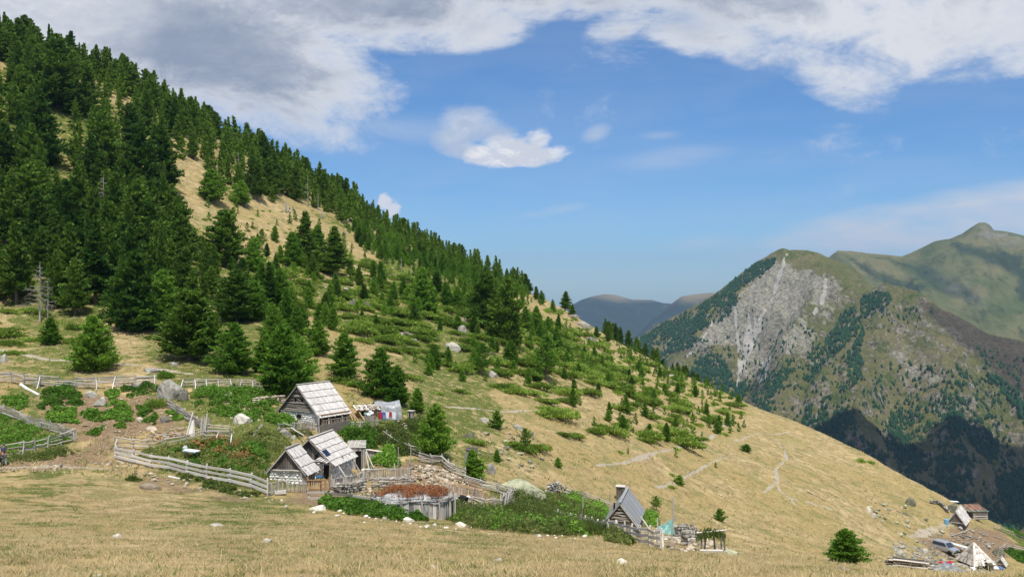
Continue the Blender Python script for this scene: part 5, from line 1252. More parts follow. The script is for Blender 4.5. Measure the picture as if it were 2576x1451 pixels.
def outhouse(label, px, py, wpx, hpx, rz=0.0, door=(.3, .66), lean_roof=.15, mat=None, tin=False):
    p = ground(px, py); k = p.y / F; w_ = wpx * k / (1 + .25); h_ = hpx * k; d_ = w_ * .95
    g = G('outhouse', p, label, 'outhouse', rz); mat = mat or W_GREY
    g.box('core', (0, d_ / 2, h_ / 2 - .25), (w_ * .9, d_ * .9, h_ + .4), M_VOID)
    n_ = 9; dz_ = (door[0] * w_ - w_ / 2, door[1] * w_ - w_ / 2) if door else (9, 9)
    for i in range(n_):
        x = -w_ / 2 + (i + .5) * w_ / n_
        if dz_[0] < x < dz_[1]: g.plank('board', (x, 0, h_ * .86), (x, 0, h_ - .02), .03, w_ / n_ * .93, mat, up=(1, 0, 0)); continue
        g.plank('board', (x, 0, -.3), (x, random.uniform(-.02, .02), h_ - .02), .03, w_ / n_ * .93, mat, up=(1, 0, 0))
    if door: g.box('doorway', ((dz_[0] + dz_[1]) / 2, d_ * .04, h_ * .42), (dz_[1] - dz_[0], .03, h_ * .86), M_VOID)
    for sd in (-1, 1):
        for i in range(7): y = (i + .5) * d_ / 7; g.plank('board', (sd * w_ / 2, y, -.5), (sd * w_ / 2, y, h_ + lean_roof * y / d_), .03, d_ / 7 * .93, mat, up=(0, 1, 0))
    for i in range(6): y = -.1 + (i + .5) * (d_ + .2) / 6; g.plank('roof_board', (-w_ / 2 - .1, y, h_ + .03 + lean_roof * y / d_), (w_ / 2 + .1, y, h_ + .03 + lean_roof * y / d_), (d_ + .2) / 6 * .95, .035, W_WHITE if not tin else W_DARK)
    if tin: g.box('tin_sheet', (-w_ / 2 - .05, -.04, h_ * .35), (w_ * .22, .03, h_ * .7), M_TIN)
    return g, w_, h_, d_
g, w_, h_, d_ = outhouse('grey board shed with an open black doorway beside the lower hut', 897, 1182, 50, 56, R(8), (.48, .74), .35)
for x in (-.3, .1, .4): g.pole('roof_pole', (x - .3, 0, h_ + .1), (x - .1, d_, h_ + .42), .035, W_WHITE)
for a in ((w_ / 2 + .75, .25), (w_ / 2 + .45, -.1), (w_ / 2 + .9, .0)): g.pole('prop_pole', (a[0], a[1] - .3, -.2), (w_ / 2 + .05, .2, h_ - .1), .05, W_WHITE)
p = ground(938, 1152); g = G('hen_hutch', p, 'low slanted board hutch right of the open grey shed', 'hutch', R(-15))
g.box('core', (0, .3, .3), (1.0, .6, .5), M_VOID)
for i in range(7): g.plank('roof_board', (-.65, -.1 + i * .13, .75 - .02 * i), (.65, -.1 + i * .13, .62 - .02 * i), .12, .03, W_PALE if i % 2 else W_WHITE)
for i in range(8): g.plank('board', (-.5 + i * .14, 0, -.1), (-.5 + i * .14, 0, .62), .03, .12, W_GREY, up=(1, 0, 0))
g, w_, h_, d_ = outhouse('leaning outhouse with tin patch standing alone on the dry slope', 1184, 1168, 30, 36, R(-12), (.3, .62), .1, tin=True)
g.plank('white_plank', (w_ * .4, -.5, -.5), (w_ * .25, -.05, h_ * .7), .08, .04, W_WHITE); g.pole('prop_pole', (w_ * 1.6, -.3, -.5), (w_ * .5, 0, h_ * .95), .04, W_PALE)
g, w_, h_, d_ = outhouse('closed narrow outhouse behind the metal roofed hut', 1560, 1262, 24, 38, R(-14), None, .0, mat=W_DARK)
g.box('vent_slot', (-.1, -.03, h_ * .85), (.3, .02, .06), M_VOID)
g, w_, h_, d_ = outhouse('small crooked grey outhouse right of the plastic shelter', 1031, 1058, 16, 24, R(-20), (.35, .65), .0)
# ---------------------------------------------------------------- the lower hut, in two parts
B = hut('wooden_hut', 'lower hut with grey board roof and a solar panel, behind the small front hut', 780, 1192, 108, 34, 56, 3.7, R(76), rows=5, cols=26, gable='boards', gmat=W_DARK, stone_mat=M_WSTONE)
hw, wh, L, rise = B.hw, B.wh, B.L, B.rise
B.box('window', (-.05, -.55, wh + .28), (.05, .3, .36), M_VOID); B.pole('stove_pipe', (.15, .25, wh + rise * .7), (.15, .25, wh + rise + .75), .06, W_DARK, v='pole')
B.plank('patched_board', (-.06, -.9, wh + .05), (-.06, -.9, wh + .5), .04, .4, W_GREY, up=(0, 1, 0))
sn, cs = rise / math.hypot(hw, rise), hw / math.hypot(hw, rise); nrm = V3((0, -sn, cs)); q = V3((.15, -cs * 1.6, wh + rise - sn * 1.6)) + nrm * .1
sp_ = B.plank('solar_panel', q + V3((0, -cs, -sn)) * -.25, q + V3((0, -cs, -sn)) * .3, .75, .03, M_SOLAR, up=nrm)
q = V3((-.15, -hw * .72, wh + rise * .2)); 
for i in range(5): B.plank('porch_roof_board', (-.85 + i * .02, -hw * .55 - i * .17, wh + .28 - i * .06), (.05, -hw * .55 - i * .17, wh + .34 - i * .06), .16, .03, W_ROOF, up=(0, 0, 1))
for x, y in ((-.7, -hw * .7), (-.65, -hw - .2)): B.pole('porch_post', (x, y, -.4), (x, y, wh + .1), .07, W_DARK)
B.plank('door', (-.75, -hw * .42, -.2), (-.75, -hw * .42, wh), .05, .5, W_DARK, up=(0, 1, 0))
B.box('doorway', (-.1, -hw * .8, .2), (.08, .45, 1.1), M_VOID)
for x in (.9, 2.2, 3.4): B.pole('prop_pole', (x - .2, -hw - .9, -.4), (x - .5, -hw - .05, wh + .1), .06, W_WHITE if x < 2 else W_GREY)
C0 = hut('wooden_hut', 'small front hut of dark upright boards on a whitewashed stone base', 722, 1212, 88, 30, 54, 1.75, R(78), rows=3, cols=12, gable='boards', gmat=W_DARK, stone_mat=M_WSTONE, low_side='boards', ov=.22)
C0.plank('corner_board', (-.03, -C0.hw + .02, -.4), (-.03, -C0.hw + .02, C0.wh + .1), .05, .28, W_GREY, up=(0, 1, 0))
# things by the hut door
p = ground(803, 1205); bm = bmesh.new(); r0, r1 = .17, .27
bmesh.ops.create_cone(bm, cap_ends=False, segments=18, radius1=r0, radius2=r1, depth=.2); bot = bmesh.ops.create_circle(bm, cap_ends=True, segments=18, radius=r0 * .98); bmesh.ops.translate(bm, verts=bot['verts'], vec=(0, 0, -.098))
bmesh.ops.solidify(bm, geom=bm.faces[:], thickness=.014); me = bpy.data.meshes.new('basin'); bm.to_mesh(me); bm.free(); o = link('basin', me, M_BASIN, label='blue plastic basin on the ground by the lower hut door', cat='basin'); o.location = p + V3((0, 0, .1))
p = ground(787, 1206); o = single('sack', 'stonea', M_WCL, p, (.5, .4, .34), 'rounded white sack lying left of the blue basin', 'sack')
p = ground(706, 1244); g = G('stone_trough', p, 'small grey wooden trough at the foot of the yard fence', 'trough', R(15)); g.box('floor', (0, 0, .1), (.6, .25, .05), W_WHITE)
for y in (-.14, .14): g.box('side', (0, y, .18), (.66, .04, .2), W_WHITE)
for x in (-.33, .33): g.box('end', (x, 0, .18), (.04, .3, .2), W_WHITE)
# ---------------------------------------------------------------- the hut with the metal roof
Cc = hut('wooden_hut', 'steep hut of split logs under a smooth grey metal roof', 1560, 1345, 80, 32, 50, 4.9, R(76), gable='logs', low='boards', roof='metal', low_side='boards', ov=.2)
Cc.pole('stove_pipe', (.6, .5, Cc.wh + Cc.rise * .5), (.6, .5, Cc.wh + Cc.rise * .86), .07, M_VOID, v='pole')
for x, dx in ((.2, 1.5), (2.6, 1.9)): Cc.pole('prop_pole', (x - .6, -Cc.hw - dx, -1.3), (x, -Cc.hw - .05, Cc.wh - .15), .07, W_WHITE)
Cc.plank('side_board', (1.5, -Cc.hw - .05, 0), (1.5, -Cc.hw - .05, Cc.wh), .2, .04, W_PALE, up=(0, 1, 0))
# ---------------------------------------------------------------- the far right hamlet
Dd = hut('wooden_hut', 'distant grey hut with patched board roof beside the rusty roofed shed', 2405, 1322, 42, 8, 27, 6.0, R(56), rows=4, cols=10, gable='boards', gmat=W_DARK, low='boards', low_side='boards', ov=.2)
p = ground(2450, 1306); g = G('long_shed', p, 'long low shed with rusty red roof edged in turquoise at the slope rim', 'shed', R(10))
for i in range(7): g.pole('log', (-.2, 0, .1 + i * .22), (3.0, 0, .1 + i * .22), .1, W_GREY)
g.box('core', (1.4, 1.0, .6), (3.1, 1.8, 1.4), W_DARK)
for i in range(8): g.plank('roof_sheet', (-1.0 + i * .52, -.25, 1.6 + .02 * (i % 2)), (-1.0 + i * .52, 2.6, 2.35 + .02 * (i % 2)), .54, .03, M_RUSTR)
g.plank('roof_edge', (-1.2, -.28, 1.66), (3.1, -.28, 1.58), .12, .12, M_TEAL); g.plank('roof_edge', (-1.25, -.28, 1.66), (-1.25, 2.6, 2.4), .12, .1, M_TEAL)
p = ground(2398, 1264); g = G('metal_sheet', p, 'white metal sheet lying on the rim above the distant hut', 'sheet', R(5)); g.plank('sheet', (-1, 0, .35), (1, 0, .25), .8, .05, M_WCL); g.pole('support', (-.8, 0, -.2), (-.8, 0, .33), .05); g.pole('support', (.8, 0, -.2), (.8, 0, .25), .05)
p = ground(2381, 1318); bm = bmesh.new(); bmesh.ops.create_cone(bm, cap_ends=True, segments=14, radius1=.34, radius2=.34, depth=.9); bmesh.ops.bevel(bm, geom=[e for e in bm.edges if abs(e.verts[0].co.z - e.verts[1].co.z) < .01], offset=.05, segments=1, affect='EDGES')
me = bpy.data.meshes.new('barrel'); bm.to_mesh(me); bm.free(); o = link('barrel', me, mat_plain('light_blue_plastic', (.12, .38, .62), .4), label='light blue barrel at the left corner of the distant hut', cat='barrel'); o.location = p + V3((0, 0, .45))
# tent-like hut of boards
p = ground(2478, 1434); k = p.y / F; Wp = 66 * k; Hp = 50 * k; wl = 12 * k
g = G('pyramid_hut', p, 'pyramid shaped hut clad in pale boards with a dark doorway', 'hut', R(14)); hb = Wp / 2
g.box('wall', (0, hb, wl / 2 - .4), (Wp * .86, Wp * .86, wl + .8), W_DARK)
for i in range(5): g.pole('wall_log', (-hb * .9, .1 * 1 + .2, -.1 + i * .18), (hb * .9, .3, -.1 + i * .18), .08, W_GREY)
ap = V3((-.25, hb, wl + Hp)); cor = [V3((-hb, -.1, wl)), V3((hb, -.1, wl)), V3((hb, 2 * hb, wl)), V3((-hb, 2 * hb, wl))]
for f_, (a, b) in enumerate(((0, 1), (1, 2), (2, 3), (3, 0))):
    A_, B_ = cor[a], cor[b]; nn = (B_ - A_).cross(ap - A_).normalized()
    rf = g.mesh('roof_face', [A_ - nn * .05, B_ - nn * .05, ap - nn * .05, A_ - nn * .1, B_ - nn * .1, ap - nn * .1], [(0, 1, 2), (5, 4, 3), (0, 3, 4, 1), (1, 4, 5, 2), (2, 5, 3, 0)], W_DARK)
    if f_ in (2,): continue
    for r__ in range(4):
        t0, t1 = r__ / 4, (r__ + 1) / 4; n_ = max(2, int(13 * (1 - t0)))
        for c_ in range(n_):
            u = (c_ + .5) / n_; bt = A_.lerp(B_, u); lo_ = bt.lerp(ap, t0 * 1.0) ; a2 = A_.lerp(ap, t1); b2 = B_.lerp(ap, t1); hi = a2.lerp(b2, u)
            if f_ == 0 and r__ == 0 and .50 < u < .72: continue
            g.plank('roof_board', lo_ + nn * .07, hi + nn * .03, (B_ - A_).length * (1 - (t0 + t1) / 2) / n_ * .96, .03, W_WHITE if f_ == 0 else W_GREY, up=nn, parent=rf)  # front boards paler than the side ones: sunlit face put into the colour
for c_ in cor[:2]: g.plank('edge_board', c_ , ap, .22, .06, W_WHITE)
g.box('doorway', (hb * .24, .12, wl * .35), (.8, .12, wl + 1.0), M_VOID); g.plank('porch_roof', (-.1, -.3, wl + .62), (1.3, -.3, wl + .62), .7, .05, W_GREY)
for i in range(5): g.plank('ladder_rung', (-hb * .62, -.35, .1 + i * .28), (-hb * .42, -.35, .1 + i * .28), .05, .05, W_GREY)
for x in (-.63, -.41): g.pole('ladder_rail', (hb * x, -.38, -.2), (hb * x, -.2, 1.5), .035)
SH = hut('small_hut', 'tiny pale roofed kennel-like hut at the right edge of the hamlet', 2516, 1424, 22, 6, 15, 1.6, R(52), rows=2, cols=7, gable='boards', low='boards', low_side='boards', ov=.15)
# striped awning
p = ground(2400, 1388); g = G('striped_awning', p, 'green and white striped sheet stretched between the car and the pyramid hut', 'awning', R(-12))
for i in range(9): g.plank('stripe', (0.05, .0 + i * .24, 1.25 - i * .02), (3.2, -.2 + i * .24, .5 - i * .02), .24, .03, M_TEAL if i % 2 else M_WCL)
for x, y, z in ((.1, 0, 1.2), (3.1, -.1, .5), (.1, 1.9, 1.1), (3.1, 1.8, .4)): g.pole('support', (x, y, -.6), (x, y, z), .05)
g.plank('brown_panel', (.3, -.15, -.1), (2.2, -.25, -.35), .05, 1.2, mat_plain('brown_matting', (.12, .075, .035), .9))
# silver car
p = ground(2378, 1388); c = G('parked_car', p, 'silver off-road car parked nose towards us in the right hamlet', 'car', R(-62))
def body_sec():
    # side outline (x forward, z up) with half widths
    S_ = [(-2.05, .45, .72, .80), (-1.95, .42, 1.0, .84), (-1.0, .38, 1.02, .86), (.55, .38, 1.02, .86), (1.2, .40, .98, .84), (1.95, .42, .86, .80), (2.1, .48, .70, .70)]
    V = []; 
    for x, zb_, zt_, w_ in S_: V += [(x, -w_, zb_), (x, -w_ * 1.02, (zb_ + zt_) / 2), (x, -w_ * .95, zt_), (x, w_ * .95, zt_), (x, w_ * 1.02, (zb_ + zt_) / 2), (x, w_, zb_)]
    fc = [(i * 6 + j, i * 6 + (j + 1) % 6, (i + 1) * 6 + (j + 1) % 6, (i + 1) * 6 + j) for i in range(len(S_) - 1) for j in range(6)]
    return V, fc + [tuple(range(6))[::-1], tuple(range(36, 42))]
c.mesh('body', *body_sec(), M_CAR)
cb = [(-1.98, 1.0, .82), (-1.8, 1.68, .66), (.35, 1.72, .66), (1.15, 1.0, .80)]
V = []
for x, z, w_ in cb: V += [(x, -w_, z), (x, w_, z)]
c.mesh('cabin', V, [(0, 1, 3, 2), (2, 3, 5, 4), (4, 5, 7, 6), (0, 2, 4, 6), (1, 7, 5, 3), (0, 6, 7, 1)], M_CAR)
c.mesh('windscreen', [(.46, -.56, 1.64), (.46, .56, 1.64), (1.10, .70, 1.06), (1.10, -.70, 1.06)], [(3, 2, 1, 0)], M_GLASS); 
for s_ in (-1, 1): c.mesh('side_window', [(-1.7, s_ * .70, 1.58), (.28, s_ * .70, 1.60), (.75, s_ * .80, 1.14), (-1.8, s_ * .80, 1.12)], [(0, 1, 2, 3)], M_GLASS)
for v in c.o.children:
    if v.name.startswith(('windscreen', 'side_window')):
        v.matrix_local = Matrix.Translation((.02, 0, .02)) @ v.matrix_local @ Matrix.Diagonal((1, 1.035, 1, 1))
for x in (-1.3, 1.35):
    for s_ in (-1, 1):
        bm = bmesh.new(); bmesh.ops.create_cone(bm, cap_ends=True, segments=16, radius1=.36, radius2=.36, depth=.24); me = bpy.data.meshes.new('tyre'); bm.to_mesh(me); bm.free(); me.materials.append(M_TYRE)
        wl_ = c._add('wheel', me, Matrix.Translation((x, s_ * .78, .36)) @ Matrix.Rotation(R(90), 4, 'X')); rim = c.pole('rim', (x, s_ * .80, .36), (x, s_ * .915, .36), .2, M_CHROME, parent=wl_, v='pole')
for s_ in (-1, 1): c.box('headlight', (2.08, s_ * .55, .76), (.08, .28, .16), M_CHROME)
c.box('bumper', (2.12, 0, .5), (.14, 1.5, .18), M_TYRE); c.box('grille', (2.1, 0, .76), (.06, .7, .14), M_TYRE); c.plank('roof_rack', (-1.5, -.5, 1.78), (.2, -.5, 1.78), .04, .04, M_CHROME); c.plank('roof_rack', (-1.5, .5, 1.78), (.2, .5, 1.78), .04, .04, M_CHROME)
for i, (a, b, c_, e_) in enumerate(((2262, 1408, 2300, 1424), (2300, 1396, 2345, 1416), (2320, 1418, 2372, 1408), (2420, 1345, 2470, 1362), (2440, 1332, 2395, 1350), (2345, 1378, 2338, 1412), (2500, 1350, 2530, 1362), (2270, 1428, 2330, 1434))):
    A_ = ground(a, b); B_ = ground(c_, e_); o = link('pole', unit('pole' + 'abcd'[i % 4], W_GREY), label='grey pole lying among the stones of the right hamlet', cat='pole', group='poles lying in the right hamlet'); o.matrix_world = rmat(A_ + V3((0, 0, .15)), B_ + V3((0, 0, .25)), .16, .16)
# planks, tarps, clutter of the hamlet
p = ground(2285, 1440); g = G('plank_stack', p, 'stack of weathered planks and poles lying at the left of the hamlet', 'plank stack', R(-4))
for i in range(34): a = random.uniform(-2.2, -1.2); b = random.uniform(1.0, 2.3); z = .1 + .035 * i; y = random.uniform(-.4, .5); g.pole('pole', (a, y, z + random.uniform(-.1, .1)), (b, y + random.uniform(-.3, .3), z * .8), .06, random.choice((W_GREY, W_DARK, W_WHITE)))
p = ground(2391, 1446); g = G('tarpaulin_roof', p, 'pale sheet roof rising just over the meadow edge at the right', 'roof', 0)
V = [(-1.9, -1, .0), (0, -1.2, .75), (1.7, -1, .1), (-1.9, 1, .1), (0, 1.2, .85), (1.7, 1, .2)]; g.mesh('sheet', V + [(x, y, z - .05) for x, y, z in V], [(0, 1, 4, 3), (1, 2, 5, 4), (6, 9, 10, 7), (7, 10, 11, 8), (0, 6, 7, 1), (1, 7, 8, 2), (3, 4, 10, 9), (4, 5, 11, 10)], M_DPLAST)
for x in (-1.7, 1.5): g.pole('support', (x, 0, -1.2), (x, 0, .05), .06)
for (a, b, m_, lab) in ((2370, 1420, M_RED, 'dark red bundle on the plank pile in front of the parked car'), (2383, 1424, M_BLUE, 'blue bundle beside the red one in front of the parked car'), (2390, 1418, M_RED, 'bright red cloth bundle right of the blue one'), (2517, 1432, M_BLUE, 'blue cloth by the tiny hut at the right edge'), (2505, 1432, M_WCL, 'white sack beside the blue cloth by the tiny hut'),
    (2384, 1372, M_WCL, 'white wrapped bale right of the parked car'), (2447, 1434, M_WCL, 'white bushy sack at the foot of the pyramid hut')):
    p = ground(a, b); single('bundle', 'stone' + random.choice('abcd'), m_, p, (1.1, .8, .7), lab, 'bundle')
# ---------------------------------------------------------------- fences
fence('long upper fence of grey poles running below the dry pasture', [(-60, 962), (0, 963), (32, 964), (72, 972), (150, 977), (200, 979), (250, 977), (335, 975), (390, 972)], 1.22, 1.75, 7, .036, braces=.3, jit=.05, lean=.14)
fence('right half of the upper fence beyond the big boulder, with pale slanting props', [(462, 973), (500, 974), (540, 975), (580, 975), (640, 975), (690, 984)], .85, 1.15, 5, .028, braces=.75, jit=.03, lean=.06)
fence('back rails of the left garden pen, sloping down to its corner', [(-40, 1036), (0, 1043), (29, 1050), (66, 1068), (105, 1078), (150, 1092), (189, 1108)], .85, 1.4, 4, .04, kind='plank', jit=.03, lean=.16)
fence('bowed front rails of the left garden pen', [(189, 1109), (170, 1116), (145, 1122), (100, 1132), (57, 1143), (0, 1152), (-40, 1158)], .95, 1.4, 4, .036, jit=.09, lean=.2, pm=W_GREY)
fence('pale plank fence slanting down across the foreground to the yard', [(292, 1155), (365, 1172), (450, 1192), (520, 1207), (562, 1214), (629, 1228), (672, 1246)], 1.0, 2.3, 3, .055, kind='plank', mat=W_WHITE, jit=.02, lean=.05, hs=[.28, .62, .95])
fence('pole fence along the upper edge of the weedy enclosure', [(296, 1127), (351, 1131), (411, 1130), (451, 1122), (481, 1118), (519, 1108), (585, 1113)], .85, 1.6, 3, .036, jit=.05, lean=.2, braces=.3)
fence('short steep fence of five rails below the big boulder', [(424, 1026), (445, 1040), (465, 1052), (490, 1068), (517, 1084)], .8, 1.1, 5, .035, kind='plank', jit=.02, lean=.05)
fence('stub of grey rails right of the upright planks', [(527, 1088), (550, 1090), (576, 1090)], .75, 1.4, 3, .034, jit=.04)
fence('picket fence in front of the upper house', [(736, 1082), (790, 1080), (850, 1079), (900, 1078), (951, 1074)], .68, 1.6, 2, .03, pickets=1, psp=.2, jit=.02, lean=.12, mat=W_GREY)
fence('fence of the yard gable end beside the upper house boulder', [(700, 1082), (718, 1078), (736, 1080)], .5, 1.2, 2, .04)
fence('grey picket stretch at the left of the lower yard', [(677, 1246), (692, 1243), (708, 1240)], .85, .9, 2, .03, pickets=1, psp=.15, lean=.03)
fence('thin picket fence left of the yellowish gate', [(722, 1238), (745, 1237), (772, 1236)], .62, 1.1, 2, .022, pickets=1, psp=.14, jit=.01, lean=.03)
fence('yellowish wooden gate of the lower yard', [(773, 1237), (800, 1237), (827, 1235)], .85, .9, 3, .024, pickets=1, psp=.14, mat=W_BROWN, pm=W_PALE, jit=.01, lean=.02, name='gate')
fence('pale pointed picket fence between the gate and the sheep', [(829, 1231), (858, 1224), (890, 1217), (916, 1208)], .72, 1.2, 2, .03, pickets=1, psp=.15, pm=W_WHITE, jit=.02, lean=.04)
fence('tall picket fence right of the sheep above the pen', [(918, 1208), (950, 1208), (990, 1207), (1031, 1204)], .95, 1.3, 2, .035, pickets=1, psp=.15, pm=W_GREY, jit=.02, lean=.06, post_top=.35)
fence('heavy rail fence along the back of the covered pen', [(934, 1232), (965, 1232), (1000, 1231), (1035, 1230)], .95, 1.0, 4, .05, jit=.03, lean=.06)
fence('low plank fence running down to the covered pen', [(777, 1256), (830, 1257), (880, 1263), (930, 1274)], .55, 1.7, 2, .05, kind='plank', jit=.03, mat=W_GREY)
fence('bent pole fence on the upper right edge of the stony yard', [(968, 1108), (985, 1122), (1001, 1130), (1025, 1140), (1056, 1150)], .85, 1.2, 4, .034, jit=.05, lean=.2)
fence('grey rail fence at the top of the stony yard', [(1056, 1162), (1078, 1168), (1111, 1170)], .85, 1.0, 5, .036, jit=.03)
fence('rail fence dropping from the stony yard to the outhouse pine', [(1112, 1172), (1134, 1190), (1150, 1198), (1170, 1204)], .95, 1.1, 5, .036, jit=.03, lean=.08)
fence('rail fence running right from the outhouse pine', [(1170, 1218), (1205, 1228), (1242, 1238), (1290, 1252)], .85, 1.2, 5, .034, jit=.04, lean=.12)
fence('slatted fence topped by two fresh orange rails', [(1110, 1236), (1140, 1242), (1175, 1249), (1210, 1256)], .85, 1.2, 2, .045, kind='plank', mat=W_PALE, pickets=1, psp=.2, pm=W_GREY, jit=.01, lean=.03, hs=[.1, .8])
fence('tumbledown rail fence at the front of the right pen', [(1115, 1268), (1150, 1270), (1190, 1274), (1230, 1278), (1262, 1276)], .75, 1.1, 4, .04, jit=.1, lean=.16)
fence('leaning upright stakes closing the right end of the pen', [(1262, 1278), (1274, 1270), (1288, 1258)], .95, .5, 3, .03, pickets=1, psp=.2, jit=.12, lean=.3)
fence('sagging pole fence from the stone wall to the metal roofed hut', [(1440, 1248), (1470, 1256), (1510, 1270), (1545, 1284)], .7, 1.5, 4, .035, jit=.06, lean=.15)
fence('pale rail fence passing in front of the metal roofed hut', [(1403, 1312), (1440, 1322), (1468, 1330), (1520, 1344), (1560, 1354), (1590, 1362), (1640, 1374), (1665, 1382)], .85, 1.9, 3, .04, kind='plank', mat=W_WHITE, jit=.03, lean=.06, hs=[.2, .5, .78])
fence('low wire-thin fence along the meadow edge by the ruins', [(1668, 1384), (1720, 1388), (1780, 1392)], .4, 1.6, 2, .025, mat=W_WHITE, dmin=55)
fence('pole fence bounding the green field at the far right', [(2512, 1388), (2535, 1378), (2580, 1390)], .9, 2.2, 3, .05, jit=.04)
fence('pole fence climbing to the rim at the far right', [(2500, 1330), (2530, 1338), (2580, 1362)], .8, 2.5, 2, .05, jit=.08)
# loose timber
def timber(label, a, b, r__, mat, za=0.0, zb_=0.0, name='pole', cat='pole', plank=None, dmin=30):
    A_ = ground(*a, dmin=dmin); B_ = ground(*b, dmin=dmin); A_.z += za; B_.z += zb_
    o = link(name, unit('boxb' if plank else 'polea', mat), label=label, cat=cat); o.matrix_world = rmat(A_, B_, plank or 2 * r__, 2 * r__ if plank is None else .04); return o
p = ground(471, 1096); g = G('leaning_planks', p, 'white pole and pale boards leaning against the end of the steep fence', 'planks', 0)
g.pole('white_pole', (0, -.3, -.1), (.42, .2, 2.0), .055, W_WHITE, v='pole'); g.plank('board', (.35, -.2, 0), (.30, .15, 1.25), .04, .32, W_WHITE, up=(1, 0, 0)); g.plank('board', (.65, -.2, 0), (.42, .2, 1.3), .04, .2, W_GREY, up=(1, 0, 0))
p = ground(515, 1090); g = G('upright_planks', p, 'cluster of tall grey planks standing where three fences meet', 'planks', 0)
for i in range(7): g.plank('plank', (-.35 + i * .12, random.uniform(-.1, .1), -.2), (-.3 + i * .12 + random.uniform(-.1, .15), 0, random.uniform(1.2, 1.7)), .04, .13, random.choice((W_GREY, W_DARK)), up=(1, 0, 0))
timber('thick pale log lying below the left end of the upper fence', (52, 972), (98, 996), .14, W_WHITE, .2, .1, cat='log', name='log')
timber('long pole sloping from the house boulder to the lower hut roof', (733, 1084), (765, 1122), .06, W_WHITE, .3, .9)
timber('weathered board beam in the weeds left of the lower hut', (632, 1106), (660, 1084), .08, W_GREY, .1, .6)
timber('short split log lying beside the earth yard', (372, 1080), (388, 1092), .1, W_PALE, .1, .1, name='log', cat='log')
timber('long grey pole on the dry slope far below the trail', (2030, 1236), (2078, 1262), .06, W_DARK, .05, .05)
timber('fallen pole on the dry slope above the hamlet', (2255, 1285), (2296, 1300), .07, W_DARK, .05, .05)
timber('second fallen pole just right of the hamlet slope pole', (2300, 1300), (2330, 1322), .07, W_GREY, .05, .05)
timber('pale log half buried in the meadow below the plank fence', (425, 1200), (480, 1208), .09, W_WHITE, .05, .05, name='log', cat='log')
for i, (a, b, h_) in enumerate(((1001, 1180, 1.9), (1031, 1176, 2.0), (1688, 1365, 2.6), (1703, 1350, 1.9), (1653, 1376, 1.4), (1465, 1296, 1.7), (1532, 1270, 1.5), (1463, 1330, 1.3), (2352, 1400, 1.8))):
    p = ground(a, b); o = link('stake', unit('pole' + 'abcd'[i % 4], W_GREY), label=['tall thin stake left of centre in the stony yard', 'tall thin stake right of centre in the stony yard', 'tallest bare stake in front of the turquoise sheet', 'stake against the dry stone ruin', 'short stake left of the ruins',
        'upright stake at the corner of the vegetable plot', 'upright stake on the pole fence behind the plot', 'stout stake on the pale rail fence', 'pale stake beside the parked car'][i], cat='stake'); o.matrix_world = rmat(p - V3((0, 0, .2)), p + V3((random.uniform(-.12, .12), 0, h_)), .09, .09)
# woodpile / debris
p = ground(420, 1098); g = G('firewood_heap', p, 'heap of split firewood and chips in the bare earth yard', 'firewood')
for i in range(150):
    x = random.gauss(.4, 1.3); y = random.gauss(0, .55); z = gz(p.x + x, p.y + y) - p.z + random.uniform(.03, .25) * math.exp(-x * x / 3); a = random.uniform(0, 6.28); l_ = random.uniform(.15, .35)
    g.pole('log', (x - l_ * math.cos(a), y - l_ * math.sin(a) * .6, z), (x + l_ * math.cos(a), y + l_ * math.sin(a) * .6, z + random.uniform(-.1, .15)), random.uniform(.03, .06), random.choice((W_PALE, W_BROWN, W_GREY)))
p = ground(475, 1162); g = G('tabletop', p, 'white tabletop with bluish edge propped on the pale plank fence', 'tabletop', R(-8))
g.plank('top', (-.35, 0, .95), (.75, 0, .85), .75, .05, M_WCL); g.plank('edge', (-.3, -.39, .93), (.72, -.39, .83), .04, .08, mat_plain('pale_blue_paint', (.35, .5, .62), .5)); g.stone('bundle', (-.45, .2, 1.05), (.5, .4, .35), M_DPLAST)
for x in (-.2, .6): g.pole('leg', (x, .1, -.2), (x, .1, .9), .04)
# ---------------------------------------------------------------- covered pen with plastic and dead branches
p0 = ground(1000, 1296); k = p0.y / F; g = G('covered_pen', p0, 'low round pen walled with boards and plastic, roofed with rusty dead branches', 'animal pen')
cx_, cy_ = .65, 1.55; RX, RY = 2.5, 1.5; nW = 50
for i in range(nW):
    a = 2 * math.pi * i / nW; wr_ = 1 + .07 * math.sin(3 * a + 1) + .05 * math.sin(5 * a); x = cx_ + RX * math.cos(a) * wr_; y = cy_ + RY * math.sin(a) * wr_
    gx = gz(p0.x + x, p0.y + y) - p0.z; top = .86 + .10 * math.sin(2 * a) + random.uniform(-.10, .08); tw = 2 * math.pi * RX / nW
    up_ = V3((-math.sin(a), math.cos(a), 0))
    g.plank('wall_board' if i % 3 else 'plastic_strip', (x, y, min(gx, 0) - .4), (x + random.uniform(-.03, .03), y, top), .04, tw * random.uniform(.85, 1.05), (W_GREY, W_WHITE, M_DPLAST)[i % 3], up=up_)
    if i % 4 == 0: g.pole('post', (x * 1.02, y - .05, min(gx, 0) - .4), (x * 1.02, y - .08, top + random.uniform(0, .25)), .055)
nr_, na = 6, 40; V = [(cx_, cy_, 1.0)]
for r__ in range(1, nr_ + 1):
    for j in range(na):
        a = 2 * math.pi * j / na; f_ = r__ / nr_ * 1.06; f_ *= 1 + .07 * math.sin(3 * a + 1) + .05 * math.sin(5 * a); V.append((cx_ + RX * f_ * math.cos(a), cy_ + RY * f_ * math.sin(a), 1.0 - .12 * f_ + .10 * math.sin(3 * a + r__) + random.uniform(-.05, .05) - (.22 if r__ == nr_ else 0)))
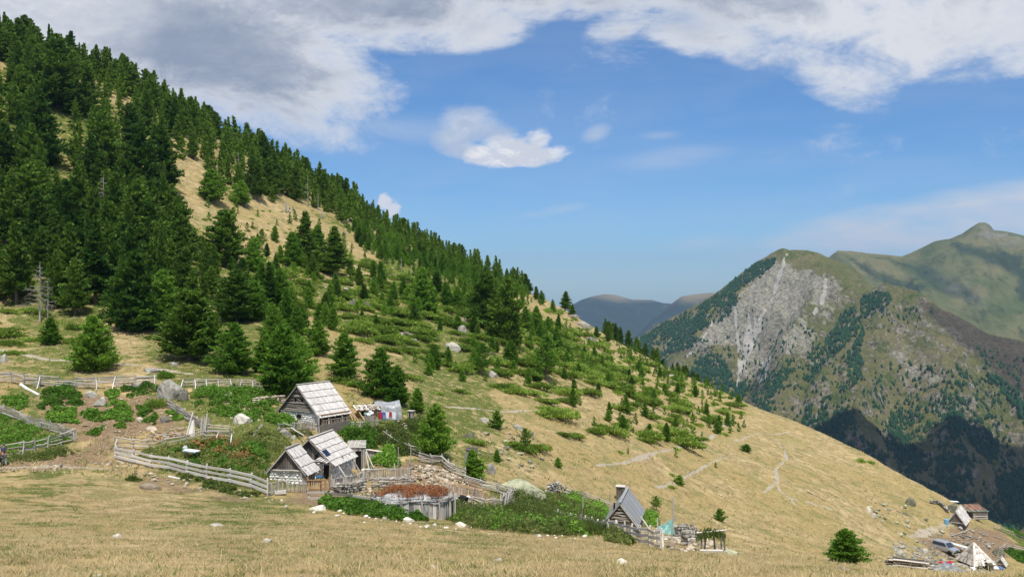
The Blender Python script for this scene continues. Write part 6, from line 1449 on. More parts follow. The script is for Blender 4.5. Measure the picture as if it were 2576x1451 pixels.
fc = [(0, 1 + j, 1 + (j + 1) % na) for j in range(na)] + [(1 + (r__ - 1) * na + j, 1 + r__ * na + j, 1 + r__ * na + (j + 1) % na, 1 + (r__ - 1) * na + (j + 1) % na) for r__ in range(1, nr_) for j in range(na)]
g.mesh('plastic_cover', V, fc, M_DPLAST)
for i in range(10): a = random.uniform(3.3, 6.2); g.plank('roof_pole', (cx_ + RX * 1.05 * math.cos(a), cy_ + RY * 1.05 * math.sin(a), .86), (cx_ + RX * 1.05 * math.cos(a + .5), cy_ + RY * 1.05 * math.sin(a + .5), .84), .06, .05, W_GREY)
r_ = np.random.default_rng(8); n_ = 5200; a = r_.uniform(0, 6.28, n_); q = np.sqrt(r_.uniform(0, .98, n_)); X = cx_ + RX * q * np.cos(a); Y = cy_ + RY * q * np.sin(a)
kk = fbm((X) / .7, Y / .7, 5, 2) > -.14; X, Y = X[kk], Y[kk]
VQ = leaf_quads(np.stack([X, Y, 1.02 - .1 * ((X - cx_) ** 2 / RX ** 2) + r_.uniform(0, .28, len(X))], 1), r_.normal(0, 1, (len(X), 3)) * np.array([1, 1, .6]), .20, .05, r_)
o = link('dead_branches', fmesh('dead_branches', VQ, M_RUST), parent=g.o, kind='stuff')
for i in range(16):
    a = random.uniform(0, 6.28); q = random.uniform(.2, .8); x, y = cx_ + RX * q * math.cos(a), cy_ + RY * q * math.sin(a); g.pole('branch', (x, y, 1.0), (x + random.uniform(-.5, .5), y + random.uniform(-.3, .3), random.uniform(1.2, 1.6)), .018, M_BARK)
# ---------------------------------------------------------------- walls and rubble
stone_wall('stone retaining wall behind the fence left of the upper house', [(636, 1020), (660, 1016), (712, 1012)], .7)
stone_wall('dry stone wall at the end of the long flat lichen rock', [(1378, 1244), (1400, 1236), (1428, 1250)], .9, mat=M_GSTONE)
stone_wall('square dry stone ruin right of the turquoise sheet', [(1700, 1352), (1722, 1350), (1752, 1356)], 1.25, mat=M_GSTONE)
stone_wall('lower stone wall in front of the square ruin', [(1722, 1372), (1745, 1362)], .8, mat=M_GSTONE)
stone_wall('rough stone wall under the picket fence by the sheep', [(840, 1240), (880, 1238), (915, 1232)], .55, mat=M_GSTONE)
stone_wall('stone wall between distant hut and boulder on the rim', [(2340, 1266), (2365, 1270), (2385, 1290)], .8, mat=M_GSTONE, sz=(.4, .8))
stone_wall('stone foundation below the washing line', [(1000, 1080), (1020, 1088)], .9)
rubble([(1045, 1170), (1110, 1178), (1180, 1215), (1160, 1225), (1050, 1222), (1010, 1200)], 260, .14, .62, 'loose tan stone in the steep stony yard', 'stones of the stony yard', seed=1, limit=75)
rubble([(840, 1232), (930, 1222), (940, 1245), (870, 1255)], 70, .14, .4, 'stone in the heap below the sheep fence', 'stones below the sheep fence', seed=2, limit=22)
rubble([(240, 1165), (330, 1150), (330, 1175), (240, 1180)], 26, .16, .45, 'pale stone in the row along the left path', 'stones along the left path', seed=3, limit=14)
rubble([(0, 1176), (130, 1168), (240, 1172), (140, 1186), (0, 1190)], 30, .14, .5, 'stone edging the path near the walker', 'stones near the walker', seed=4, limit=12)
rubble([(570, 1010), (640, 1020), (650, 1060), (590, 1060), (560, 1030)], 60, .14, .45, 'whitish stone among weeds left of the upper house', 'stones left of the upper house', mat=M_CREAM, seed=5, limit=22)
rubble([(280, 1180), (560, 1220), (720, 1262), (660, 1262), (420, 1222)], 70, .1, .45, 'stone scattered below the plank fence', 'stones below the plank fence', seed=6, limit=22)
rubble([(1600, 1335), (1660, 1330), (1820, 1375), (1850, 1396), (1680, 1384)], 170, .14, .6, 'stone scattered round the ruins right of the metal roofed hut', 'stones round the ruins', seed=7, limit=50)
rubble([(2250, 1360), (2380, 1325), (2480, 1340), (2530, 1400), (2500, 1445), (2300, 1440), (2240, 1400)], 900, .2, 1.0, 'grey stone littering the right hamlet', 'stones of the right hamlet', mat=M_GSTONE, seed=8, limit=60)
rubble([(2150, 1270), (2250, 1260), (2330, 1300), (2350, 1350), (2260, 1350)], 60, .2, 1.0, 'rock strewn on the dry slope left of the hamlet', 'rocks left of the hamlet', mat=M_LSTONE, seed=9, limit=20)
rubble([(1370, 1225), (1430, 1235), (1420, 1262), (1380, 1262), (1340, 1250)], 80, .15, .45, 'stone tumbled at the end of the flat lichen rock', 'stones at the end of the lichen rock', mat=M_GSTONE, seed=10, limit=12)
rubble([(1140, 1080), (1320, 1060), (1400, 1170), (1300, 1200), (1180, 1130)], 60, .2, .9, 'lichen covered rock on the slope above the outhouse', 'rocks above the outhouse', mat=M_LSTONE, seed=12, limit=16)
rubble([(600, 1250), (900, 1290), (1200, 1325), (1500, 1352), (1500, 1362), (1150, 1340), (800, 1300)], 60, .08, .4, 'pale stone along the lip of the foreground meadow', 'stones on the meadow lip', mat=M_CREAM, seed=13, limit=14, dmin=40)
rubble([(100, 980), (420, 985), (440, 1080), (300, 1100), (150, 1050)], 80, .1, .45, 'stone in the bare earth vegetable yard', 'stones in the vegetable yard', seed=14, limit=12)
rubble([(600, 700), (1300, 760), (1500, 870), (1300, 950), (900, 850), (700, 800)], 90, .3, 1.3, 'grey rock among junipers on the hillside', 'rocks on the juniper hillside', mat=M_GSTONE, seed=15, limit=22, dmin=95)
rubble([(1700, 1100), (2100, 1140), (2300, 1250), (2100, 1300), (1800, 1250), (1600, 1200)], 120, .1, .5, 'small stone on the open dry slope', 'small stones on the open slope', mat=M_STONE, seed=16, limit=6, dmin=95)
# boulders that stand out
for a in (
 (430, 1005, 82, 56, M_GSTONE, 'huge rounded boulder interrupting the upper fence', 'rocka', .3), (461, 1008, 30, 30, M_GSTONE, 'darker boulder tucked right of the huge one on the fence', 'rockb', .5),
 (226, 1000, 34, 20, M_GSTONE, 'slanting flat boulder above the earth yard', 'rockc', .2), (250, 1022, 34, 26, M_GSTONE, 'split flat boulder just below the slanting one', 'rockb', 1.0), (92, 974, 34, 22, M_LSTONE, 'lichen boulder showing through the upper fence on the left', 'rockc', 0),
 (344, 978, 28, 16, M_GSTONE, 'low boulder under the upper fence near the huge one', 'rockb', .1), (415, 1064, 32, 20, M_GSTONE, 'boulder beside the firewood heap', 'rocka', .1), (350, 1062, 26, 14, M_STONE, 'pale flat stone in the earth yard', 'rockc', .1), (376, 1085, 40, 12, M_STONE, 'long pale slab left of the firewood heap', 'rockb', 2.6),
 (610, 1066, 50, 30, M_CREAM, 'large whitish boulder in the weeds left of the upper house', 'rocka', .4), (570, 1000, 40, 15, M_LSTONE, 'flat boulder in front of the propped upper fence', 'rockb', .2),
 (716, 1098, 32, 24, M_GSTONE, 'tan boulder at the left end of the house fence', 'rockc', .4), (738, 1104, 16, 12, M_GSTONE, 'smaller stone right of the house fence boulder', 'rockb', .4),
 (1237, 1192, 36, 34, M_GSTONE, 'upright rounded boulder right of the hillside outhouse', 'rocka', 1.1), (1312, 1252, 128, 54, M_LSTONE, 'very large flat yellow-green lichen rock', 'rockc', -.15),
 (1180, 1105, 36, 20, M_LSTONE, 'broken lichen rock above the hillside outhouse', 'rockb', .1), (1224, 1064, 38, 16, M_GSTONE, 'grey rock at the juniper mats above the outhouse', 'rocka', .1), (1302, 1080, 30, 14, M_GSTONE, 'grey rock right of the rounded pine above the junipers', 'rockc', .1),
 (925, 776, 18, 24, M_GSTONE, 'upright pale rock, right of a pair on the middle hillside', 'rocka', .4), (887, 770, 18, 22, M_GSTONE, 'upright pale rock, left of a pair on the middle hillside', 'rockb', .4),
 (1136, 880, 54, 22, M_GSTONE, 'long slanting slab among the junipers', 'rockc', -.5), (1162, 836, 30, 22, M_GSTONE, 'rock slab above the long slanting one', 'rockb', -.4), (1240, 950, 32, 20, M_GSTONE, 'grey rock on the slope below the two ridge pines', 'rocka', .2),
 (418, 566, 36, 26, M_GSTONE, 'dark rock outcrop inside the left wood', 'rockb', .2), (380, 938, 52, 14, M_GSTONE, 'low rocks on the pasture left of the dark broad pine', 'rocka', .1), (435, 920, 28, 12, M_GSTONE, 'rock at the foot of the dark broad pine', 'rockc', .1),
 (1468, 826, 46, 22, M_RIDGE, 'jutting rock outcrop on the ridge skyline', 'rockc', -.3), (1440, 800, 46, 9, M_RIDGE, 'tan ledge above the jutting ridge outcrop', 'rockb', -.3), (1512, 878, 46, 12, M_LSTONE, 'pale slab just below the ridge outcrop', 'rocka', -.5),
 (1485, 860, 40, 14, M_GSTONE, 'lichen slab left of the pale one on the ridge', 'rockb', -.4), (1690, 950, 44, 9, M_RIDGE, 'grey crest rock farther down the ridge', 'rockc', -.5), (2296, 1274, 30, 26, M_LSTONE, 'single greenish boulder on the slope above the hamlet', 'rocka', .2),
 (2398, 1290, 44, 28, M_LSTONE, 'large greenish boulder behind the distant hut', 'rockb', .2), (2188, 1290, 18, 20, M_CREAM, 'white topped rock on the slope left of the hamlet', 'rocka', .2), (2198, 1302, 20, 14, M_GSTONE, 'grey rock just under the white topped one', 'rockb', .2),
 (2520, 1402, 40, 26, M_LSTONE, 'greenish boulder beside the far right field', 'rocka', .4), (370, 1231, 62, 18, M_STONE, 'long low boulder in the foreground below the plank fence', 'rockc', .05), (1162, 1326, 38, 18, M_CREAM, 'cream boulder on the meadow lip right of the pen', 'rocka', .2),
 (800, 1283, 46, 16, M_CREAM, 'cream boulders on the meadow lip left of the pen', 'rockb', .2), (1145, 1300, 20, 40, M_GSTONE, 'upright slab behind the cream boulder', 'rocka', .3), (1290, 1268, 16, 16, M_GSTONE, 'stone at the end of the right pen', 'rockb', .3),
 (1845, 1396, 46, 18, M_LSTONE, 'lichen boulder at the right end of the ruins', 'rocka', .3), (7, 912, 22, 26, M_GSTONE, 'boulder at the left picture edge above the fence', 'rockb', .2), (1024, 1312, 36, 14, M_CREAM, 'bright white boulder in front of the covered pen', 'rockc', .2),
 (1568, 1418, 32, 18, M_CREAM, 'white foreground boulder in the dry meadow below the metal roofed hut', 'rocka', .3), (541, 1324, 40, 9, M_CREAM, 'flat white stone in the foreground grass, left of centre', 'rockc', .0), (293, 1351, 24, 12, M_CREAM, 'white stone in the foreground grass, farthest left', 'rockb', .1),
 (673, 1363, 26, 12, M_CREAM, 'small white stone in the foreground grass right of the flat one', 'rocka', .5), (1254, 1411, 28, 11, M_CREAM, 'whitish stone low in the foreground meadow at centre', 'rockb', .1), (1091, 1430, 20, 14, M_STONE, 'tan stone near the bottom centre of the meadow', 'rocka', .1),
 (240, 1452, 36, 12, M_CREAM, 'white stone cut by the bottom edge of the meadow', 'rockb', .0), (2130, 1436, 40, 14, M_STONE, 'tan earthy rock just below the lone lower right pine', 'rocka', .0), (2290, 1446, 50, 9, M_CREAM, 'flat pale slab in front of the plank stack', 'rockc', .0), (760, 1450, 26, 8, M_STONE, 'low tan stone at the bottom of the meadow', 'rockb', .0)):
    rock_px(a[0], a[1], a[2], a[3], a[4], a[5], a[6], a[7], deep=.75 if a[2] < 100 else .55)
# ---------------------------------------------------------------- turquoise sheet, leafy rack
p = ground(1672, 1340); g = G('tarpaulin_tent', p, 'turquoise plastic sheet pitched over a frame beside the ruins', 'tarpaulin')
V = [(-1.1, -.3, .1), (-.5, .5, .5), (.3, .6, .9), (.95, .6, 1.35), (1.05, -.3, 0), (.6, -.5, -.05), (0, -.5, .0), (-.6, -.4, .0)]; g.mesh('sheet', V + [(x, y + .05, z - .03) for x, y, z in V], [(0, 7, 1), (7, 6, 1), (6, 2, 1), (6, 5, 2), (5, 3, 2), (5, 4, 3), (9, 15, 8), (9, 14, 15), (9, 10, 14), (10, 13, 14), (10, 11, 13), (11, 12, 13)], M_TEAL)
g.pole('frame_pole', (1.0, .2, -.3), (1.0, .62, 1.5), .05); g.pole('frame_pole', (-1.1, .2, -.2), (.95, .6, 1.34), .04)
p = ground(1792, 1388); g = G('leafy_rack', p, 'rack of dark posts topped with drooping cut green branches', 'rack'); g.o.scale = (.8, .8, .8)
for x, y in ((-.75, 0), (-.35, .6), (.3, .5), (.75, 0), (.55, -.3)): g.pole('post', (x, y, -.4), (x * .8, y, 1.15), .05, W_DARK)
g.pole('crossbar', (-.9, .1, 1.1), (.9, .2, 1.25), .04, W_WHITE)
r_ = np.random.default_rng(9); n_ = 420; X = r_.uniform(-.9, .75, n_); VQ = leaf_quads(np.stack([X, r_.normal(.15, .3, n_), 1.25 - .3 * X ** 2 - r_.uniform(0, .4, n_)], 1), np.stack([r_.normal(0, .4, n_), r_.normal(0, .4, n_), -np.ones(n_)], 1), .34, .07, r_)
link('cut_branches', fmesh('cut_branches', VQ, M_WEED), parent=g.o, kind='stuff')
for i in range(4): g.plank('board', (-.8, -.4, .05 + .06 * i), (.5, -.45, .05 + .06 * i), .25, .04, W_WHITE)
# ---------------------------------------------------------------- ground cover
LF = [([(100, 985), (180, 972), (205, 1000), (215, 1018), (170, 1020), (150, 1030), (95, 1028), (110, 1005)], 2600, 'largest dark green leafy patch in the earth yard, upper left'), ([(5, 1000), (60, 998), (72, 1022), (50, 1030), (10, 1015)], 1000, 'leafy patch by the left edge above the garden pen'),
      ([(110, 1040), (195, 1025), (195, 1065), (120, 1064)], 1500, 'leafy patch just below the largest one'), ([(205, 1040), (250, 1032), (255, 1060), (210, 1062)], 800, 'small leafy patch in the middle of the earth yard'), ([(255, 1040), (315, 1010), (335, 1050), (325, 1062), (262, 1055)], 1400, 'leafy patch right of the middle of the earth yard'),
      ([(222, 1090), (262, 1066), (268, 1078), (240, 1098)], 600, 'lowest leafy patch on the bare earth'), ([(345, 1025), (385, 1020), (400, 1050), (385, 1068), (355, 1060)], 1000, 'leafy patch left of the boulder by the firewood'), ([(268, 985), (290, 978), (296, 1018), (270, 1022)], 700, 'narrow leafy patch beside the split boulder'),
      ([(288, 1070), (310, 1064), (312, 1076), (292, 1078)], 250, 'tiny leafy tuft near the middle of the yard'), ([(300, 975), (400, 968), (400, 985), (330, 1000)], 900, 'leafy growth along the upper fence near the big boulder'), ([(415, 1035), (455, 1040), (455, 1060), (420, 1055)], 500, 'leafy tuft under the steep fence')]
for i, (q, n_, lab) in enumerate(LF): leafy('leafy_plants', q, int(n_ * .95), lab, 'plants', M_LEAF, 'dock', .38, i, ll=.30, lw=.19)
leafy('potato_plants', [(-20, 1030), (30, 1052), (105, 1080), (170, 1108), (120, 1125), (60, 1138), (-20, 1148)], 6000, 'dense green crop filling the left garden pen', 'plants', M_WEED if False else M_LEAF, 'dock', .3, 30, ll=.18, lw=.12)
leafy('weeds', [(0, 1150), (60, 1148), (150, 1126), (200, 1135), (120, 1155), (0, 1172)], 3500, 'rank weeds outside the front of the left garden pen', 'weeds', M_WEED, 'tall', .5, 31, ll=.2, lw=.05)
leafy('leafy_plants', [(470, 975), (560, 978), (690, 985), (705, 1030), (640, 1062), (560, 1050), (500, 1030)], 8000, 'green docks and nettles between upper fence and upper house', 'plants', M_LEAF, 'dock', .35, 32, ll=.24, lw=.15, clump=.25)
leafy('weeds', [(360, 1135), (450, 1124), (520, 1112), (590, 1115), (640, 1080), (700, 1090), (730, 1110), (676, 1185), (670, 1230), (560, 1208), (450, 1186), (340, 1150)], 14000, 'tangle of green and rusty weeds inside the big front enclosure', 'weeds', M_WEED, 'tall', .55, 33, lw=.06, clump=.12)
leafy('leafy_plants', [(400, 1140), (620, 1110), (690, 1120), (670, 1200), (560, 1200), (420, 1175)], 5000, 'broad green leaves under the weeds of the front enclosure', 'plants', M_LEAF, 'dock', .35, 34, ll=.24, lw=.15, clump=.3)
leafy('dock_stalks', [(430, 1120), (600, 1110), (650, 1150), (640, 1190), (480, 1165)], 900, 'rusty red dock stalks standing in the front enclosure', 'stalks', M_RUST, 'tall', .85, 35, lw=.05, clump=.35)
leafy('weeds', [(730, 1090), (960, 1082), (1060, 1050), (1080, 1140), (1000, 1150), (960, 1120), (880, 1110), (840, 1078), (760, 1100)], 14000, 'tall green nettles between the two houses', 'weeds', M_WEED, 'tall', .95, 36, lw=.07)
leafy('leafy_plants', [(840, 1090), (900, 1085), (960, 1100), (940, 1130), (880, 1118)], 3500, 'darker leafy bushes right behind the lower hut roof', 'plants', M_LEAF, 'dock', .8, 37, ll=.2, lw=.12)
leafy('leafy_plants', [(945, 1140), (1000, 1120), (1010, 1160), (990, 1185), (940, 1180), (920, 1190)], 3500, 'garden greens beside the low hutch', 'plants', M_LEAF, 'dock', .45, 38, ll=.2, lw=.14, clump=.1)
leafy('weeds', [(1125, 1265), (1180, 1282), (1270, 1285), (1300, 1240), (1400, 1250), (1530, 1300), (1560, 1350), (1400, 1350), (1180, 1330), (1120, 1305)], 17000, 'thick tall green weeds filling the hollow right of the pens', 'weeds', M_WEED, 'tall', .9, 39, lw=.08, clump=.14)
leafy('leafy_plants', [(1130, 1290), (1200, 1290), (1300, 1310), (1480, 1340), (1480, 1350), (1200, 1330), (1130, 1310)], 5000, 'leafy nettles at the foot of the hollow weeds', 'plants', M_LEAF, 'dock', .5, 40, ll=.22, lw=.13, clump=.2)
leafy('leafy_plants', [(1380, 1245), (1450, 1240), (1530, 1275), (1530, 1310), (1440, 1300), (1390, 1270)], 4500, 'vegetable rows behind the pale rail fence', 'plants', M_LEAF, 'dock', .4, 41, ll=.24, lw=.14, clump=.15)
leafy('leafy_plants', [(800, 1262), (890, 1258), (960, 1280), (1000, 1298), (1110, 1310), (1000, 1312), (850, 1288)], 5500, 'bright green leaves along the foot of the covered pen', 'plants', M_LEAF, 'dock', .4, 42, ll=.22, lw=.14)
leafy('leafy_plants', [(675, 1040), (735, 1055), (745, 1080), (700, 1075), (670, 1060)], 1800, 'dark leafy plants at the white base of the upper house', 'plants', M_LEAF, 'dock', .45, 43, ll=.24, lw=.15)
leafy('weeds', [(1610, 1290), (1650, 1300), (1660, 1325), (1620, 1325)], 1800, 'green bush growth at the back of the metal roofed hut', 'weeds', M_LEAF, 'tall', .9, 44, lw=.1)
leafy('weeds', [(1520, 1345), (1600, 1365), (1590, 1375), (1530, 1362)], 2500, 'dark weeds at the foot of the metal roofed hut', 'weeds', M_WEED, 'tall', .7, 45, lw=.07)
leafy('weeds', [(450, 1195), (560, 1218), (660, 1250), (600, 1250), (480, 1215)], 3500, 'weeds creeping under the pale plank fence', 'weeds', M_WEED, 'tall', .45, 46, lw=.05, clump=.2)
leafy('potato_plants', [(2526, 1385), (2540, 1378), (2600, 1395), (2620, 1425), (2560, 1412)], 3500, 'bright green field in the lower right corner', 'crop', M_LEAF, 'dock', .35, 47, ll=.4, lw=.28)
leafy('potato_plants', [(2532, 1322), (2600, 1355), (2640, 1385), (2560, 1350)], 2500, 'narrow green strip along the right rim', 'crop', M_LEAF, 'dock', .35, 48, ll=.4, lw=.28)
leafy('weeds', [(320, 1195), (360, 1200), (350, 1212), (320, 1208)], 900, 'small grassy tuft in front of the long low foreground boulder', 'weeds', M_WEED, 'tall', .45, 49, lw=.04)
# brushy bush by the huge boulder
q = shrub(1500, np.random.default_rng(77), 1.3, .9, 1.0, 5, .26, .07, 1.2); o = link('thorn_bush', fmesh('thorn_bush', q, M_JUN), label='wispy grey-green bush against the left foot of the huge boulder', cat='bush'); o.location = ground(392, 1022); o.location.z -= .1
q = shrub(900, np.random.default_rng(78), .9, .7, .7, 4, .22, .09, 1.0); o = link('green_bush', fmesh('green_bush', q, M_YOUNG), label='small bright bush behind the upper fence near the huge boulder', cat='bush'); o.location = ground(416, 950)
# ---------------------------------------------------------------- dead trees and bleached stumps
def dead_tree(label, px, py, hpx, seed, nb=26, sp=.28):
    r_ = np.random.default_rng(seed); p = ground(px, py); H_ = hpx * p.y / F; parts = [tube([(0, 0, -.3), (.05, 0, H_ * .4), (.0, .05, H_ * .8), (.03, 0, H_)], [H_ * .018, H_ * .013, H_ * .007, H_ * .002], 7)]; br = []
    for i in range(nb):
        t = r_.uniform(.2, .95); a = r_.uniform(0, 6.28); l_ = H_ * sp * (1.15 - t) * r_.uniform(.6, 1.2); b = np.array([0, 0, t * H_]); d0 = np.array([math.cos(a), math.sin(a), r_.uniform(-.25, .35)])
        br.append(tube([b, b + d0 * l_ * .5, b + d0 * l_ + np.array([0, 0, .12 * l_])], [.05, .03, .012], 4))
        for q in range(4): c = b + d0 * l_ * r_.uniform(.4, 1); e = d0 + r_.normal(0, .7, 3); br.append(tube([c, c + e * l_ * .22], [.02, .008], 3))
    t = thing('dead_tree', p, label, 'dead tree'); link('trunk', mesh_np('trunk', *join(parts), M_DEAD, True), parent=t); link('branches', mesh_np('branches', *join(br), M_DEAD, True), parent=t)
dead_tree('bare grey dead tree in front of the left wood', 100, 808, 150, 1, 40, .3); dead_tree('smaller dead tree right beside the bare grey one', 120, 806, 110, 2, 26, .25)
dead_tree('tall bleached dead tree in the skyline clearing', 774, 520, 80, 3, 14, .14); dead_tree('thin dead snag right of the tall bleached one', 800, 530, 50, 4, 10, .12)
dead_tree('grey leafless snag standing among the dense pines of the left wood', 260, 560, 120, 7, 30, .2); dead_tree('bare grey snag on the upper forest slope under the skyline', 600, 440, 60, 8, 16, .14); dead_tree('thin bleached snag between young pines left of the ridge shoulder', 1010, 690, 44, 9, 12, .14)
for i, (a, b, hp, lab) in enumerate(((719, 536, 28, 'tallest whitish stump on the upper clearing'), (728, 536, 14, 'short pale stump right beside the tallest one'), (739, 532, 9, 'small stump left of the bleached dead tree'), (620, 524, 15, 'white stump at the left of the upper clearing'), (812, 550, 16, 'pale stump below the thin dead snag'),
    (850, 592, 14, 'pale stump below the skyline conifers'), (864, 594, 14, 'second pale stump right of the one below the skyline conifers'), (876, 574, 24, 'slim pale snag at the edge of the skyline thicket'), (895, 602, 9, 'tiny pale stump near the skyline thicket'), (941, 612, 12, 'pale stump among young pines'), (135, 372, 20, 'white broken stump in the uppermost grassy gap'))):
    p = ground(a, b); s_ = p.y / F; o = link('tree_stump', unit('pole' + 'abcd'[i % 4], M_DEAD), label=lab, cat='stump'); o.matrix_world = rmat(p - V3((0, 0, .3)), p + V3((random.uniform(-.15, .15), 0, hp * s_)), 5 * s_, 5 * s_)
# ---------------------------------------------------------------- animals and the walker
def skin_body(name, joints, edges, radii, mat, sub=2, parent=None, M=None):
    me = bpy.data.meshes.new(name); me.from_pydata(joints, edges, []); o = bpy.data.objects.new(name, me); COL.objects.link(o)
    md = o.modifiers.new('skin', 'SKIN'); md.use_smooth_shade = True
    for i, r__ in enumerate(radii): me.skin_vertices[0].data[i].radius = (r__, r__) if not isinstance(r__, tuple) else r__
    me.skin_vertices[0].data[0].use_root = True
    ms = o.modifiers.new('sub', 'SUBSURF'); ms.levels = ms.render_levels = sub
    dg = bpy.context.evaluated_depsgraph_get(); dg.update(); m2 = bpy.data.meshes.new_from_object(o.evaluated_get(dg)); m2.name = name
    bpy.data.objects.remove(o); m2.materials.clear(); m2.materials.append(mat)
    return link(name, m2, parent=parent)
def ensure_skin(me):
    if not me.skin_vertices: me.update()
def quadruped(label, px, py, rz, body_m, head_m, leg_m, s_=1.0, name='sheep', cat='sheep'):
    p = ground(px, py); t = thing(name, p, label, cat, rz); t.scale = (s_, s_, s_)
    J = [(0, 0, .62), (.28, 0, .63), (.48, 0, .66), (.62, 0, .82), (-.25, 0, .62), (-.42, 0, .60), (-.50, 0, .45)]; Rr = [.24, .25, .17, .10, .25, .17, .035]
    E = [(0, 1), (1, 2), (2, 3), (0, 4), (4, 5), (5, 6)]
    skin_body('body', J, E, Rr, body_m, 2, t)
    skin_body('head', [(.62, 0, .86), (.74, 0, .86), (.84, 0, .78), (.64, .10, .90), (.64, -.10, .90), (.62, .16, .86), (.62, -.16, .86)], [(0, 1), (1, 2), (0, 3), (3, 5), (0, 4), (4, 6)], [.09, .075, .045, .03, .03, .015, .015], head_m, 1, t)
    for sx, sg in ((.34, 1), (.34, -1), (-.34, 1), (-.34, -1)):
        f_ = sx > 0; pts = [(sx, sg * .12, .52), (sx + (.0 if f_ else .06), sg * .12, .40), (sx + (.02 if f_ else -.05), sg * .12, .24), (sx, sg * .12, .04), (sx + .03, sg * .12, .0)]
        skin_body('leg', pts, [(0, 1), (1, 2), (2, 3), (3, 4)], [.07, .055, .032, .028, .03], leg_m, 1, t)
quadruped('cream sheep with dark face standing behind the pointed picket fence', 921, 1200, R(-10), M_FLEECE, M_BLKFUR, M_BLKFUR, .85)
quadruped('black calf with a white face looking over the rail fence of the right pen', 1165, 1272, R(-50), M_BLKFUR, M_WCL, M_BLKFUR, .95, 'calf', 'calf')
# walker at the left edge, walking away to the left
p = ground(9, 1172); k = p.y / F; t = thing('person', p, 'walker in a grey patterned shirt carrying a dark bag at the left edge', 'person', R(150)); hs_ = 56 * k / 1.72; t.scale = (hs_, hs_, hs_)
J = [(0, 0, .95), (0, 0, 1.12), (.01, 0, 1.32), (.01, 0, 1.46), (.02, 0, 1.53), (.01, .17, 1.40), (.0, .24, 1.13), (.06, .25, .90), (.01, -.17, 1.40), (-.04, -.24, 1.13), (.02, -.26, .90), (.0, .09, .88), (.10, .10, .50), (.02, .10, .10), (.0, -.09, .88), (-.04, -.10, .50), (-.20, -.10, .12), (.13, .11, .03), (-.08, -.11, .04)]
E = [(0, 1), (1, 2), (2, 3), (3, 4), (2, 5), (5, 6), (6, 7), (2, 8), (8, 9), (9, 10), (0, 11), (11, 12), (12, 13), (0, 14), (14, 15), (15, 16), (13, 17), (16, 18)]
Rr = [(.15, .11), (.13, .10), (.17, .11), .07, .055, .065, .045, .033, .065, .045, .033, .095, .06, .045, .095, .06, .045, .035, .035]
skin_body('body', J, E, Rr, M_SKIN, 2, t)
skin_body('shirt', [(0, 0, 1.0), (0, 0, 1.14), (.01, 0, 1.34), (.01, 0, 1.45), (.01, .18, 1.39), (.0, .215, 1.25), (.01, -.18, 1.39), (-.02, -.215, 1.25)], [(0, 1), (1, 2), (2, 3), (2, 4), (4, 5), (2, 6), (6, 7)], [(.175, .13), (.15, .12), (.19, .13), .085, .08, .065, .08, .065], M_PAT, 2, t)
skin_body('trousers', [(0, 0, .98), (.0, .09, .88), (.10, .10, .50), (.03, .10, .12), (.0, -.09, .88), (-.04, -.10, .50), (-.19, -.10, .14)], [(0, 1), (1, 2), (2, 3), (0, 4), (4, 5), (5, 6)], [(.165, .13), .11, .078, .06, .11, .078, .06], M_PAT, 2, t)
skin_body('head', [(.03, 0, 1.56), (.03, 0, 1.64), (.02, 0, 1.70), (.115, 0, 1.62), (.02, .085, 1.62), (.02, -.085, 1.62)], [(0, 1), (1, 2), (0, 3), (1, 4), (1, 5)], [.07, .085, .07, .018, .02, .02], M_SKIN, 2, t)
skin_body('hair', [(.0, 0, 1.72), (-.03, 0, 1.66), (-.05, 0, 1.57)], [(0, 1), (1, 2)], [.085, .09, .06], M_HAIR, 2, t)
for sg, base in ((1, (.06, .25, .90)), (-1, (.02, -.26, .90))):
    JJ = [base]; EE = []; RR = [.03]; JJ.append((base[0] + .01, base[1], base[2] - .07)); EE.append((0, 1)); RR.append(.036)
    for f_ in range(4):
        y = base[1] + (f_ - 1.5) * .018; l_ = (.07, .085, .08, .06)[f_]; i0 = len(JJ); JJ += [(base[0] + .012, y, base[2] - .10), (base[0] + .02, y, base[2] - .10 - l_ * .6), (base[0] + .0, y, base[2] - .10 - l_)]; EE += [(1, i0), (i0, i0 + 1), (i0 + 1, i0 + 2)]; RR += [.009, .008, .007]
    i0 = len(JJ); JJ += [(base[0] + .045, base[1], base[2] - .07), (base[0] + .055, base[1], base[2] - .12)]; EE += [(1, i0), (i0, i0 + 1)]; RR += [.010, .008]
    skin_body('hand', JJ, EE, RR, M_SKIN, 1, t)
for sg in (1, -1): skin_body('shoe', [((.03 if sg > 0 else -.20), sg * .105, .05), ((.16 if sg > 0 else -.06), sg * .11, .035)], [(0, 1)], [(.05, .045), (.045, .03)], M_BLACK, 2, t)
o = skin_body('backpack_strap', [(.10, .10, 1.2), (.12, .10, 1.38), (.0, .10, 1.49), (-.13, .10, 1.38), (-.16, .10, 1.15)], [(0, 1), (1, 2), (2, 3), (3, 4)], [.02] * 5, M_BLUE, 1, t)
tp = V3((.04, .30, .0)); g = G('handbag', p + Matrix.Rotation(R(150), 3, 'Z') @ V3((.04, .27, .42)) * hs_, 'dark bag held in the walker\'s lowered hand', 'bag', R(150)); s_ = hs_
bm = bmesh.new(); bmesh.ops.create_cube(bm, size=1); bmesh.ops.bevel(bm, geom=bm.edges[:], offset=.12, segments=2, affect='EDGES'); me = bpy.data.meshes.new('bag_body'); bm.to_mesh(me); bm.free(); me.materials.append(M_BLACK); g._add('bag_body', me, Matrix.Translation((0, 0, .1 * s_)) @ Matrix.Diagonal((.32 * s_, .16 * s_, .34 * s_, 1)))
for x in (-.08, .08): g.pole('strap', (x * s_, 0, .26 * s_), (0, 0, .44 * s_), .012 * s_, M_BLACK, v='pole')
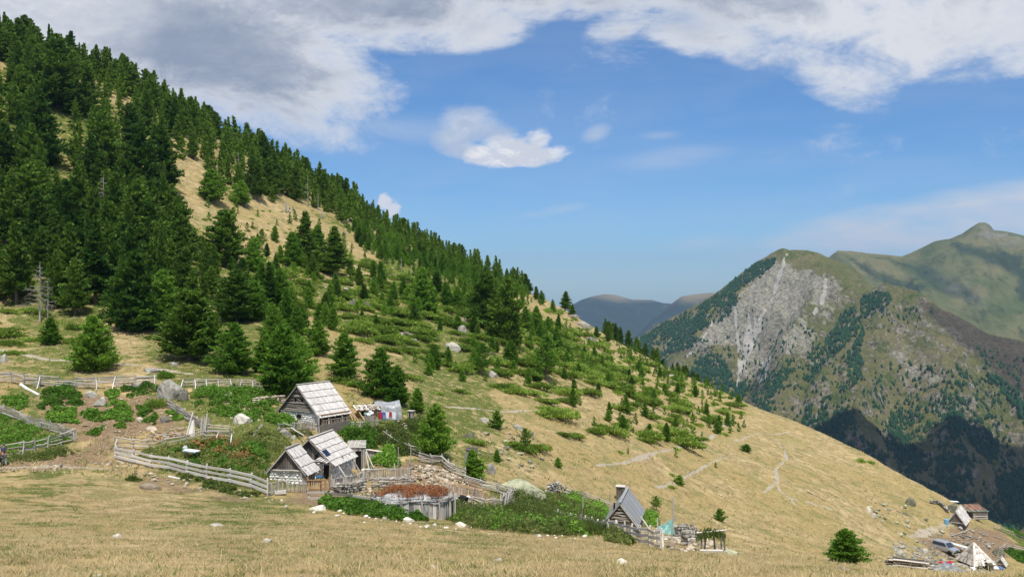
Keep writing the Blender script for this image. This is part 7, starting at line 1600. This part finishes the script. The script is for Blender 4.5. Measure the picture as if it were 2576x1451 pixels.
# ---------------------------------------------------------------- dry grass
def grass(name, n_, ylo, yhi, hh, lw, seed, mat, label, pxr=(-60, 2640), power=1.0, thr=-9):
    r_ = np.random.default_rng(seed); Y = ylo * (yhi / ylo) ** r_.uniform(0, 1, n_); PX = r_.uniform(*pxr, n_); X = (PX - CX) / F * Y
    Z = H(X, Y); cl = fbm(X / 1.3, Y / 1.3, seed, 3); ok = cl > thr; X, Y, Z, cl = X[ok], Y[ok], Z[ok], cl[ok]; n_ = len(X)
    k_ = 3; X = np.repeat(X, k_) + r_.normal(0, .05, n_ * k_); Y = np.repeat(Y, k_) + r_.normal(0, .05, n_ * k_); Z = np.repeat(Z, k_); cl = np.repeat(cl, k_)
    h_ = hh * (1 + .8 * cl) * r_.uniform(.4, 1.2, n_ * k_); a = r_.uniform(0, 6.28, n_ * k_); w_ = lw * r_.uniform(.6, 1.3, n_ * k_) * .5
    dx, dy = np.cos(a), np.sin(a); lx, ly = r_.normal(0, .9, n_ * k_) * h_, r_.normal(0, .9, n_ * k_) * h_
    V = np.stack([np.stack([X - dx * w_, Y - dy * w_, Z - .02], 1), np.stack([X + dx * w_, Y + dy * w_, Z - .02], 1), np.stack([X + lx, Y + ly, Z + h_], 1)], 1).reshape(-1, 3)
    T = np.repeat(np.clip(r_.uniform(0, 1, n_ * k_) + cl * .4, 0, 1), 3)
    link(name, mesh_np(name, V, np.arange(len(V)).reshape(-1, 3), mat, False, {'tone': T}), kind='stuff', label=label, cat='grass')
grass('dry_grass', 80000, 17, 62, .085, .024, 3, M_DRY, 'short straw coloured grass covering the foreground meadow')
grass('green_grass', 20000, 17, 62, .08, .028, 4, M_WEED, 'greener blades in patches of the foreground meadow', thr=.12)
grass('dry_grass', 45000, 62, 260, .22, .07, 5, M_DRY, 'dry tussocks over the hillside pasture')
grass('green_grass', 22000, 62, 260, .2, .09, 6, M_WEED, 'greenish tussocks scattered over the hillside', thr=.05)
grass('grass_tufts', 2600, 17, 60, .22, .03, 11, M_DRY, 'taller pale tufts standing out of the foreground meadow', thr=.22)
grass('weed_tufts', 2600, 17, 60, .14, .05, 12, M_WEED, 'small green weed tufts dotted in the foreground meadow', thr=.26)
